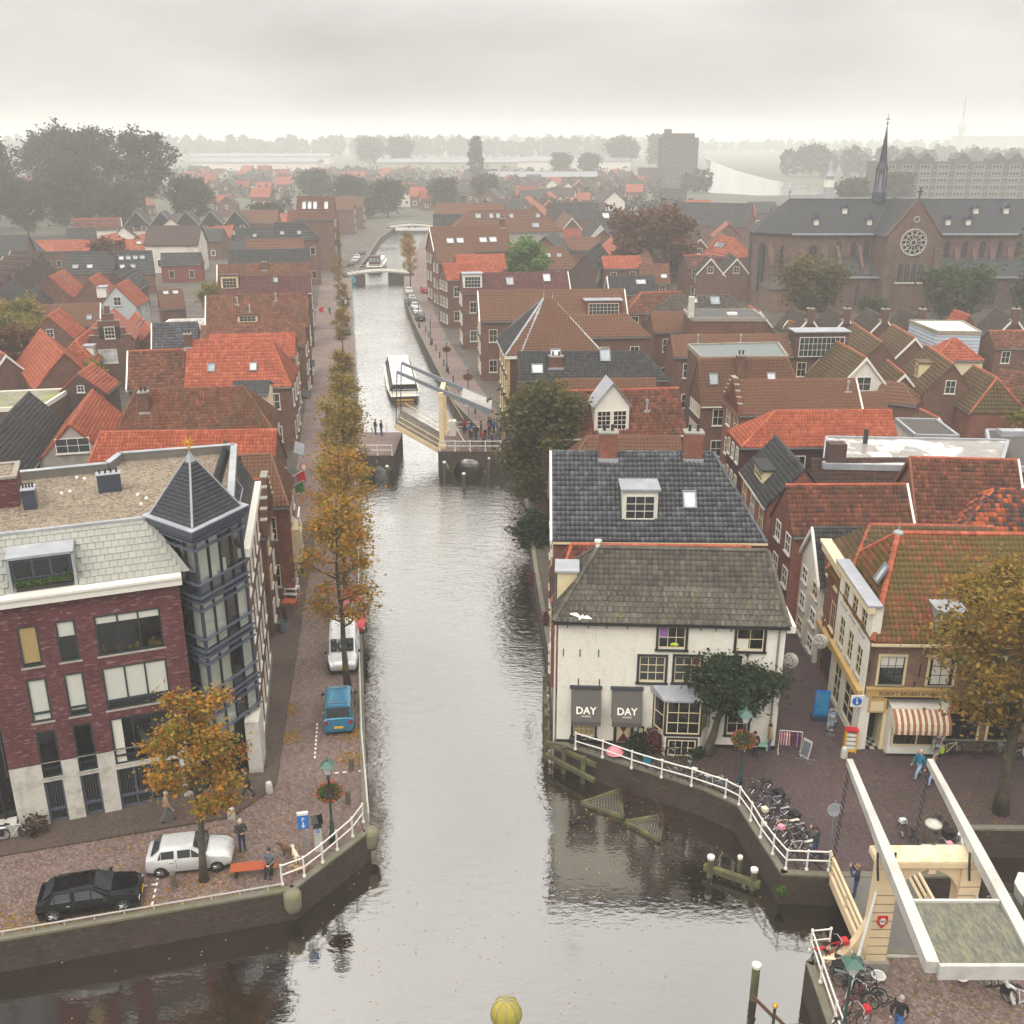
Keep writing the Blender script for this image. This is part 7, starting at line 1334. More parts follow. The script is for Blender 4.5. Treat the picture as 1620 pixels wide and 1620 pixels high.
 # ------------------------------------------------------------------ middle drawbridge
def mid_bridge():
 t=thing('drawbridge','half raised drawbridge with grey balance arm in the middle of the canal','bridge'); dv=6.0
 def abut(x0,x1,y0,y1,zt,ax0,ax1,nm):
  b=MB(); cx,r_=(ax0+ax1)/2,(ax1-ax0)/2; arc=[(cx-r_*math.cos(a),-1.7+r_*1.05*math.sin(a)) for a in np.linspace(0,math.pi,13)]
  for y,s in ((y0,1),(y1,-1)):
   b.poly([(x0,y,-2.2),(ax0,y,-2.2),(ax0,y,-1.7),(x0,y,zt)][::s]); b.poly([(ax1,y,-2.2),(x1,y,-2.2),(x1,y,zt),(ax1,y,-1.7)][::s])
   for p,q in zip(arc[:-1],arc[1:]):b.poly([(p[0],y,p[1]),(q[0],y,q[1]),(x0+(x1-x0)*(q[0]-ax0)/(ax1-ax0),y,zt),(x0+(x1-x0)*(p[0]-ax0)/(ax1-ax0),y,zt)][::s])
  for p,q in zip(arc[:-1],arc[1:]):b.poly([(p[0],y0,p[1]),(p[0],y1,p[1]),(q[0],y1,q[1]),(q[0],y0,q[1])])
  b.poly([(x0,y0,zt),(x1,y0,zt),(x1,y1,zt),(x0,y1,zt)]); b.poly([(x1,y0,-2.2),(x1,y1,-2.2),(x1,y1,zt),(x1,y0,zt)]); b.poly([(x0,y1,-2.2),(x0,y0,-2.2),(x0,y0,zt),(x0,y1,zt)])
  o=ob('abutment',b.mesh('abutment','quay'),t); ob('abutment_paving',MB().poly([(x0,y0+.2,zt+.01),(x1,y0+.2,zt+.01),(x1,y1-.2,zt+.01),(x0,y1-.2,zt+.01)]).mesh('abutment_paving','pave_left'),o)
 abut(-17.2,-12.3,102,111,.75,-15.6,-12.9,'l'); abut(-7.8,.5,103.5,111.5,.75,-6.2,-3.0,'r')
 # raised leaf
 a=math.atan2(2.9,4.85); H0=Vector((-7.75,0,.7)); d=Vector((-math.cos(a),0,math.sin(a))); nn=Vector((math.sin(a),0,math.cos(a))); T=H0+d*5.3
 lf=MB(); P=[H0-nn*.35,T-nn*.35,T+nn*.1,H0+nn*.1]; lf.solid([(v.x,104.5,v.z) for v in P],(0,5.8,0)); l=ob('leaf',lf.mesh('leaf','old_wood'),t); ob('leaf_edge',MB().solid([(v.x,104.3,v.z) for v in P],(0,.18,0)).mesh('leaf_edge','bridge_cream'),l)
 for y in (104.4,110.2):
  for k in (.5,1.0):ob('leaf_rail',MB().cyl(Vector((H0.x,y,H0.z))+nn*k,Vector((T.x,y,T.z))+nn*k,.05).mesh('leaf_rail','bridge_cream'),l)
 for y in (104.9,110):ob('gate_post',cached('mgp',lambda:MB().box(-.24,.24,-.24,.24,.6,6.6).box(-.32,.32,-.32,.32,6.3,6.5).box(-.4,.4,-.4,.4,.6,1.2).mesh('gate_post','bridge_cream')),t,loc=(-7.45,y,0))
 ob('lintel',MB().box(-7.7,-7.2,104.6,110.3,6.5,6.8).mesh('lintel','bridge_cream'),t)
 Lh,Rh=Vector((-12.0,0,8.9)),Vector((-2.3,0,4.6))
 for y in (105.2,109.8):dd=(Rh-Lh).normalized(); up=Vector((-dd.z,0,dd.x)); P=[Lh-up*.1,Rh-up*.3,Rh+up*.3,Lh+up*.15]; ob('balance_arm',MB().solid([(v.x,y-.2,v.z) for v in P],(0,.4,0)).mesh('balance_arm','bridge_steel'),t); ob('chain',MB().cyl((Lh.x,y,Lh.z),(T.x,y,T.z),.05,.05,5).mesh('chain','iron'),t)
 M1=Lh.lerp(Rh,.68); up=Vector((-(Rh-Lh).normalized().z,0,(Rh-Lh).normalized().x)); P=[M1-up*.25,Rh-up*.3,Rh+up*.25,M1+up*.2]; ob('counterweight',MB().solid([(v.x,105.4,v.z) for v in P],(0,4.2,0)).mesh('counterweight','bridge_grey'),t)
 for y in (104.2,110.8):ob('stay',MB().cyl((-7.3,y,5.5),(-4.5,y,.8),.06).mesh('stay','bridge_cream'),t)
 ob('control_cabinet',MB().box(-7.0,-6.2,109.5,110.5,.75,2.4).mesh('control_cabinet','white'),t)
mid_bridge()
railing('bridge_railing','white railing on the crowded right abutment of the middle drawbridge',[(-7.6,103.7,.75),(.4,103.7,.75)],1.1,'white',1.6); railing('bridge_railing','white railing on the empty left abutment of the middle drawbridge',[(-17.0,102.2,.75),(-12.5,102.2,.75)],1.1,'white',1.5); railing('bridge_railing','white railing on the far side of the left abutment',[(-17.2,110.8,.75),(-12.5,110.8,.75)],1.1,'white',1.5); railing('bridge_railing','white railing on the far side of the right abutment',[(-7.6,111.3,.75),(-3.2,111.3,.75)],1.1,'white',1.5)
def far_bridge(label,A,B,w,zt,open0,open1):
 t=thing('arch_bridge',label,'bridge'); A,B=Vector(A),Vector(B); d=(B-A); n=Vector((-d.y,d.x)).normalized(); b=MB(); N_=16
 for f0,f1 in ((0,open0),(open1,1)):ob('pier',MB().slab(A.lerp(B,f0),A.lerp(B,f1),w,-2.4,zt-.4).mesh('pier','quay'),t)
 dk=MB()
 for i in range(N_):f,g=i/N_,(i+1)/N_; z=zt-.5+.9*math.sin(math.pi*(f+g)/2); dk.slab(A.lerp(B,f),A.lerp(B,g),w,z-.35,z)
 ob('deck',dk.mesh('deck','concrete'),t)
 for s in (-1,1):ob('parapet',MB().tube([tuple(A.lerp(B,f)+n*s*w*.48)+(zt+.5+.9*math.sin(math.pi*f),) for f in np.linspace(0,1,9)],.08,5).mesh('parapet','bridge_grey'),t)
 return t
far_bridge('small pale arched bridge across the canal in the haze',(-41,253),(-24.5,257),5,.9,.3,.66); far_bridge('last low bridge at the hazy end of the canal',(-46.5,393),(-27,394),6,.7,.1,.9)
t=bpy.data.objects['arch_bridge']; ob('painted_mural',MB().lathe([(1.0,0),(1.0,.05)],n=16).mesh('painted_mural','mural'),t,M=Matrix.Translation((-38.6,250.9,-.6))@Matrix.Rotation(R(90),4,'X'))
# ------------------------------------------------------------------ timber in the water
def pile(x,y,h,lab,r_=.17,cap=True,g=None):
 t=thing('mooring_pile',lab,'pile',(x,y,0),0,g); ob('pile',MB().lathe([(r_,-3),(r_,h),(r_*.8,h+.03)],n=10).mesh('pile','mossy_wood'),t)
 if cap:ob('cap',MB().lathe([(r_*1.15,h),(r_*1.15,h+.14),(r_*.5,h+.2)],n=10).mesh('cap','white'),t)
pile(10.0,32.9,.1,'thick white capped pile standing alone in the near water'); ob('fender_block',MB().box(10.0,10.5,32.6,32.75,-.7,-.45).mesh('fender_block','bridge_grey'),bpy.data.objects['mooring_pile'])
pile(9.55,40.4,-.55,'white capped pile at the upper end of the floating beam',.16); pile(11.43,39.5,-.55,'white capped pile at the lower end of the floating beam',.16); pile(10.9,40.2,-.4,'small white capped pile beside the floating beam',.11); pile(12.5,42.2,.0,'pale thin pile against the bicycle quay wall',.1); pile(23.3,37.2,.6,'mossy pile behind the bridge portal',.25); pile(-12.95,101.2,-.2,'pile before the left bridge abutment',.16); pile(-7.1,102.6,-.2,'pile at the corner of the right bridge abutment',.16); pile(-4.9,99,-.3,'pile in front of the right abutment arch',.16); pile(-2.4,102.3,.3,'thin pale pile before the right abutment',.12)
for nm,lab,a,b,z,w in (('fender_beam','mossy floating beam between white capped piles',(9.3,40.6),(11.7,39.3),-1.2,.28),('fender_beam','mossy fender beam at the left bridge abutment',(-12.6,105),(-12.9,101),-.6,.3),('fender_beam','mossy fender beam at the right bridge abutment',(-7.4,105),(-6.6,101.6),-.6,.3)):
 tag(ob(nm,MB().slab(a,b,w,z-.15,z+.15).mesh(nm,'mossy_wood')),lab,'beam')
t=thing('timber_fence','mossy timber fender fence in the water beside the white house','fence')
for a,b,z in (((1.95,50.6),(1.95,53.6),1.0),((1.95,49.9),(4.6,47.6),-.2),((1.9,49.7),(4.5,47.2),-.9)):ob('beam',MB().slab(a,b,.2,z-.12,z+.12).mesh('beam','mossy_wood'),t)
for x,y,h in ((1.95,50.2,.5),(2.9,49.0,.1),(3.9,48.0,.1),(1.95,53.6,2.0),(1.95,51.5,1.4)):ob('post',MB().box(x-.12,x+.12,y-.12,y+.12,-3,h).mesh('post','mossy_wood'),t)
def raft(lab,P):
 t=thing('planting_raft',lab,'raft'); z=-1.48
 for p,q in zip(P,P[1:]+P[:1]):ob('edge_beam',MB().slab(p,q,.16,z-.1,z+.08).mesh('edge_beam','mossy_wood'),t)
 m_=MB(); C=sum((Vector(p) for p in P),Vector((0,0)))/3
 for k in range(1,14):
  f=k/14
  for a,b,c in ((0,1,2),(1,2,0)):p=Vector(P[a]).lerp(Vector(P[b]),f); q=Vector(P[a]).lerp(Vector(P[c]),f); m_.cyl((p.x,p.y,z),(q.x,q.y,z),.012,.012,4)
 ob('wire_mesh',m_.mesh('wire_mesh','stone'),t,kind='stuff'); tw=MB(); q_=random.Random(len(lab))
 for k in range(46):
  p=Vector(P[2]).lerp(Vector(P[1]),q_.uniform(0,.7)); p0=Vector((p.x,p.y,z)); a=q_.uniform(-.6,2.2); e=p0+Vector((math.cos(a),math.sin(a),q_.uniform(.2,1)))*q_.uniform(.5,1.3); tw.tube([p0,p0.lerp(e,.5)+Vector((q_.uniform(-.15,.15),q_.uniform(-.15,.15),.15)),e],[.018,.012,.004],4,0,q_.random())
 ob('twigs',tw.mesh('twigs','twig',rnd=True,uv=False),t,kind='stuff')
raft('triangular wire planting raft with bare twigs, nearer the white house',[(3.7,46.0),(5.8,44.85),(5.9,47.2)]); raft('triangular wire planting raft with bare twigs, nearer the bicycles',[(5.9,44.4),(7.45,42.9),(8.0,45.0)])
# ------------------------------------------------------------------ boats
def hull(mb,L,w,z0,z1,mi=0,bow=.35,n=14,stern=.82):
 st=[]
 for i in range(n+1):
  f=i/n; ww=w/2*(stern+(1-stern)*min(1,f/.25))*(1 if f<1-bow else math.sqrt(max(0,1-((f-1+bow)/bow)**2.2))+.02); st.append((L*(f-.5),ww,z1+.35*max(0,f-.7)))
 o=len(mb.v)
 for x,ww,zt in st:mb.v+=[(x,-ww,zt),(x*.985,-ww*.8,z0),(x*.985,ww*.8,z0),(x,ww,zt)]
 for i in range(n):
  for j in range(3):a=o+i*4+j; mb.f.append([a,a+4,a+5,a+1][::-1]); mb.m.append(mi); mb.r.append(0)
  mb.f.append([o+i*4,o+i*4+3,o+i*4+7,o+i*4+4][::-1]); mb.m.append(mi+1 if mi==0 else mi); mb.r.append(0)
 mb.f.append([o,o+1,o+2,o+3]); mb.m.append(mi); mb.r.append(0)
 return mb
t=thing('tour_boat','long white glass roofed canal tour boat heading away','boat',(-16.2,146.5,-1.6),R(98.5)); L_=24
ob('hull',hull(MB(),L_,4.4,-.5,.7).mesh('hull','blackpaint','white'),t); ob('gunwale',hull(MB(),L_+.1,4.5,.5,.72).mesh('gunwale','white','white'),t)
cb=MB(); cb.box(-10.8,8.5,-1.9,1.9,.72,1.15); ob('cabin',cb.mesh('cabin','white'),t)
for s in (-1,1):
 for i in range(12):ob('side_window',cached('bw%d'%s,lambda:MB().solid([(0,s*1.9,1.15),(1.45,s*1.9,1.15),(1.45,s*1.45,2.1),(0,s*1.45,2.1)][::s],(0,s*.03,.02)).mesh('side_window','glass')),t,loc=(-10.6+i*1.58,0,0))
ob('cabin_roof',MB().box(-10.9,8.5,-1.5,1.5,2.08,2.2).mesh('cabin_roof','white'),t)
for i in range(6):ob('roof_glass',cached('brg',lambda:MB().box(0,2.7,-1.0,1.0,2.2,2.24).mesh('roof_glass','glass_white')),t,loc=(-9.8+i*3.05,0,0))
for i in range(4):ob('stern_window',cached('bsw',lambda:MB().box(-10.86,-10.8,0,.8,1.2,2.0).mesh('stern_window','glass')),t,loc=(0,-1.72+i*.88,0))
ob('name_board',MB().box(-12.05,-12.0,-1.2,1.2,.1,.35).mesh('name_board','gold'),t); ob('stern_rail',MB().tube([(-11.8,-1.6,1.6),(-11.8,1.6,1.6)],.03).tube([(-11.8,-1.6,.7),(-11.8,-1.6,1.6)],.03).tube([(-11.8,1.6,.7),(-11.8,1.6,1.6)],.03).mesh('stern_rail','chrome'),t)
t=thing('barge','dark hulled barge with white deck moored beyond the small bridge','boat',(-36.9,286,-1.6),R(93)); ob('hull',hull(MB(),22,4.8,-.5,1.3).mesh('hull','blackpaint','white'),t); ob('wheelhouse',MB().box(-9,-6,-1.5,1.5,1.3,3.6).box(-9.2,-5.8,-1.7,1.7,3.6,3.75).mesh('wheelhouse','maroon_paint'),t); ob('hold_cover',MB().box(-5,7,-1.8,1.8,1.3,2.3).mesh('hold_cover','white'),t)
for i in range(3):ob('wheelhouse_window',MB().box(-9.03,-9.0,-1.3+i*.9,-.6+i*.9,2.4,3.3).mesh('wheelhouse_window','glass_sky'),t)
t=thing('motor_boat','small white motor boat with red seats and striped flag at the right edge','boat',(25.2,37.0,-1.6),R(112)); ob('hull',hull(MB(),6,2.2,-.3,.65).mesh('hull','white','white'),t); ob('cockpit',MB().box(-2.4,.8,-.75,.75,.66,.72).mesh('cockpit','cloth_red'),t); ob('windscreen',MB().solid([(.8,-.8,.7),(.8,.8,.7),(.4,.7,1.2),(.4,-.7,1.2)],(.03,0,0)).mesh('windscreen','glass_sky'),t)
for k,m_ in enumerate(('cloth_red','cloth_white','cloth_navy')):ob('flag',MB().box(-3.3,-2.6,-.02,.02,1.5-k*.16,1.66-k*.16).mesh('flag',m_),t)
ob('flag_pole',MB().cyl((-2.6,0,.6),(-2.6,0,1.7),.02).mesh('flag_pole','white'),t)
# ------------------------------------------------------------------ cars: body lofted through stations
def wheel(parent,x,y,r_,w=.2):
 s=1 if y>0 else -1; o=ob('wheel',cached(('tyre',r_,w),lambda:MB().lathe([(r_*.62,-w/2),(r_*.95,-w/2),(r_,-w*.3),(r_,w*.3),(r_*.95,w/2),(r_*.62,w/2)],n=20).mesh('tyre','rubber',smooth=True)),parent,M=Matrix.Translation((x,y,r_))@Matrix.Rotation(R(-90)*s,4,'X'))
 def rim():
  b=MB(); b.lathe([(r_*.66,w*.2),(r_*.66,w*.5),(r_*.58,w*.42)],n=16)
  for i in range(7):a=i*2*math.pi/7; b.cyl((0,0,w*.45),(r_*.6*math.cos(a),r_*.6*math.sin(a),w*.42),.045,.035,5)
  b.cyl((0,0,w*.3),(0,0,w*.5),.06); return b.mesh('rim','chrome')
 ob('rim',cached(('rim',r_),rim),o)
def car(label,loc,rz,paint,st,wb,wr,roof0,roof1,cat='car',group=None,name='parked_car',van=False,rack=False,rear=True,sidewin=True):
 """st: (x, z bottom, z belt, half width, z top, half width at top); stations roof0..roof1 carry the roof"""
 t=thing(name,label,cat,loc,rz,group); b=MB(); n=len(st)
 def ring(s):
  x,zb,zl,w,zt,wt=s; h=[(x,w*.9,zb),(x,w,zb+(zl-zb)*.35),(x,w,zb+(zl-zb)*.7),(x,w*.97,zl),(x,wt+(w*.97-wt)*.12,zt-.05),(x,wt*.86,zt),(x,wt*.4,zt+.025)]
  return h+[(p[0],-p[1],p[2]) for p in h[::-1]]
 rings=[ring(s) for s in st]; k=len(rings[0])
 for r in rings:b.v+=r
 for i in range(n-1):
  for j in range(k):b.f.append([i*k+j,(i+1)*k+j,(i+1)*k+(j+1)%k,i*k+(j+1)%k]); b.m.append(0); b.r.append(0)
 b.f.append(list(range(k))); b.f.append([(n-1)*k+j for j in range(k)][::-1]); b.m+=[0,0]; b.r+=[0,0]
 me=b.mesh('body',paint,smooth=True)
 try:me.set_sharp_from_angle(angle=R(32))
 except Exception:pass
 ob('body',me,t)
 def pane(nm,pts,off,m_='glass_car'):ob(nm,MB().solid(pts,off).mesh(nm,m_),t)
 def sidept(i,f,z):  # point on the cabin side
  a=rings[i]; p,q=Vector(a[3]),Vector(a[4]); return p.lerp(q,z)
 for s in (1,-1):
  if sidewin:
   for i in range(roof0-(0 if van else 1),roof1+(1 if not van else 1)):
    if van and i<roof1-0:continue
    A,B=rings[i],rings[i+1]; P=[Vector(A[3]).lerp(Vector(A[4]),.1),Vector(B[3]).lerp(Vector(B[4]),.1),Vector(B[3]).lerp(Vector(B[4]),.92),Vector(A[3]).lerp(Vector(A[4]),.92)]
    if i==roof1:P=[P[0],P[1]*.75+P[0]*.25,P[3]] if not van else [P[0],P[1],P[3]]
    if i==roof0-1:P=[P[0]*.3+P[1]*.7,P[1],P[2]]
    PP=[P] if i!=roof0 or van else [[P[0],P[0].lerp(P[1],.46),P[3].lerp(P[2],.46),P[3]],[P[0].lerp(P[1],.54),P[1],P[2],P[3].lerp(P[2],.54)]]
    for P in PP:
     C=sum(P,Vector())/len(P); P=[C+(p-C)*.92 for p in P]; P=[Vector((p.x,s*(p.y),p.z)) for p in P]; pane('side_window',[tuple(p) for p in (P if s<0 else P[::-1])],(0,s*.012,.0),'glass_screen' if paint=='paint_black' else 'glass_car'); ob('window_trim',MB().cyl(P[0],P[1],.012,.012,4).mesh('window_trim','chrome'),t)
    if i==roof0 and not van:a,b_=Vector(rings[i][1]).lerp(Vector(rings[i+1][1]),.5),Vector(rings[i][3]).lerp(Vector(rings[i+1][3]),.5); ob('door_seam',MB().cyl((a.x,s*a.y*1.002,a.z),(b_.x,s*b_.y*1.006,b_.z),.012,.012,4).mesh('door_seam','rubber'),t); ob('door_handle',MB().box(a.x-.28,a.x-.12,s*a.y-.02,s*a.y+.02,b_.z-.16,b_.z-.12).mesh('door_handle','chrome'),t)
 def cross(i0,i1,nm,f0=.12,f1=.9):
  A,B=rings[i0],rings[i1]; lo,hi=Vector(A[5]),Vector(B[5]); P=[lo.lerp(hi,f0),lo.lerp(hi,f1)]; w0,w1=P[0].y*1.02,P[1].y*1.05; d=(hi-lo).normalized(); nn=Vector((-d.z,0,d.x)); nn=nn if nn.z>0 else -nn; o3=nn*.05
  pane(nm,[(P[0].x+o3.x,-w0,P[0].z+o3.z),(P[0].x+o3.x,w0,P[0].z+o3.z),(P[1].x+o3.x,w1,P[1].z+o3.z),(P[1].x+o3.x,-w1,P[1].z+o3.z)],tuple(nn*.012),'glass_screen')
 cross(roof1+1,roof1,'windscreen')
 if rear:cross(roof0-1,roof0,'rear_window')
 L0,L1=st[0],st[-1]
 for y in (-1,1):
  ob('tail_light',MB().box(st[1][0]-.04,st[1][0]+.12,y*st[1][3]*.82-.09,y*st[1][3]*.82+.09,st[1][2]-.28,st[1][2]-.02).mesh('tail_light','tail_red'),t)
  ob('headlight',MB().box(st[-2][0]-.1,st[-2][0]+.05,y*st[-2][3]*.78-.15,y*st[-2][3]*.78+.15,st[-2][2]-.2,st[-2][2]-.04).mesh('headlight','headlight'),t)
  ob('wing_mirror',MB().box(st[roof1+1][0]-.35,st[roof1+1][0]-.2,min(y*(st[roof1][3]+.02),y*(st[roof1][3]+.2)),max(y*(st[roof1][3]+.02),y*(st[roof1][3]+.2)),st[roof1][2],st[roof1][2]+.13).mesh('wing_mirror','blackpaint'),t)
  for x in wb:wheel(t,x,y*(st[3][3]-.07),wr)
 ob('number_plate',MB().box(L0[0]-.03,L0[0],-.26,.26,.5,.62).mesh('number_plate','plate'),t); ob('number_plate',MB().box(L1[0],L1[0]+.03,-.26,.26,.4,.51).mesh('number_plate','plate'),t); ob('sill',MB().box(st[1][0],st[-2][0],-st[3][3]*.9,st[3][3]*.9,.16,.3).mesh('sill','rubber'),t)
 if rack:
  for x in (st[roof0][0]+.3,st[roof1][0]-.3):ob('roof_bar',MB().box(x-.03,x+.03,-.55,.55,st[roof0][4]+.06,st[roof0][4]+.1).mesh('roof_bar','chrome'),t)
 return t
HB=[(-1.92,.35,.72,.7,.75,.62),(-1.86,.25,.9,.78,.94,.7),(-1.66,.22,.93,.8,1.0,.68),(-1.2,.22,.92,.81,1.38,.6),(.15,.22,.9,.82,1.4,.6),(.92,.22,.9,.82,.97,.72),(1.6,.22,.8,.79,.84,.68),(1.84,.28,.66,.72,.7,.6),(1.92,.36,.55,.62,.58,.55)]
EST=[(x*1.12,a,b,c*1.06,d,e*1.05) for x,a,b,c,d,e in HB]
CBV=[(-2.1,.3,.6,.8,.64,.75),(-2.06,.25,1.0,.83,1.06,.76),(-2.02,.22,1.05,.84,1.1,.75),(-1.92,.22,1.05,.84,1.82,.68),(.35,.22,1.0,.84,1.8,.68),(1.15,.22,.98,.83,1.06,.72),(1.8,.25,.85,.8,.88,.68),(2.02,.3,.68,.7,.7,.62),(2.08,.4,.6,.6,.62,.55)]
VAN=[(-2.4,.3,.7,.88,.75,.85),(-2.36,.25,1.1,.93,1.15,.88),(-2.34,.25,1.15,.94,1.2,.87),(-2.28,.25,1.15,.95,1.95,.8),(.95,.25,1.12,.95,1.93,.8),(1.75,.25,1.1,.93,1.18,.82),(2.2,.28,.9,.88,.94,.74),(2.38,.32,.7,.8,.72,.68),(2.42,.42,.6,.7,.62,.6)]
car('black estate hatchback parked at the front quay by fallen leaves',(-18.6,36.65,0),R(13.5),'paint_black',EST,(-1.45,1.42),.33,3,4)
car('silver hatchback parked under the small autumn tree',(-15.0,39.35,0),R(9.5),'paint_silver',HB,(-1.25,1.25),.3,3,4)
car('blue small van with roof bars parked on the canal street',(-10.1,52.3,0),R(98),'paint_blue',CBV,(-1.35,1.35),.31,3,4,'van',None,'parked_van',False,True)
car('white delivery van facing the viewer under the tall autumn tree',(-11.0,59.6,0),R(-82),'paint_white',VAN,(-1.5,1.5),.33,3,4,'van',None,'parked_van',True,False,False)
car('red car parked behind the white van',(-11.0,64.6,0),R(-82),'paint_red',CBV,(-1.35,1.35),.31,3,4)
far=[(-24.0,147,98,'grey','grey car parked on the left quay level with the tour boat'),(-28.6,176,98,'dark','dark car parked on the left quay beyond the tour boat'),(-31.4,192,98,'rust','rust coloured car parked on the left quay under trees'),(-34.2,209,98,'white','white car parked on the left quay near the small bridge'),(-36.5,223,98,'silver','silver car parked on the left quay just before the small bridge'),(-42.3,282,93,'silver','silver car parked beside the barge'),(-42.6,289,93,'white','white car parked beside the barge bow'),(-41.8,272,93,'dark','dark car parked behind the barge stern'),(-43.2,303,93,'grey','grey car parked furthest up the left quay'),(-17.0,190,100,'dark','dark car nearest on the right quay row'),(-18.1,197,100,'white','white car second in the right quay row'),(-19.1,203,100,'white','white van like car third in the right quay row'),(-20.6,213,100,'silver','silver car fourth in the right quay row'),(-22.3,224,100,'white','white car beside the orange quay tree'),(-19.0,226,100,'red','white and red car driving on the right quay street'),(-37,393,4,'white','white car crossing the last bridge'),(-20.2,208,100,'dark','dark car between pale cars in the right quay row')]
pr={}
for x,y,a,c,lab in far:
 if c not in pr:pr[c]=car(lab,(x,y,0),R(a),'paint_'+c,HB,(-1.25,1.25),.3,3,4,'car','hazy cars along the quays')
 else:copy_tree(pr[c],(x,y,0),R(a),lab)
 # ------------------------------------------------------------------ bicycles
def bike(label,loc,rz,c='black',lean=0,group=None,bag=None):
 t=thing('bicycle',label,'bicycle',loc,rz,group); t.rotation_euler=(lean,0,rz); fm='cloth_'+c if c not in ('silver',) else 'chrome'; J=dict(r=(-.52,.34),f=(.55,.34),bb=(-.05,.3),s=(-.2,.85),h=(.36,.88),hb=(.34,1.08))
 P=lambda k,y=0:(J[k][0],y,J[k][1])
 def fr():
  b=MB()
  for a,q,r_ in (('bb','s',.02),('bb','h',.022),('s','h',.02),('s','r',.013),('bb','r',.014),('h','f',.018),('h','hb',.016)):b.cyl(P(a),P(q),r_,r_,5)
  b.box(-.8,-.3,-.07,.07,.74,.76); b.cyl((-.75,0,.74),(-.52,0,.36),.01,.01,4); return b.mesh('frame',fm)
 ob('frame',cached(('bf',c),fr),t); wm=cached('bwh',lambda:MB().torus((0,0,0),(0,1,0),.33,.022,18,4).mesh('tyre','rubber'))
 def sp():
  b=MB()
  for i in range(10):a=i*math.pi/5; b.cyl((0,0,0),(.32*math.cos(a),0,.32*math.sin(a)),.006,.006,3,cap=False)
  b.torus((0,0,0),(0,1,0),.305,.01,18,3); return b.mesh('rim','chrome')
 for k in 'rf':o=ob('wheel',wm,t,loc=P(k)); ob('rim',cached('bsp',sp),o)
 ob('handlebar',cached('bhb',lambda:MB().tube([(.2,-.3,1.04),(.32,-.22,1.1),(.34,0,1.08),(.32,.22,1.1),(.2,.3,1.04)],.014,5).ball((.42,0,.95),.05,6,4).mesh('handlebar','chrome')),t); ob('saddle',cached('bsd',lambda:MB().add([(-.36,-.1,.9),(-.36,.1,.9),(-.08,.03,.92),(-.08,-.03,.92),(-.34,-.08,.97),(-.34,.08,.97),(-.08,.02,.95),(-.08,-.02,.95)],[(4,5,6,7),(0,1,5,4),(1,2,6,5),(2,3,7,6),(3,0,4,7)]).mesh('saddle','rubber')),t); ob('mudguard',cached('bmg',lambda:MB().tube([(-.52+.37*math.cos(a),0,.34+.37*math.sin(a)) for a in np.linspace(.5,3.0,7)],.022,4).tube([(.55+.37*math.cos(a),0,.34+.37*math.sin(a)) for a in np.linspace(.9,2.8,6)],.02,4).mesh('mudguard','iron')),t)
 if bag:
  kind,bc=bag; me=cached(('bag',kind,bc),lambda:(MB().box(-.78,-.4,-.24,-.08,.42,.74).box(-.78,-.4,.08,.24,.42,.74) if kind=='pannier' else MB().box(.44,.7,-.15,.15,.8,.98)).mesh(kind,'cloth_'+bc)); ob(kind,me,t)
 return t
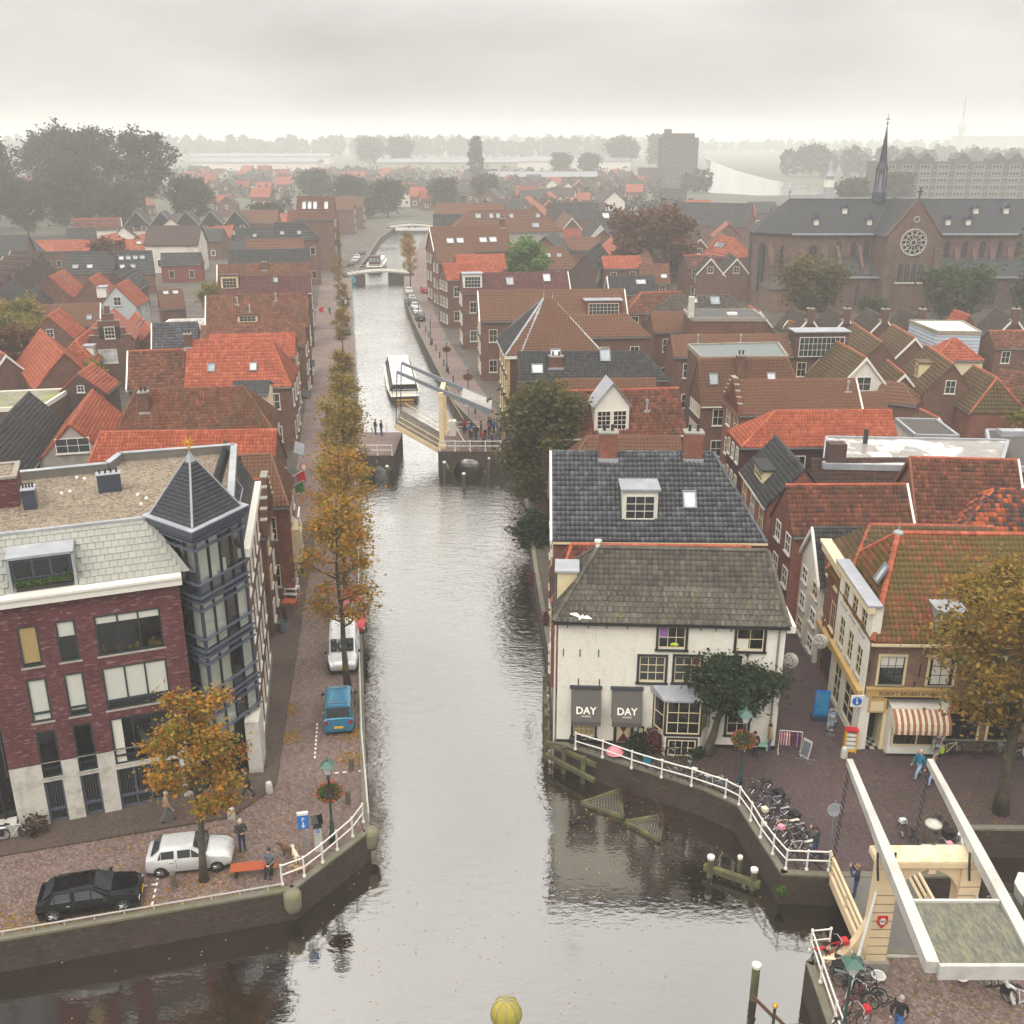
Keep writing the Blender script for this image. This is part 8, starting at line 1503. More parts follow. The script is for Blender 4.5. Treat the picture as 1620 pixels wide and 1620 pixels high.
BK=[(12.75,44.5,200,'black',None,'topmost in the tangle by the flower lamp'),(13.05,43.9,205,'black',('pannier','black'),'with black panniers near the flower lamp'),(12.85,43.3,190,'grey',None,'grey, third down the tangle'),(13.3,42.9,215,'black',None,'leaning in the middle of the tangle'),(13.0,42.4,195,'silver',('basket','cream'),'silver with pale front basket in the tangle'),(13.4,42.0,210,'black',('pannier','black'),'black with bags halfway along the white railing'),(13.2,41.5,195,'cream',None,'cream framed in the tangle'),(13.5,41.0,200,'silver',('basket','pink'),'with pink basket cover in the tangle'),(13.45,40.5,190,'black',None,'black beside the pink basket'),(13.5,39.95,195,'white',None,'white framed near the photographing man'),(13.6,39.45,185,'maroon',None,'maroon near the photographing man'),(14.0,38.95,180,'black',None,'by the railing below the photographing man'),(3.95,48.75,-30,'black',None,'at the white house corner behind the railing'),(7.0,46.95,-35,'black',None,'behind the railing left of the blue bag'),(7.75,46.5,-35,'black',('pannier','teal'),'with bright blue bags behind the railing'),(9.0,45.85,-32,'silver',('basket','white'),'with white crate behind the railing'),(9.7,45.5,-32,'black',None,'right of the white crate'),(10.5,45.0,-32,'white',None,'white framed below the flower lamp'),(11.2,44.55,-35,'grey',None,'grey at the bend of the railing'),(9.05,47.6,140,'black',None,'beside the bay window bush'),(23.9,48.2,5,'cream',('pannier','lime'),'with lime saddle bag by the shop fence'),(26.0,48.0,8,'black',('basket','grey'),'with grey basket by the shop fence'),(28.2,47.9,5,'black',None,'at the fence by the right edge'),(19.0,40.8,100,'black',('basket','white'),'with white headlamp beside the bin'),(20.9,41.4,95,'black',('pannier','black'),'with black panniers behind the bin'),(21.6,41.2,60,'white',None,'white and red right of the bin'),(19.9,39.6,10,'maroon',('basket','pink'),'with pink basket in the grey rack'),(20.6,39.3,15,'grey',('pannier','purple'),'with purple bag in the grey rack'),(13.15,33.35,8,'red',('basket','red'),'red framed beside the curved bridge foot'),(13.4,32.75,-5,'cream',None,'cream framed second from the bridge foot'),(13.7,32.35,-12,'black',('pannier','black'),'black with big black panniers near the white disc'),(13.6,31.75,-18,'grey',None,'fourth from the bridge foot'),(13.9,31.35,-30,'black',('pannier','black'),'with black bags above the wheel shadow'),(13.4,30.85,30,'maroon',None,'maroon framed under the white stay'),(14.4,30.6,-35,'black',None,'with big wheel toward the viewer'),(12.9,29.9,10,'black',('basket','red'),'with red crate at the bottom edge'),(18.9,32.5,-60,'silver',None,'silver below the counterweight'),(19.2,31.6,-55,'black',None,'black right of the white stay'),(19.8,30.8,-50,'white',('pannier','black'),'white with bags at the bottom right')]
q=random.Random(2)
for x,y,a,c,bag,lab in BK:bike('parked bicycle '+lab,(x,y,.0),R(a+q.uniform(-7,7)),c,R(q.uniform(-9,9)),'parked bicycles',bag)
bike('white step-through bicycle with black panniers before the dark glass building',(-24.0,41.0,.1),R(9),'white',R(4),None,('pannier','black'))
for i in range(3):bike('bicycle leaning on the railing of the crowded abutment, %s'%['nearest the gate post','in the middle','nearest the big tree'][i],(-4.6+i*1.7,104.1,.75),R(q.uniform(-8,8)),['grey','black','silver'][i],.1,'parked bicycles')
# ------------------------------------------------------------------ people
def person(label,loc,rz,top,legs,hair='hair',pose='stand',group=None):
 t=thing('person',label,'person',loc,rz,group); m0,hm,fm,hdm,V=FIG[pose]
 def bd():
  m=m0.copy()
  for i,k in enumerate((top,legs,'skin','cloth_black')):m.materials[i]=MAT[k]
  return m
 def hr_():
  m=hm.copy(); m.materials[0]=MAT[hair]; return m
 ob('body',cached((top,legs,pose),bd),t); ob('hair',cached((hair,pose),hr_),t); ob('face',fm,t)
 for s in 'lr':a,b=Vector(V['e'+s]),Vector(V['h'+s]); ob('hand',hdm,t,M=Matrix.Translation(b)@(-(b-a)).to_track_quat('Z','Y').to_matrix().to_4x4())
 return t
C_='cloth_'
person('man in grey green hooded jacket and pale cap standing by the silver car',(-12.85,40.3,0),R(-60),C_+'darkgrey',C_+'navy','cloth_cream','front'); person('person in grey sweater sitting on the end of the orange bench',(-11.15,38.75,0),R(-95),C_+'grey',C_+'black','hair','sit')
person('person in pale trousers walking along the stone base behind the small tree',(-17.0,42.3,.12),R(20),C_+'tan',C_+'grey','hair_grey','walk'); person('person in red jacket behind the small autumn tree',(-15.1,42.65,.12),R(10),C_+'red',C_+'black','hair','walk'); person('person in dark clothes at the stone pier of the corner',(-13.5,44.2,.12),R(200),C_+'black',C_+'darkgrey','hair','walk'); person('walker in black with blue bag on the canal street',(-16.4,73.4,0),R(-85),C_+'black',C_+'black','hair_fair','walk')
person('person in black coat sitting on the green seat under the cafe tree',(13.35,48.55,0),R(-95),C_+'black',C_+'black','hair','sit'); person('person in tan coat and jeans standing beside the clothes rack',(14.2,48.6,0),R(170),C_+'tan',C_+'jeans','hair','stand'); person('man in bright blue jacket and pale jeans walking past the shop',(21.5,46.1,0),R(-155),C_+'teal',C_+'paleblue','skin','walk'); person('woman in navy jacket and pale jeans walking behind the blue jacket man',(22.0,45.6,0),R(-150),C_+'navy',C_+'paleblue','hair_fair','walk'); person('man in dark coat photographing by the parked bicycles',(14.25,39.7,0),R(130),C_+'darkgrey',C_+'jeans','hair','photo'); person('person in navy jacket photographing on the bridge deck',(15.3,37.0,.06),R(150),C_+'navy',C_+'jeans','hair_fair','photo'); person('person in black jacket half hidden by the bridge portal',(15.55,35.6,.06),R(100),C_+'black',C_+'jeans','hair','walk'); person('person in black coat at the bottom edge beside the red crate',(14.6,29.7,0),R(60),C_+'black',C_+'blue','hair_grey','walk')
person('distant walker on the left canal street beyond the trees',(-34.5,195,0),R(-80),C_+'darkgrey',C_+'black','hair','walk')
tops=['red','black','navy','darkgrey','black','maroon','blue','grey','black','brown','navy','white','darkgrey','black','red','navy','tan','black','grey','darkgrey','black','blue']
for i,c in enumerate(tops):
 x,y=[(-5.3,110.3),(-4.5,110.4),(-3.9,107.6),(-3.4,109.2),(-2.9,106.6),(-2.5,108.4),(-2.0,110.0),(-1.7,106.2),(-1.3,107.7),(-.9,109.4),(-.5,106.5),(-.2,108.2),(-2.6,111.0),(-1.2,111.2),(-3.1,105.5),(-2.1,104.9),(-.8,105.0),(-4.3,106.1),(-1.7,112.8),(-.8,113.4),(-2.4,113.6),(-4.6,108.5)][i]
 person('person in %s waiting in the crowd at the raised drawbridge'%{'black':'black','navy':'navy blue','darkgrey':'dark grey','red':'red','maroon':'maroon','blue':'blue','grey':'grey','brown':'brown','white':'white','tan':'tan'}[c],(x,y,.76 if y<111.5 else .1),R(180+(i*47)%90-45),C_+c,C_+['black','jeans','navy'][i%3],['hair','hair_grey','hair_fair'][i%3],['stand','front','stand'][i%3],'crowd waiting at the drawbridge')
for x,y,lab in ((-15.2,110,'person in black waiting on the left abutment, nearer the trees'),(-14.5,109.6,'person in navy waiting on the left abutment, nearer the water')):person(lab,(x,y,.76),R(-20),C_+('black' if 'black' in lab else 'navy'),C_+'jeans')
# ------------------------------------------------------------------ street furniture and small things
def street_lamp(label,loc,basket=True,h=3.9,grp=None,cols='flower'):
 t=thing('street_lamp',label,'lamp',loc,0,grp); ob('post',cached(('lpost',h),lambda:MB().lathe([(.17,0),(.17,.5),(.12,.6),(.1,1.2),(.065,1.3),(.055,h-.3),(.1,h-.25),(.05,h-.15),(.05,h)],n=10).mesh('post','lampgreen',smooth=True)),t)
 l=ob('lantern',cached(('lant',h),lambda:MB().add([(-.12,-.12,h),(.12,-.12,h),(.12,.12,h),(-.12,.12,h),(-.24,-.24,h+.45),(.24,-.24,h+.45),(.24,.24,h+.45),(-.24,.24,h+.45)],[(0,1,5,4),(1,2,6,5),(2,3,7,6),(3,0,4,7),(3,2,1,0)]).mesh('lantern','glass_white')),t)
 ob('lantern_roof',cached(('lroof',h),lambda:MB().add([(-.33,-.33,h+.45),(.33,-.33,h+.45),(.33,.33,h+.45),(-.33,.33,h+.45),(-.07,-.07,h+.68),(.07,-.07,h+.68),(.07,.07,h+.68),(-.07,.07,h+.68)],[(3,2,1,0),(0,1,5,4),(1,2,6,5),(2,3,7,6),(3,0,4,7),(4,5,6,7)]).lathe([(.05,h+.68),(.09,h+.76),(.03,h+.9)],n=8).mesh('lantern_roof','roofgreen')),l)
 ob('lantern_frame',cached(('lfr',h),lambda:[b:=MB()] and [b.cyl((sx*.12,sy*.12,h),(sx*.24,sy*.24,h+.45),.014,.014,4) for sx in (-1,1) for sy in (-1,1)] and b.mesh('lantern_frame','lampgreen')),l,kind='stuff')
 if basket:
  def bk(n,mat,s,rr,zc,sd):
   rg=np.random.default_rng(sd); d=rg.normal(size=(n,3)); d/=np.linalg.norm(d,axis=1,keepdims=True); C=d*np.array([rr,rr,rr*.62])*rg.uniform(.75,1.05,(n,1)); C[:,2]+=zc; return leaf_cards('b',C,s,mat,rg.random(n),sd,1)
  o=ob('flower_basket',cached(('fb',h),lambda:MB().ball((0,0,h-1.1),.42,12,8,sc=(1,1,.5)).mesh('flower_basket','iron')),t); ob('foliage',cached(('fbl',h),lambda:bk(900,'leaf_fresh',.07,.6,h-1.05,3)),o,kind='stuff'); ob('flowers',cached(('fbf',h),lambda:bk(420,'flower',.055,.66,h-1.05,4)),o,kind='stuff')
 return t
street_lamp('green street lamp with pink flower basket beside the parking meter',(-8.64,40.9,0)); street_lamp('green street lamp with pink and orange flower basket beside the tangle of bicycles',(11.9,45.4,0)); street_lamp('green street lamp at the bottom edge beside the white railing',(12.1,28.6,.0),False,4.0)
for x,y,b_,lab in ((-5.6,128,True,'street lamp with flower basket behind the raised bridge arm on the right quay'),(-9.4,146,True,'street lamp with basket on the right quay level with the tour boat'),(-13.2,166,False,'street lamp on the right quay beyond the tour boat'),(-16.5,182,False,'hazy street lamp before the right quay car row')):street_lamp(lab,(x,y,0),b_,4.3,'street lamps on the right quay')
def bollard(lab,x,y,kind='wood',g=None):
 me=cached(('bol',kind),lambda:MB().lathe([(.14,0),(.14,.8),(.1,.86)],n=10).mesh('bollard','old_wood' if kind=='wood' else 'x') if kind=='wood' else MB().lathe([(.2,0),(.19,.45),(.15,.6),(.05,.66)],n=12).mesh('bollard','stonewhite') if kind=='stone' else MB().lathe([(.09,0),(.08,.8),(.1,.82),(.09,.95),(.03,1.0)],n=8).mesh('bollard','iron')); tag(ob('bollard',me,loc=(x,y,0)),lab,'bollard',g)
for a in (('pale stone bollard on the kerb corner by the canal street',-12.6,44.9,'stone'),('pale stone bollard on the kerb before the corner recess',-14.0,42.75,'stone'),('wooden bollard on the canal street near the blue van',-8.6,46.8),('wooden bollard beside the flower lamp on the left quay',-8.35,43.9),('leaning wooden bollard between black car and small tree',-15.3,37.7),('dark stone bollard near the shop at the alley mouth',18.2,48.1,'stone')):bollard(*a)
for i in range(11):y=122+i*5.6; bollard('black iron bollard in the line along the right quay',float(np.interp(y,[113,127.5,149.5,187.7],[-3.2,-7.4,-11.3,-18]))+1.3,y,'iron','iron bollards along the right quay')
# bench of separate slats
t=thing('bench','long orange wooden slatted bench on the front quay','bench',(-11.9,38.65,0),R(9.5))
for i in range(5):ob('slat',cached('slat',lambda:MB().box(-1.05,1.05,-.05,.05,.42,.47).mesh('slat','benchwood')),t,loc=(0,-.24+i*.12,0))
for x in (-.8,.8):ob('leg',cached('bleg',lambda:MB().box(-.04,.04,-.25,.25,0,.42).mesh('leg','iron')),t,loc=(x,0,0))
t=thing('parking_meter','pale grey parking meter with dark solar top by the left railing','parking meter',(-9.2,40.3,0),R(15)); ob('body',MB().add([(-.2,-.13,0),(.2,-.13,0),(.2,.13,0),(-.2,.13,0),(-.17,-.12,1.35),(.17,-.12,1.35),(.17,.12,1.35),(-.17,.12,1.35)],[(0,1,5,4),(1,2,6,5),(2,3,7,6),(3,0,4,7),(4,5,6,7)]).mesh('body','bridge_white'),t); ob('head',MB().box(-.2,.2,-.15,.15,1.35,1.65).mesh('head','iron'),t); ob('solar_panel',MB().solid([(-.27,-.25,1.66),(.27,-.25,1.66),(.27,.22,1.82),(-.27,.22,1.82)],(0,0,.04)).mesh('solar_panel','glass'),t); ob('blue_label',MB().box(-.07,.07,-.136,-.126,1.1,1.3).mesh('blue_label','sign_blue'),t); letters(t,'P',place(-.0,-.14,1.13),.17,'white')
def sign(label,loc,rz,parts,h=2.6,nm='street_sign'):
 t=thing(nm,label,'sign',loc,rz); ob('pole',MB().cyl((0,0,0),(0,0,h),.035).mesh('pole','zinc'),t); parts(t); return t
def _p(t):o=ob('panel',MB().box(-.25,.25,-.09,-.05,1.95,2.75).mesh('panel','sign_blue'),t); ob('panel_cap',MB().box(-.25,.25,-.095,.06,2.68,2.8).mesh('panel_cap','white'),o); ob('panel',MB().box(-.25,.25,.03,.07,1.95,2.7).mesh('panel','sign_blue'),t); letters(o,'P',place(0,-.095,2.35),.3,'white'); ob('arrow',MB().box(-.03,.03,-.1,-.09,2.1,2.3).solid([(-.09,-.1,2.12),(0,-.1,2.0),(.09,-.1,2.12)],(0,.01,0)).mesh('arrow','white'),o)
sign('blue parking sign with down arrow before the parking meter',(-9.65,39.45,0),R(12),_p)
sign('round grey backed traffic sign beside the left balance beam',(15.1,40.2,0),R(0),lambda t:ob('disc',MB().lathe([(.36,-.015),(.36,.015)],n=20).mesh('disc','lead'),t,M=Matrix.Translation((0,-.04,2.4))@Matrix.Rotation(R(90),4,'X')),2.9)
def _ne(t):o=ob('disc',MB().lathe([(.45,-.02),(.45,.02)],n=20).mesh('disc','sign_red'),t,M=Matrix.Translation((0,-.05,2.6))@Matrix.Rotation(R(90),4,'X')); ob('bar',MB().box(-.32,.32,-.09,-.07,2.52,2.68).mesh('bar','white'),t); ob('plate',MB().box(-.4,.4,-.07,-.04,1.6,2.05).mesh('plate','white'),t)
sign('red no entry sign on the right quay behind the raised bridge',(-5.2,119.6,0),0,_ne,3.0)
def _nr(t):ob('disc',MB().lathe([(.33,-.02),(.33,.02)],n=20).mesh('disc','white'),t,M=Matrix.Translation((0,-.05,2.8))@Matrix.Rotation(R(90),4,'X')); ob('ring',MB().torus((0,-.08,2.8),(0,1,0),.3,.05,20,4).mesh('ring','sign_red'),t)
sign('round red ringed sign on the left canal street',(-19.6,92,0),0,_nr,3.2)
t=thing('finger_post','dark finger signpost with gold knob at the bottom edge','signpost',(9.75,29.3,-1.6)); ob('post',MB().cyl((0,0,-1),(0,0,3.2),.06).mesh('post','iron'),t); ob('knob',MB().ball((0,0,3.35),.11).mesh('knob','gold'),t)
for a,z in ((200,2.4),(5,2.3),(120,2.8),(300,2.9)):o=ob('finger',cached('fing',lambda:MB().box(.06,1.15,-.02,.02,-.09,.09).mesh('finger','cloth_brown')),t,M=place(0,0,z,R(a)))
for x,y,lab in ((14.75,32.25,'white round floor lamp near the drawbridge bicycles'),(18.05,32.2,'white round floor lamp before the counterweight')):t=thing('floor_lamp_disc',lab,'lamp',(x,y,0)); ob('rim',MB().torus((0,0,.3),(0,0,1),.26,.035,20,5).mesh('rim','white'),t); ob('glass',MB().lathe([(.25,.27),(.25,.3)],n=20).mesh('glass','glass_white'),t); ob('post',MB().cyl((0,0,0),(0,0,.28),.05).mesh('post','iron'),t)
t=thing('waste_bin','round ribbed waste bin with pale domed lid behind the portal','bin',(20.2,40.9,0)); ob('body',MB().lathe([(.36,0),(.36,1.0)],n=20).mesh('body','old_wood'),t); ob('lid',MB().lathe([(.4,1.0),(.38,1.1),(.1,1.2)],n=20).mesh('lid','stonewhite',smooth=True),t); ob('slot',MB().box(-.1,.1,-.38,-.34,.75,.88).mesh('slot','iron'),t)
t=thing('bike_rack','grey metal bike rack with red label behind the portal','rack',(20.0,39.5,0)); ob('frame',MB().box(-.9,.9,-.06,.06,.65,.95).box(-.9,-.8,-.06,.06,0,.65).box(.8,.9,-.06,.06,0,.65).mesh('frame','bridge_grey'),t); ob('label_plate',MB().box(.0,.4,-.08,-.06,.72,.88).mesh('label_plate','sign_red'),t)
# dogs
def dog(label,loc,rz,m_,sc=1):
 t=thing('dog',label,'dog',loc,rz); t.scale=(sc,)*3; b=MB(); b.tube([(-.28,0,.36),(-.15,0,.37),(.1,0,.36),(.24,0,.4),(.33,0,.5)],[.08,.1,.13,.11,.07],8); b.tube([(.3,0,.48),(.42,0,.56),(.52,0,.53),(.6,0,.51)],[.07,.085,.055,.035],8); b.tube([(-.28,0,.4),(-.42,0,.5),(-.46,0,.58)],[.035,.025,.012],6)
 for s in (1,-1):b.tube([(.2,s*.08,.36),(.2,s*.08,.16),(.18,s*.08,.03),(.23,s*.08,.015)],[.05,.032,.026,.03],6); b.tube([(-.22,s*.08,.36),(-.16,s*.08,.24),(-.28,s*.08,.14),(-.26,s*.08,.03),(-.21,s*.08,.015)],[.07,.05,.03,.026,.03],6); b.tube([(.4,s*.06,.6),(.39,s*.09,.54)],[.03,.015],5)
 ob('body',b.mesh('body',m_,smooth=True),t)
dog('brown and black dog standing near the parking sign',(-10.6,39.95,0),R(160),'cloth_brown'); dog('cream dog standing beside the brown dog',(-10.15,39.55,0),R(120),'cloth_cream'); dog('tan dog lying low behind the white railing end',(-9.75,38.75,-.12),R(190),'cloth_tan')
# shop and cafe things
leafmat('cards',['c9c9c6','5f86a8','d8d4c8','a04a3c','4a6a4a','dcdcdc','2f4a6a'],.05); patchy('poster_sea','1f7fae','9a7a4a')
t=thing('clothes_rack','clothes rail with pink and maroon garments before the white house','rack',(15.3,48.5,0),R(-10)); ob('rail',MB().tube([(-.6,0,0),(-.6,0,1.4),(.6,0,1.4),(.6,0,0)],.025).box(-.62,-.58,-.3,.3,0,.04).box(.58,.62,-.3,.3,0,.04).mesh('rail','white'),t)
for i,c in enumerate(('pink','pink','white','pink','maroon','maroon','purple','maroon')):ob('garment',cached(('gar',c),lambda:MB().add([(-.03,-.2,.1),(.03,-.2,.1),(.03,.2,.1),(-.03,.2,.1),(-.03,-.22,.75),(.03,-.22,.75),(.03,.22,.75),(-.03,.22,.75),(0,0,.88)],[(0,1,5,4),(1,2,6,5),(2,3,7,6),(3,0,4,7),(4,5,8),(5,6,8),(6,7,8),(7,4,8),(3,2,1,0)]).mesh('garment',C_+c)),t,loc=(-.5+i*.14,0,.5))
t=thing('sandwich_board','small white framed easel sign beside the clothes rail','sign',(15.9,47.8,0),R(-55)); ob('panel',MB().solid([(-.3,0,.2),(.3,0,.2),(.3,.25,1.2),(-.3,.25,1.2)],(0,.03,0)).mesh('panel','bridge_white'),t); ob('picture',MB().solid([(-.24,-.012,.3),(.24,-.012,.3),(.24,.19,1.1),(-.24,.19,1.1)],(0,.005,0)).mesh('picture','cloth_grey'),t); ob('stand',MB().cyl((-.5,.4,0),(.5,-.1,0.03),.02).cyl((-.4,-.2,.02),(.4,.5,.02),.02).mesh('stand','zinc'),t)
t=thing('green_seat','pale green cafe bench under the dark green tree','bench',(13.5,49.05,0),R(-3)); ob('seat',MB().box(-.7,.7,-.55,0,.4,.45).mesh('seat','cloth_mint'),t); ob('backrest',MB().box(-.7,.7,0,.05,.5,1.25).mesh('backrest','cloth_mint'),t)
for x in (-.6,.6):ob('leg',MB().box(x-.03,x+.03,-.5,0,0,.4).mesh('leg','cloth_mint'),t)
t=thing('poster_board','tall blue holiday poster board at the alley mouth','sign',(18.0,52.0,0),R(-8)); ob('frame',MB().box(-.42,.42,-.04,.04,.25,1.9).mesh('frame','sign_blue'),t); ob('poster',MB().box(-.36,.36,-.05,-.04,.35,1.8).mesh('poster','poster_sea'),t); ob('base',MB().box(-.55,.55,-.3,.3,0,.25).mesh('base','cloth_navy'),t)
t=thing('newspaper_stand','yellow newspaper stand by the shop pillar','stand',(18.7,48.75,0),R(-8)); ob('frame',MB().box(-.33,-.27,-.25,.25,0,1.3).box(.27,.33,-.25,.25,0,1.3).box(-.33,.33,-.25,.25,.05,.15).box(-.33,.33,.2,.25,.15,1.3).mesh('frame','cloth_yellow'),t)
for i in range(4):ob('newspapers',cached('news',lambda:MB().box(-.26,.26,-.2,.15,0,.14).mesh('newspapers','cloth_white')),t,loc=(0,.02*i,.2+i*.26))
ob('topper',MB().box(-.35,.35,-.2,.2,1.3,1.4).mesh('topper','sign_red'),t)
def cardrack(lab,x,y):
 t=thing('postcard_rack',lab,'rack',(x,y,0),.3); ob('pole',MB().cyl((0,0,0),(0,0,1.7),.03).lathe([(.28,0),(.28,.04)],n=12).mesh('pole','chrome'),t); q=random.Random(int(x*10)); b=MB()
 for a in range(6):
  for j in range(7):an=a*math.pi/3; cx_,cy_=.22*math.cos(an),.22*math.sin(an); tx,ty=-math.sin(an)*.1,math.cos(an)*.1; z=.4+j*.18; b.poly([(cx_-tx,cy_-ty,z),(cx_+tx,cy_+ty,z),(cx_+tx,cy_+ty,z+.14),(cx_-tx,cy_-ty,z+.14)],0,q.random())
 ob('postcards',b.mesh('postcards','cards',rnd=True,uv=False),t,kind='stuff')
cardrack('postcard rack under the right end of the striped awning',23.1,47.9); cardrack('postcard rack at the alley side of the shop pillar',18.1,50.3)
t=thing('iron_fence','black iron fence below the shop side windows','fence',(23.6,48.35,0),R(-2)); ob('rail',MB().box(0,6.5,-.02,.02,.8,.85).box(0,6.5,-.02,.02,.15,.2).mesh('rail','iron'),t)
for i in range(44):ob('bar',cached('fbar',lambda:MB().cyl((0,0,0),(0,0,.95),.014,.01,4).mesh('bar','iron')),t,loc=(i*.15,0,0))
def bush(lab,loc,r_,mat,n=1200,s=.09,h=1):
 rg=np.random.default_rng(n+abs(int(loc[0]*9))); d=rg.normal(size=(n,3)); d/=np.linalg.norm(d,axis=1,keepdims=True); C=d*r_*rg.uniform(.4,1.05,(n,1)); C[:,2]=np.abs(C[:,2]+r_*.5)*h; t=thing('shrub',lab,'shrub',loc); ob('foliage',leaf_cards('foliage',C,s,mat,rg.random(n),n),t,kind='stuff'); b=MB()
 for i in range(6):a=i*1.05; b.cyl((0,0,0),(r_*.6*math.cos(a),r_*.6*math.sin(a),r_*h),.02,.008,4)
 ob('stem',b.mesh('stem','bark'),t)
bush('green bush at the white house wall beside the red bush',(7.0,48.6,0),.75,'leaf_green',1300); bush('dark red bush below the bay window',(7.85,48.7,.1),.7,'leaf_red',1300,.08,1.3); bush('low green plant at the foot of the cafe tree',(10.1,48.2,0),.45,'leaf_green',700); bush('bare shrub beside the white bicycle',(-23.2,41.5,.1),.6,'twig',160,.12,1.4); bush('weedy shrub on the quay wall by the bicycles',(12.5,38.4,-.9),.25,'leaf_fresh',250,.06)
for x,y,lab in ((3.0,56.5,'red flower box hanging on the brick canal wall, nearer the white house'),(2.2,62.5,'red flower box hanging on the brick canal wall, nearer the big tree')):t=thing('flower_box',lab,'flower box',(x-.95,y,4.2)); ob('box',MB().box(-.15,.15,-.5,.5,-.15,.1).mesh('box','iron'),t); rg=np.random.default_rng(int(y)); ob('flowers',leaf_cards('flowers',rg.normal(size=(260,3))*np.array([.16,.4,.15])+np.array([0,0,.2]),.06,'leaf_red',rg.random(260),3),t,kind='stuff')
tag(ob('umbrella',MB().lathe([(.02,.35),(.3,.22),(.5,.0),(.45,.02),(.02,.3)],n=10).mesh('umbrella','cloth_pink'),loc=(5.6,48.0,.4)),'small open pink umbrella lying behind the railing','umbrella')
# wire ball lamps on a cable
m_=MB(); q=random.Random(9)
for i in range(26):m_.torus((0,0,0),(q.gauss(0,1),q.gauss(0,1),q.gauss(0,1)),.42,.018,18,3)
bm_=m_.mesh('wire_shell','stonewhite')
for x,y,z,lab in ((26.4,44.6,2.6,'large woven wire ball lamp hanging before the shop tree'),(25.2,47.0,4.4,'woven wire ball lamp hanging beside the shop side window'),(15.6,51.0,4.4,'woven wire ball lamp hanging at the white house alley corner'),(18.0,53.5,4.3,'woven wire ball lamp hanging deeper in the alley')):t=thing('ball_lamp',lab,'lamp',(x,y,z)); ob('wire_shell',bm_,t); ob('cable',MB().cyl((0,0,.4),(0,0,1.2),.01,.01,4).mesh('cable','iron'),t)
tag(ob('overhead_cable',MB().tube([(25.2,47.0,5.6),(27.5,44.2,4.0),(31,42,4.2)],.02,4).mesh('overhead_cable','stonewhite')),'pale cable sagging from the shop tree to the right edge','cable')
# goods outside the left canal shops
for nm,cat,lab,x,y,m2 in (('wooden_table','table','small pale wooden table outside a canal shop',-15.9,66.4,'benchwood'),('white_shelf','shelf','white stepped shelf of goods outside a canal shop',-16.2,68.8,'white')):
 t=thing(nm,lab,cat,(x,y,.1),R(-8)); ob('top',MB().box(-.5,.5,-.4,.4,.7,.76).mesh('top',m2),t)
 for i in range(4):ob('leg',MB().box(-.03,.03,-.03,.03,0,.7).mesh('leg',m2),t,loc=((i%2-.5)*.85,(i//2-.5)*.7,0))
 if 'shelf' in nm:ob('board',MB().box(-.5,.5,-.6,-.2,.35,.4).mesh('board',m2),t)
t=thing('metal_tub','grey zinc tub at the foot of the canal shop front','tub',(-15.7,63.2,.1)); ob('body',MB().lathe([(.34,0),(.4,.7),(.37,.7),(.32,.05)],n=16).mesh('body','zinc'),t)
t=thing('chalk_board','dark chalk board leaning outside the canal shop','sign',(-15.8,64.6,.1),R(75)); ob('panel',MB().solid([(-.35,0,0),(.35,0,0),(.35,.25,1.1),(-.35,.25,1.1)],(0,.04,0)).mesh('panel','blackpaint'),t); ob('frame',MB().solid([(-.38,-.01,0),(-.33,-.01,0),(-.33,.24,1.1),(-.38,.24,1.1)],(0,.04,0)).solid([(.33,-.01,0),(.38,-.01,0),(.38,.24,1.1),(.33,.24,1.1)],(0,.04,0)).mesh('frame','benchwood'),t)
for y,c,lab in ((88,'cloth_darkgrey','dark grey shop awning on the left canal front past the round sign'),(97,'zinc','grey flat canopy on the left canal front'),(120,'cloth_black','black shop awning far up the left canal front'),(138,'cloth_black','black shop awning furthest up the left canal front')):x=-13.47-.1557*(y-45.65); t=thing('shop_awning',lab,'awning',(x,y,2.9),R(99)); ob('cloth',MB().solid([(-2,0,.3),(2,0,.3),(2,-.9,-.1),(-2,-.9,-.1)],(0,0,.06)).mesh('cloth',c),t); ob('valance',MB().box(-2,2,-.92,-.88,-.3,-.08).mesh('valance',c),t)
for y,c,lab in ((84.5,'red','red pennant flag on the left canal front'),(81.5,'green','green pennant flag on the left canal front'),(176,'red','red and white flag far up the left canal front')):x=-13.47-.1557*(y-45.65); t=thing('flag',lab,'flag',(x,y,4)); ob('pole',MB().cyl((0,0,0),(1.6,0,.9),.025).mesh('pole','white'),t); ob('cloth',MB().solid([(.7,0,.4),(1.5,0,.85),(1.6,0,-.1),(.9,.1,-.4)],(0,.03,0)).mesh('cloth',C_+c),t)
# gulls, finial
def gull(lab,loc,rz):
 t=thing('gull',lab,'gull',loc,rz); b=MB(); b.tube([(-.25,0,0),(-.1,0,.0),(.1,0,.02),(.22,0,.05),(.3,0,.04)],[.02,.07,.075,.045,.012],8)
 for s in (1,-1):b.solid([(.08,s*.04,.03),(.12,s*.3,.16),(.02,s*.62,.1),(-.06,s*.6,.1),(-.08,s*.05,.03)][::s],(0,0,.012))
 ob('body',b.mesh('body','white',smooth=False),t)
gull('white gull flying in front of the grey tile roof',(3.5,47.0,9.0),R(60))
t=thing('roof_finial','mossy yellow striped ball finial at the bottom edge','finial',(-.06,8.2,23.42)); ob('ball',MB().ball((0,0,0),.16,20,14,sc=(1,1,1.25)).mesh('ball','finial_mat',smooth=True),t); ob('neck',MB().lathe([(.2,-.9),(.14,-.45),(.12,-.15)],n=14).mesh('neck','finial_mat'),t)
for i in range(8):a=i*math.pi/4; ob('rib',MB().tube([(.163*math.cos(a)*math.sin(f),.163*math.sin(a)*math.sin(f),.204*math.cos(f)) for f in np.linspace(.05,2.6,9)],.006,4).mesh('rib','stone'),t)
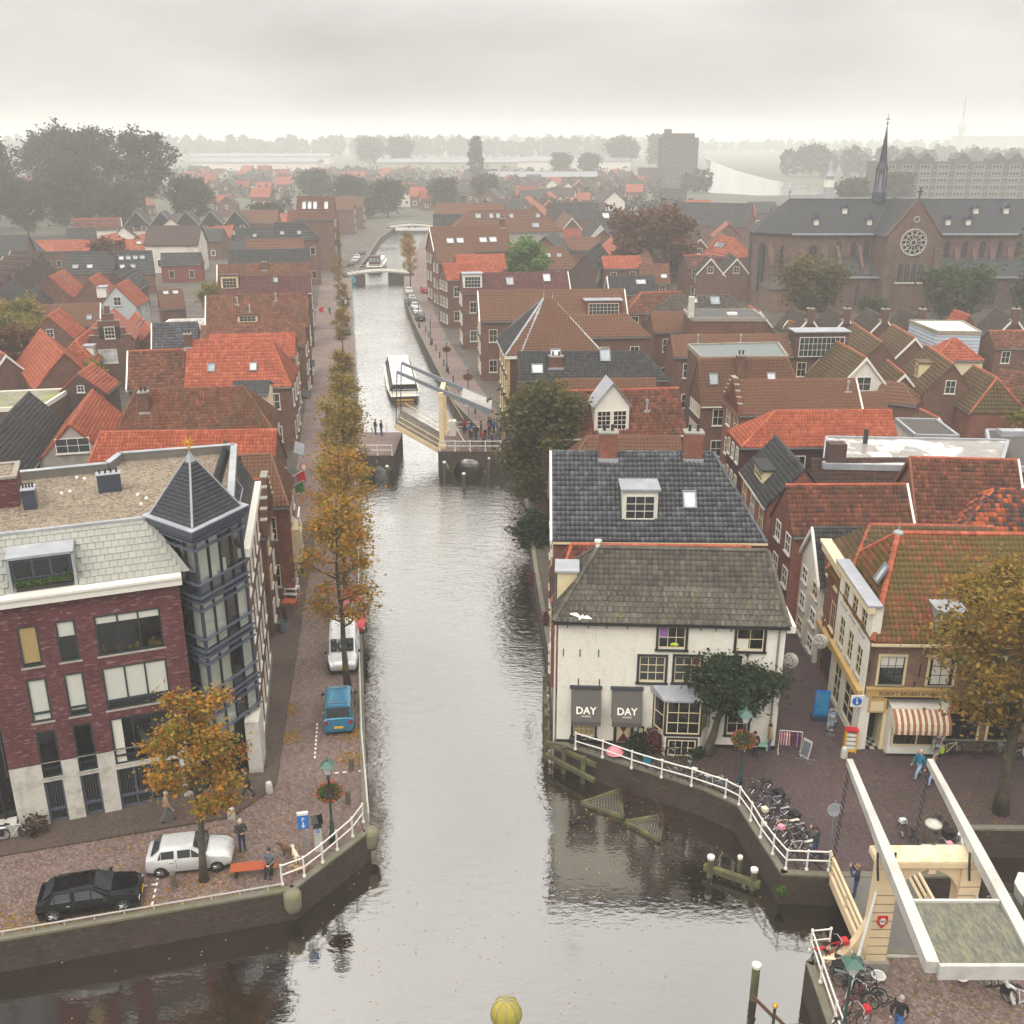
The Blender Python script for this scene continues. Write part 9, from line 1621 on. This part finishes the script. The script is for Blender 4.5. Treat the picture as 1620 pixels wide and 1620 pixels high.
# parking bay marks and fallen leaves
pm=MB()
for x,y,a,n in ((-15.9,36.6,100,5),(-20.5,36.9,13,11),(-9.9,46.5,8,5),(-10.75,48.0,98,9)):
 for i in range(n):c,s=math.cos(R(a)),math.sin(R(a)); X,Y=x+c*i*.42,y+s*i*.42; pm.prism([(X,Y),(X+c*.22,Y+s*.22),(X+c*.22-s*.1,Y+s*.22+c*.1),(X-s*.1,Y+c*.1)],.006,.012)
ob('parking_bay_marks',pm.mesh('parking_bay_marks','white'),kind='structure')
def litter(label,pts,n,z,seed,s=.07,mat='leaf_autumn'):
 rg=np.random.default_rng(seed); k=rg.integers(0,len(pts),n); P=np.array([(p[0],p[1]) for p in pts])[k]; sg=np.array([p[2] for p in pts])[k]; C=np.zeros((n,3)); C[:,:2]=P+rg.normal(size=(n,2))*sg[:,None]*np.array([1,.8]); C[:,2]=z+rg.uniform(0,.01,n)
 def inside(Q):
  c=np.zeros(n,bool)
  for (x0,y0),(x1,y1) in zip(Q,Q[1:]+Q[:1]):c^=((y0>C[:,1])!=(y1>C[:,1]))&(C[:,0]<(x1-x0)*(C[:,1]-y0)/(y1-y0+1e-9)+x0)
  return c
 land=inside(LQ+[(-99,395),(-99,24)])|inside(RQ+[(99,395),(99,41.2)])|inside(SQ); C=C[land if z>-1 else ~land]; n=len(C)
 A=rg.uniform(0,6.28,n); V=np.stack([C+np.stack([np.cos(A+q_)*s*f,np.sin(A+q_)*s*f,rg.uniform(0,.012,n)],1) for q_,f in ((0,1),(1.57,.6),(3.14,1),(4.71,.6))],1).reshape(-1,3)
 me=bpy.data.meshes.new('fallen_leaves'); me.vertices.add(4*n); me.vertices.foreach_set('co',V.astype(np.float32).ravel()); me.loops.add(4*n); me.loops.foreach_set('vertex_index',np.arange(4*n,dtype=np.int32)); me.polygons.add(n); me.polygons.foreach_set('loop_start',(np.arange(n)*4).astype(np.int32)); me.update(calc_edges=True); finish(me,[mat],False,rg.random(n),False); tag(ob('fallen_leaves',me),label,'leaves',kind='stuff')
litter('orange leaves fallen along the front quay edge and round the car',[(-20,35.2,.8),(-18,35.5,.8),(-16.5,36.0,.9),(-22,35,.9),(-14,38,1.2),(-12.5,42,3),(-17,40,3)],1900,.02,1); litter('orange leaves fallen along the canal street',[(-9.6,54,1.0),(-9.0,50.5,.6),(-8.7,48,.5),(-10.6,58,.6),(-12.9,50,.5),(-13.5,53,.5),(-11.5,65,1)],2200,.02,2); litter('yellow leaves fallen on the square by the bridge',[(22,43,2.2),(24.5,43,2),(17,44,4),(17,31,2),(10,47.5,1.6),(20,46,3)],2000,.02,3,.06,'leaf_yellow')
litter('pale leaves floating on the near canal water',[(-12,34,5),(6,43,2.2),(8,41,2.2),(0,34,6),(3,38,4),(-6,37,2),(5,45,1.5)],330,-1.59,4,.045,'yl');
# ------------------------------------------------------------------ haze: the damp autumn air over the town
hz=MB().box(-7050,7050,-70,7050,-3.6,62).mesh('haze',uv=False)
hm=bpy.data.materials.new('haze'); hm.use_nodes=True; hn=hm.node_tree; hn.nodes.clear()
ho=hn.nodes.new('ShaderNodeOutputMaterial'); pv=hn.nodes.new('ShaderNodeVolumePrincipled')
pv.inputs['Color'].default_value=(.99,.985,.965,1); pv.inputs['Density'].default_value=.0006; pv.inputs['Anisotropy'].default_value=.0
hn.links.new(pv.outputs[0],ho.inputs['Volume']); hz.materials.append(hm)
tag(ob('haze',hz),'pale damp haze hanging over the town and the far trees','haze',kind='stuff')
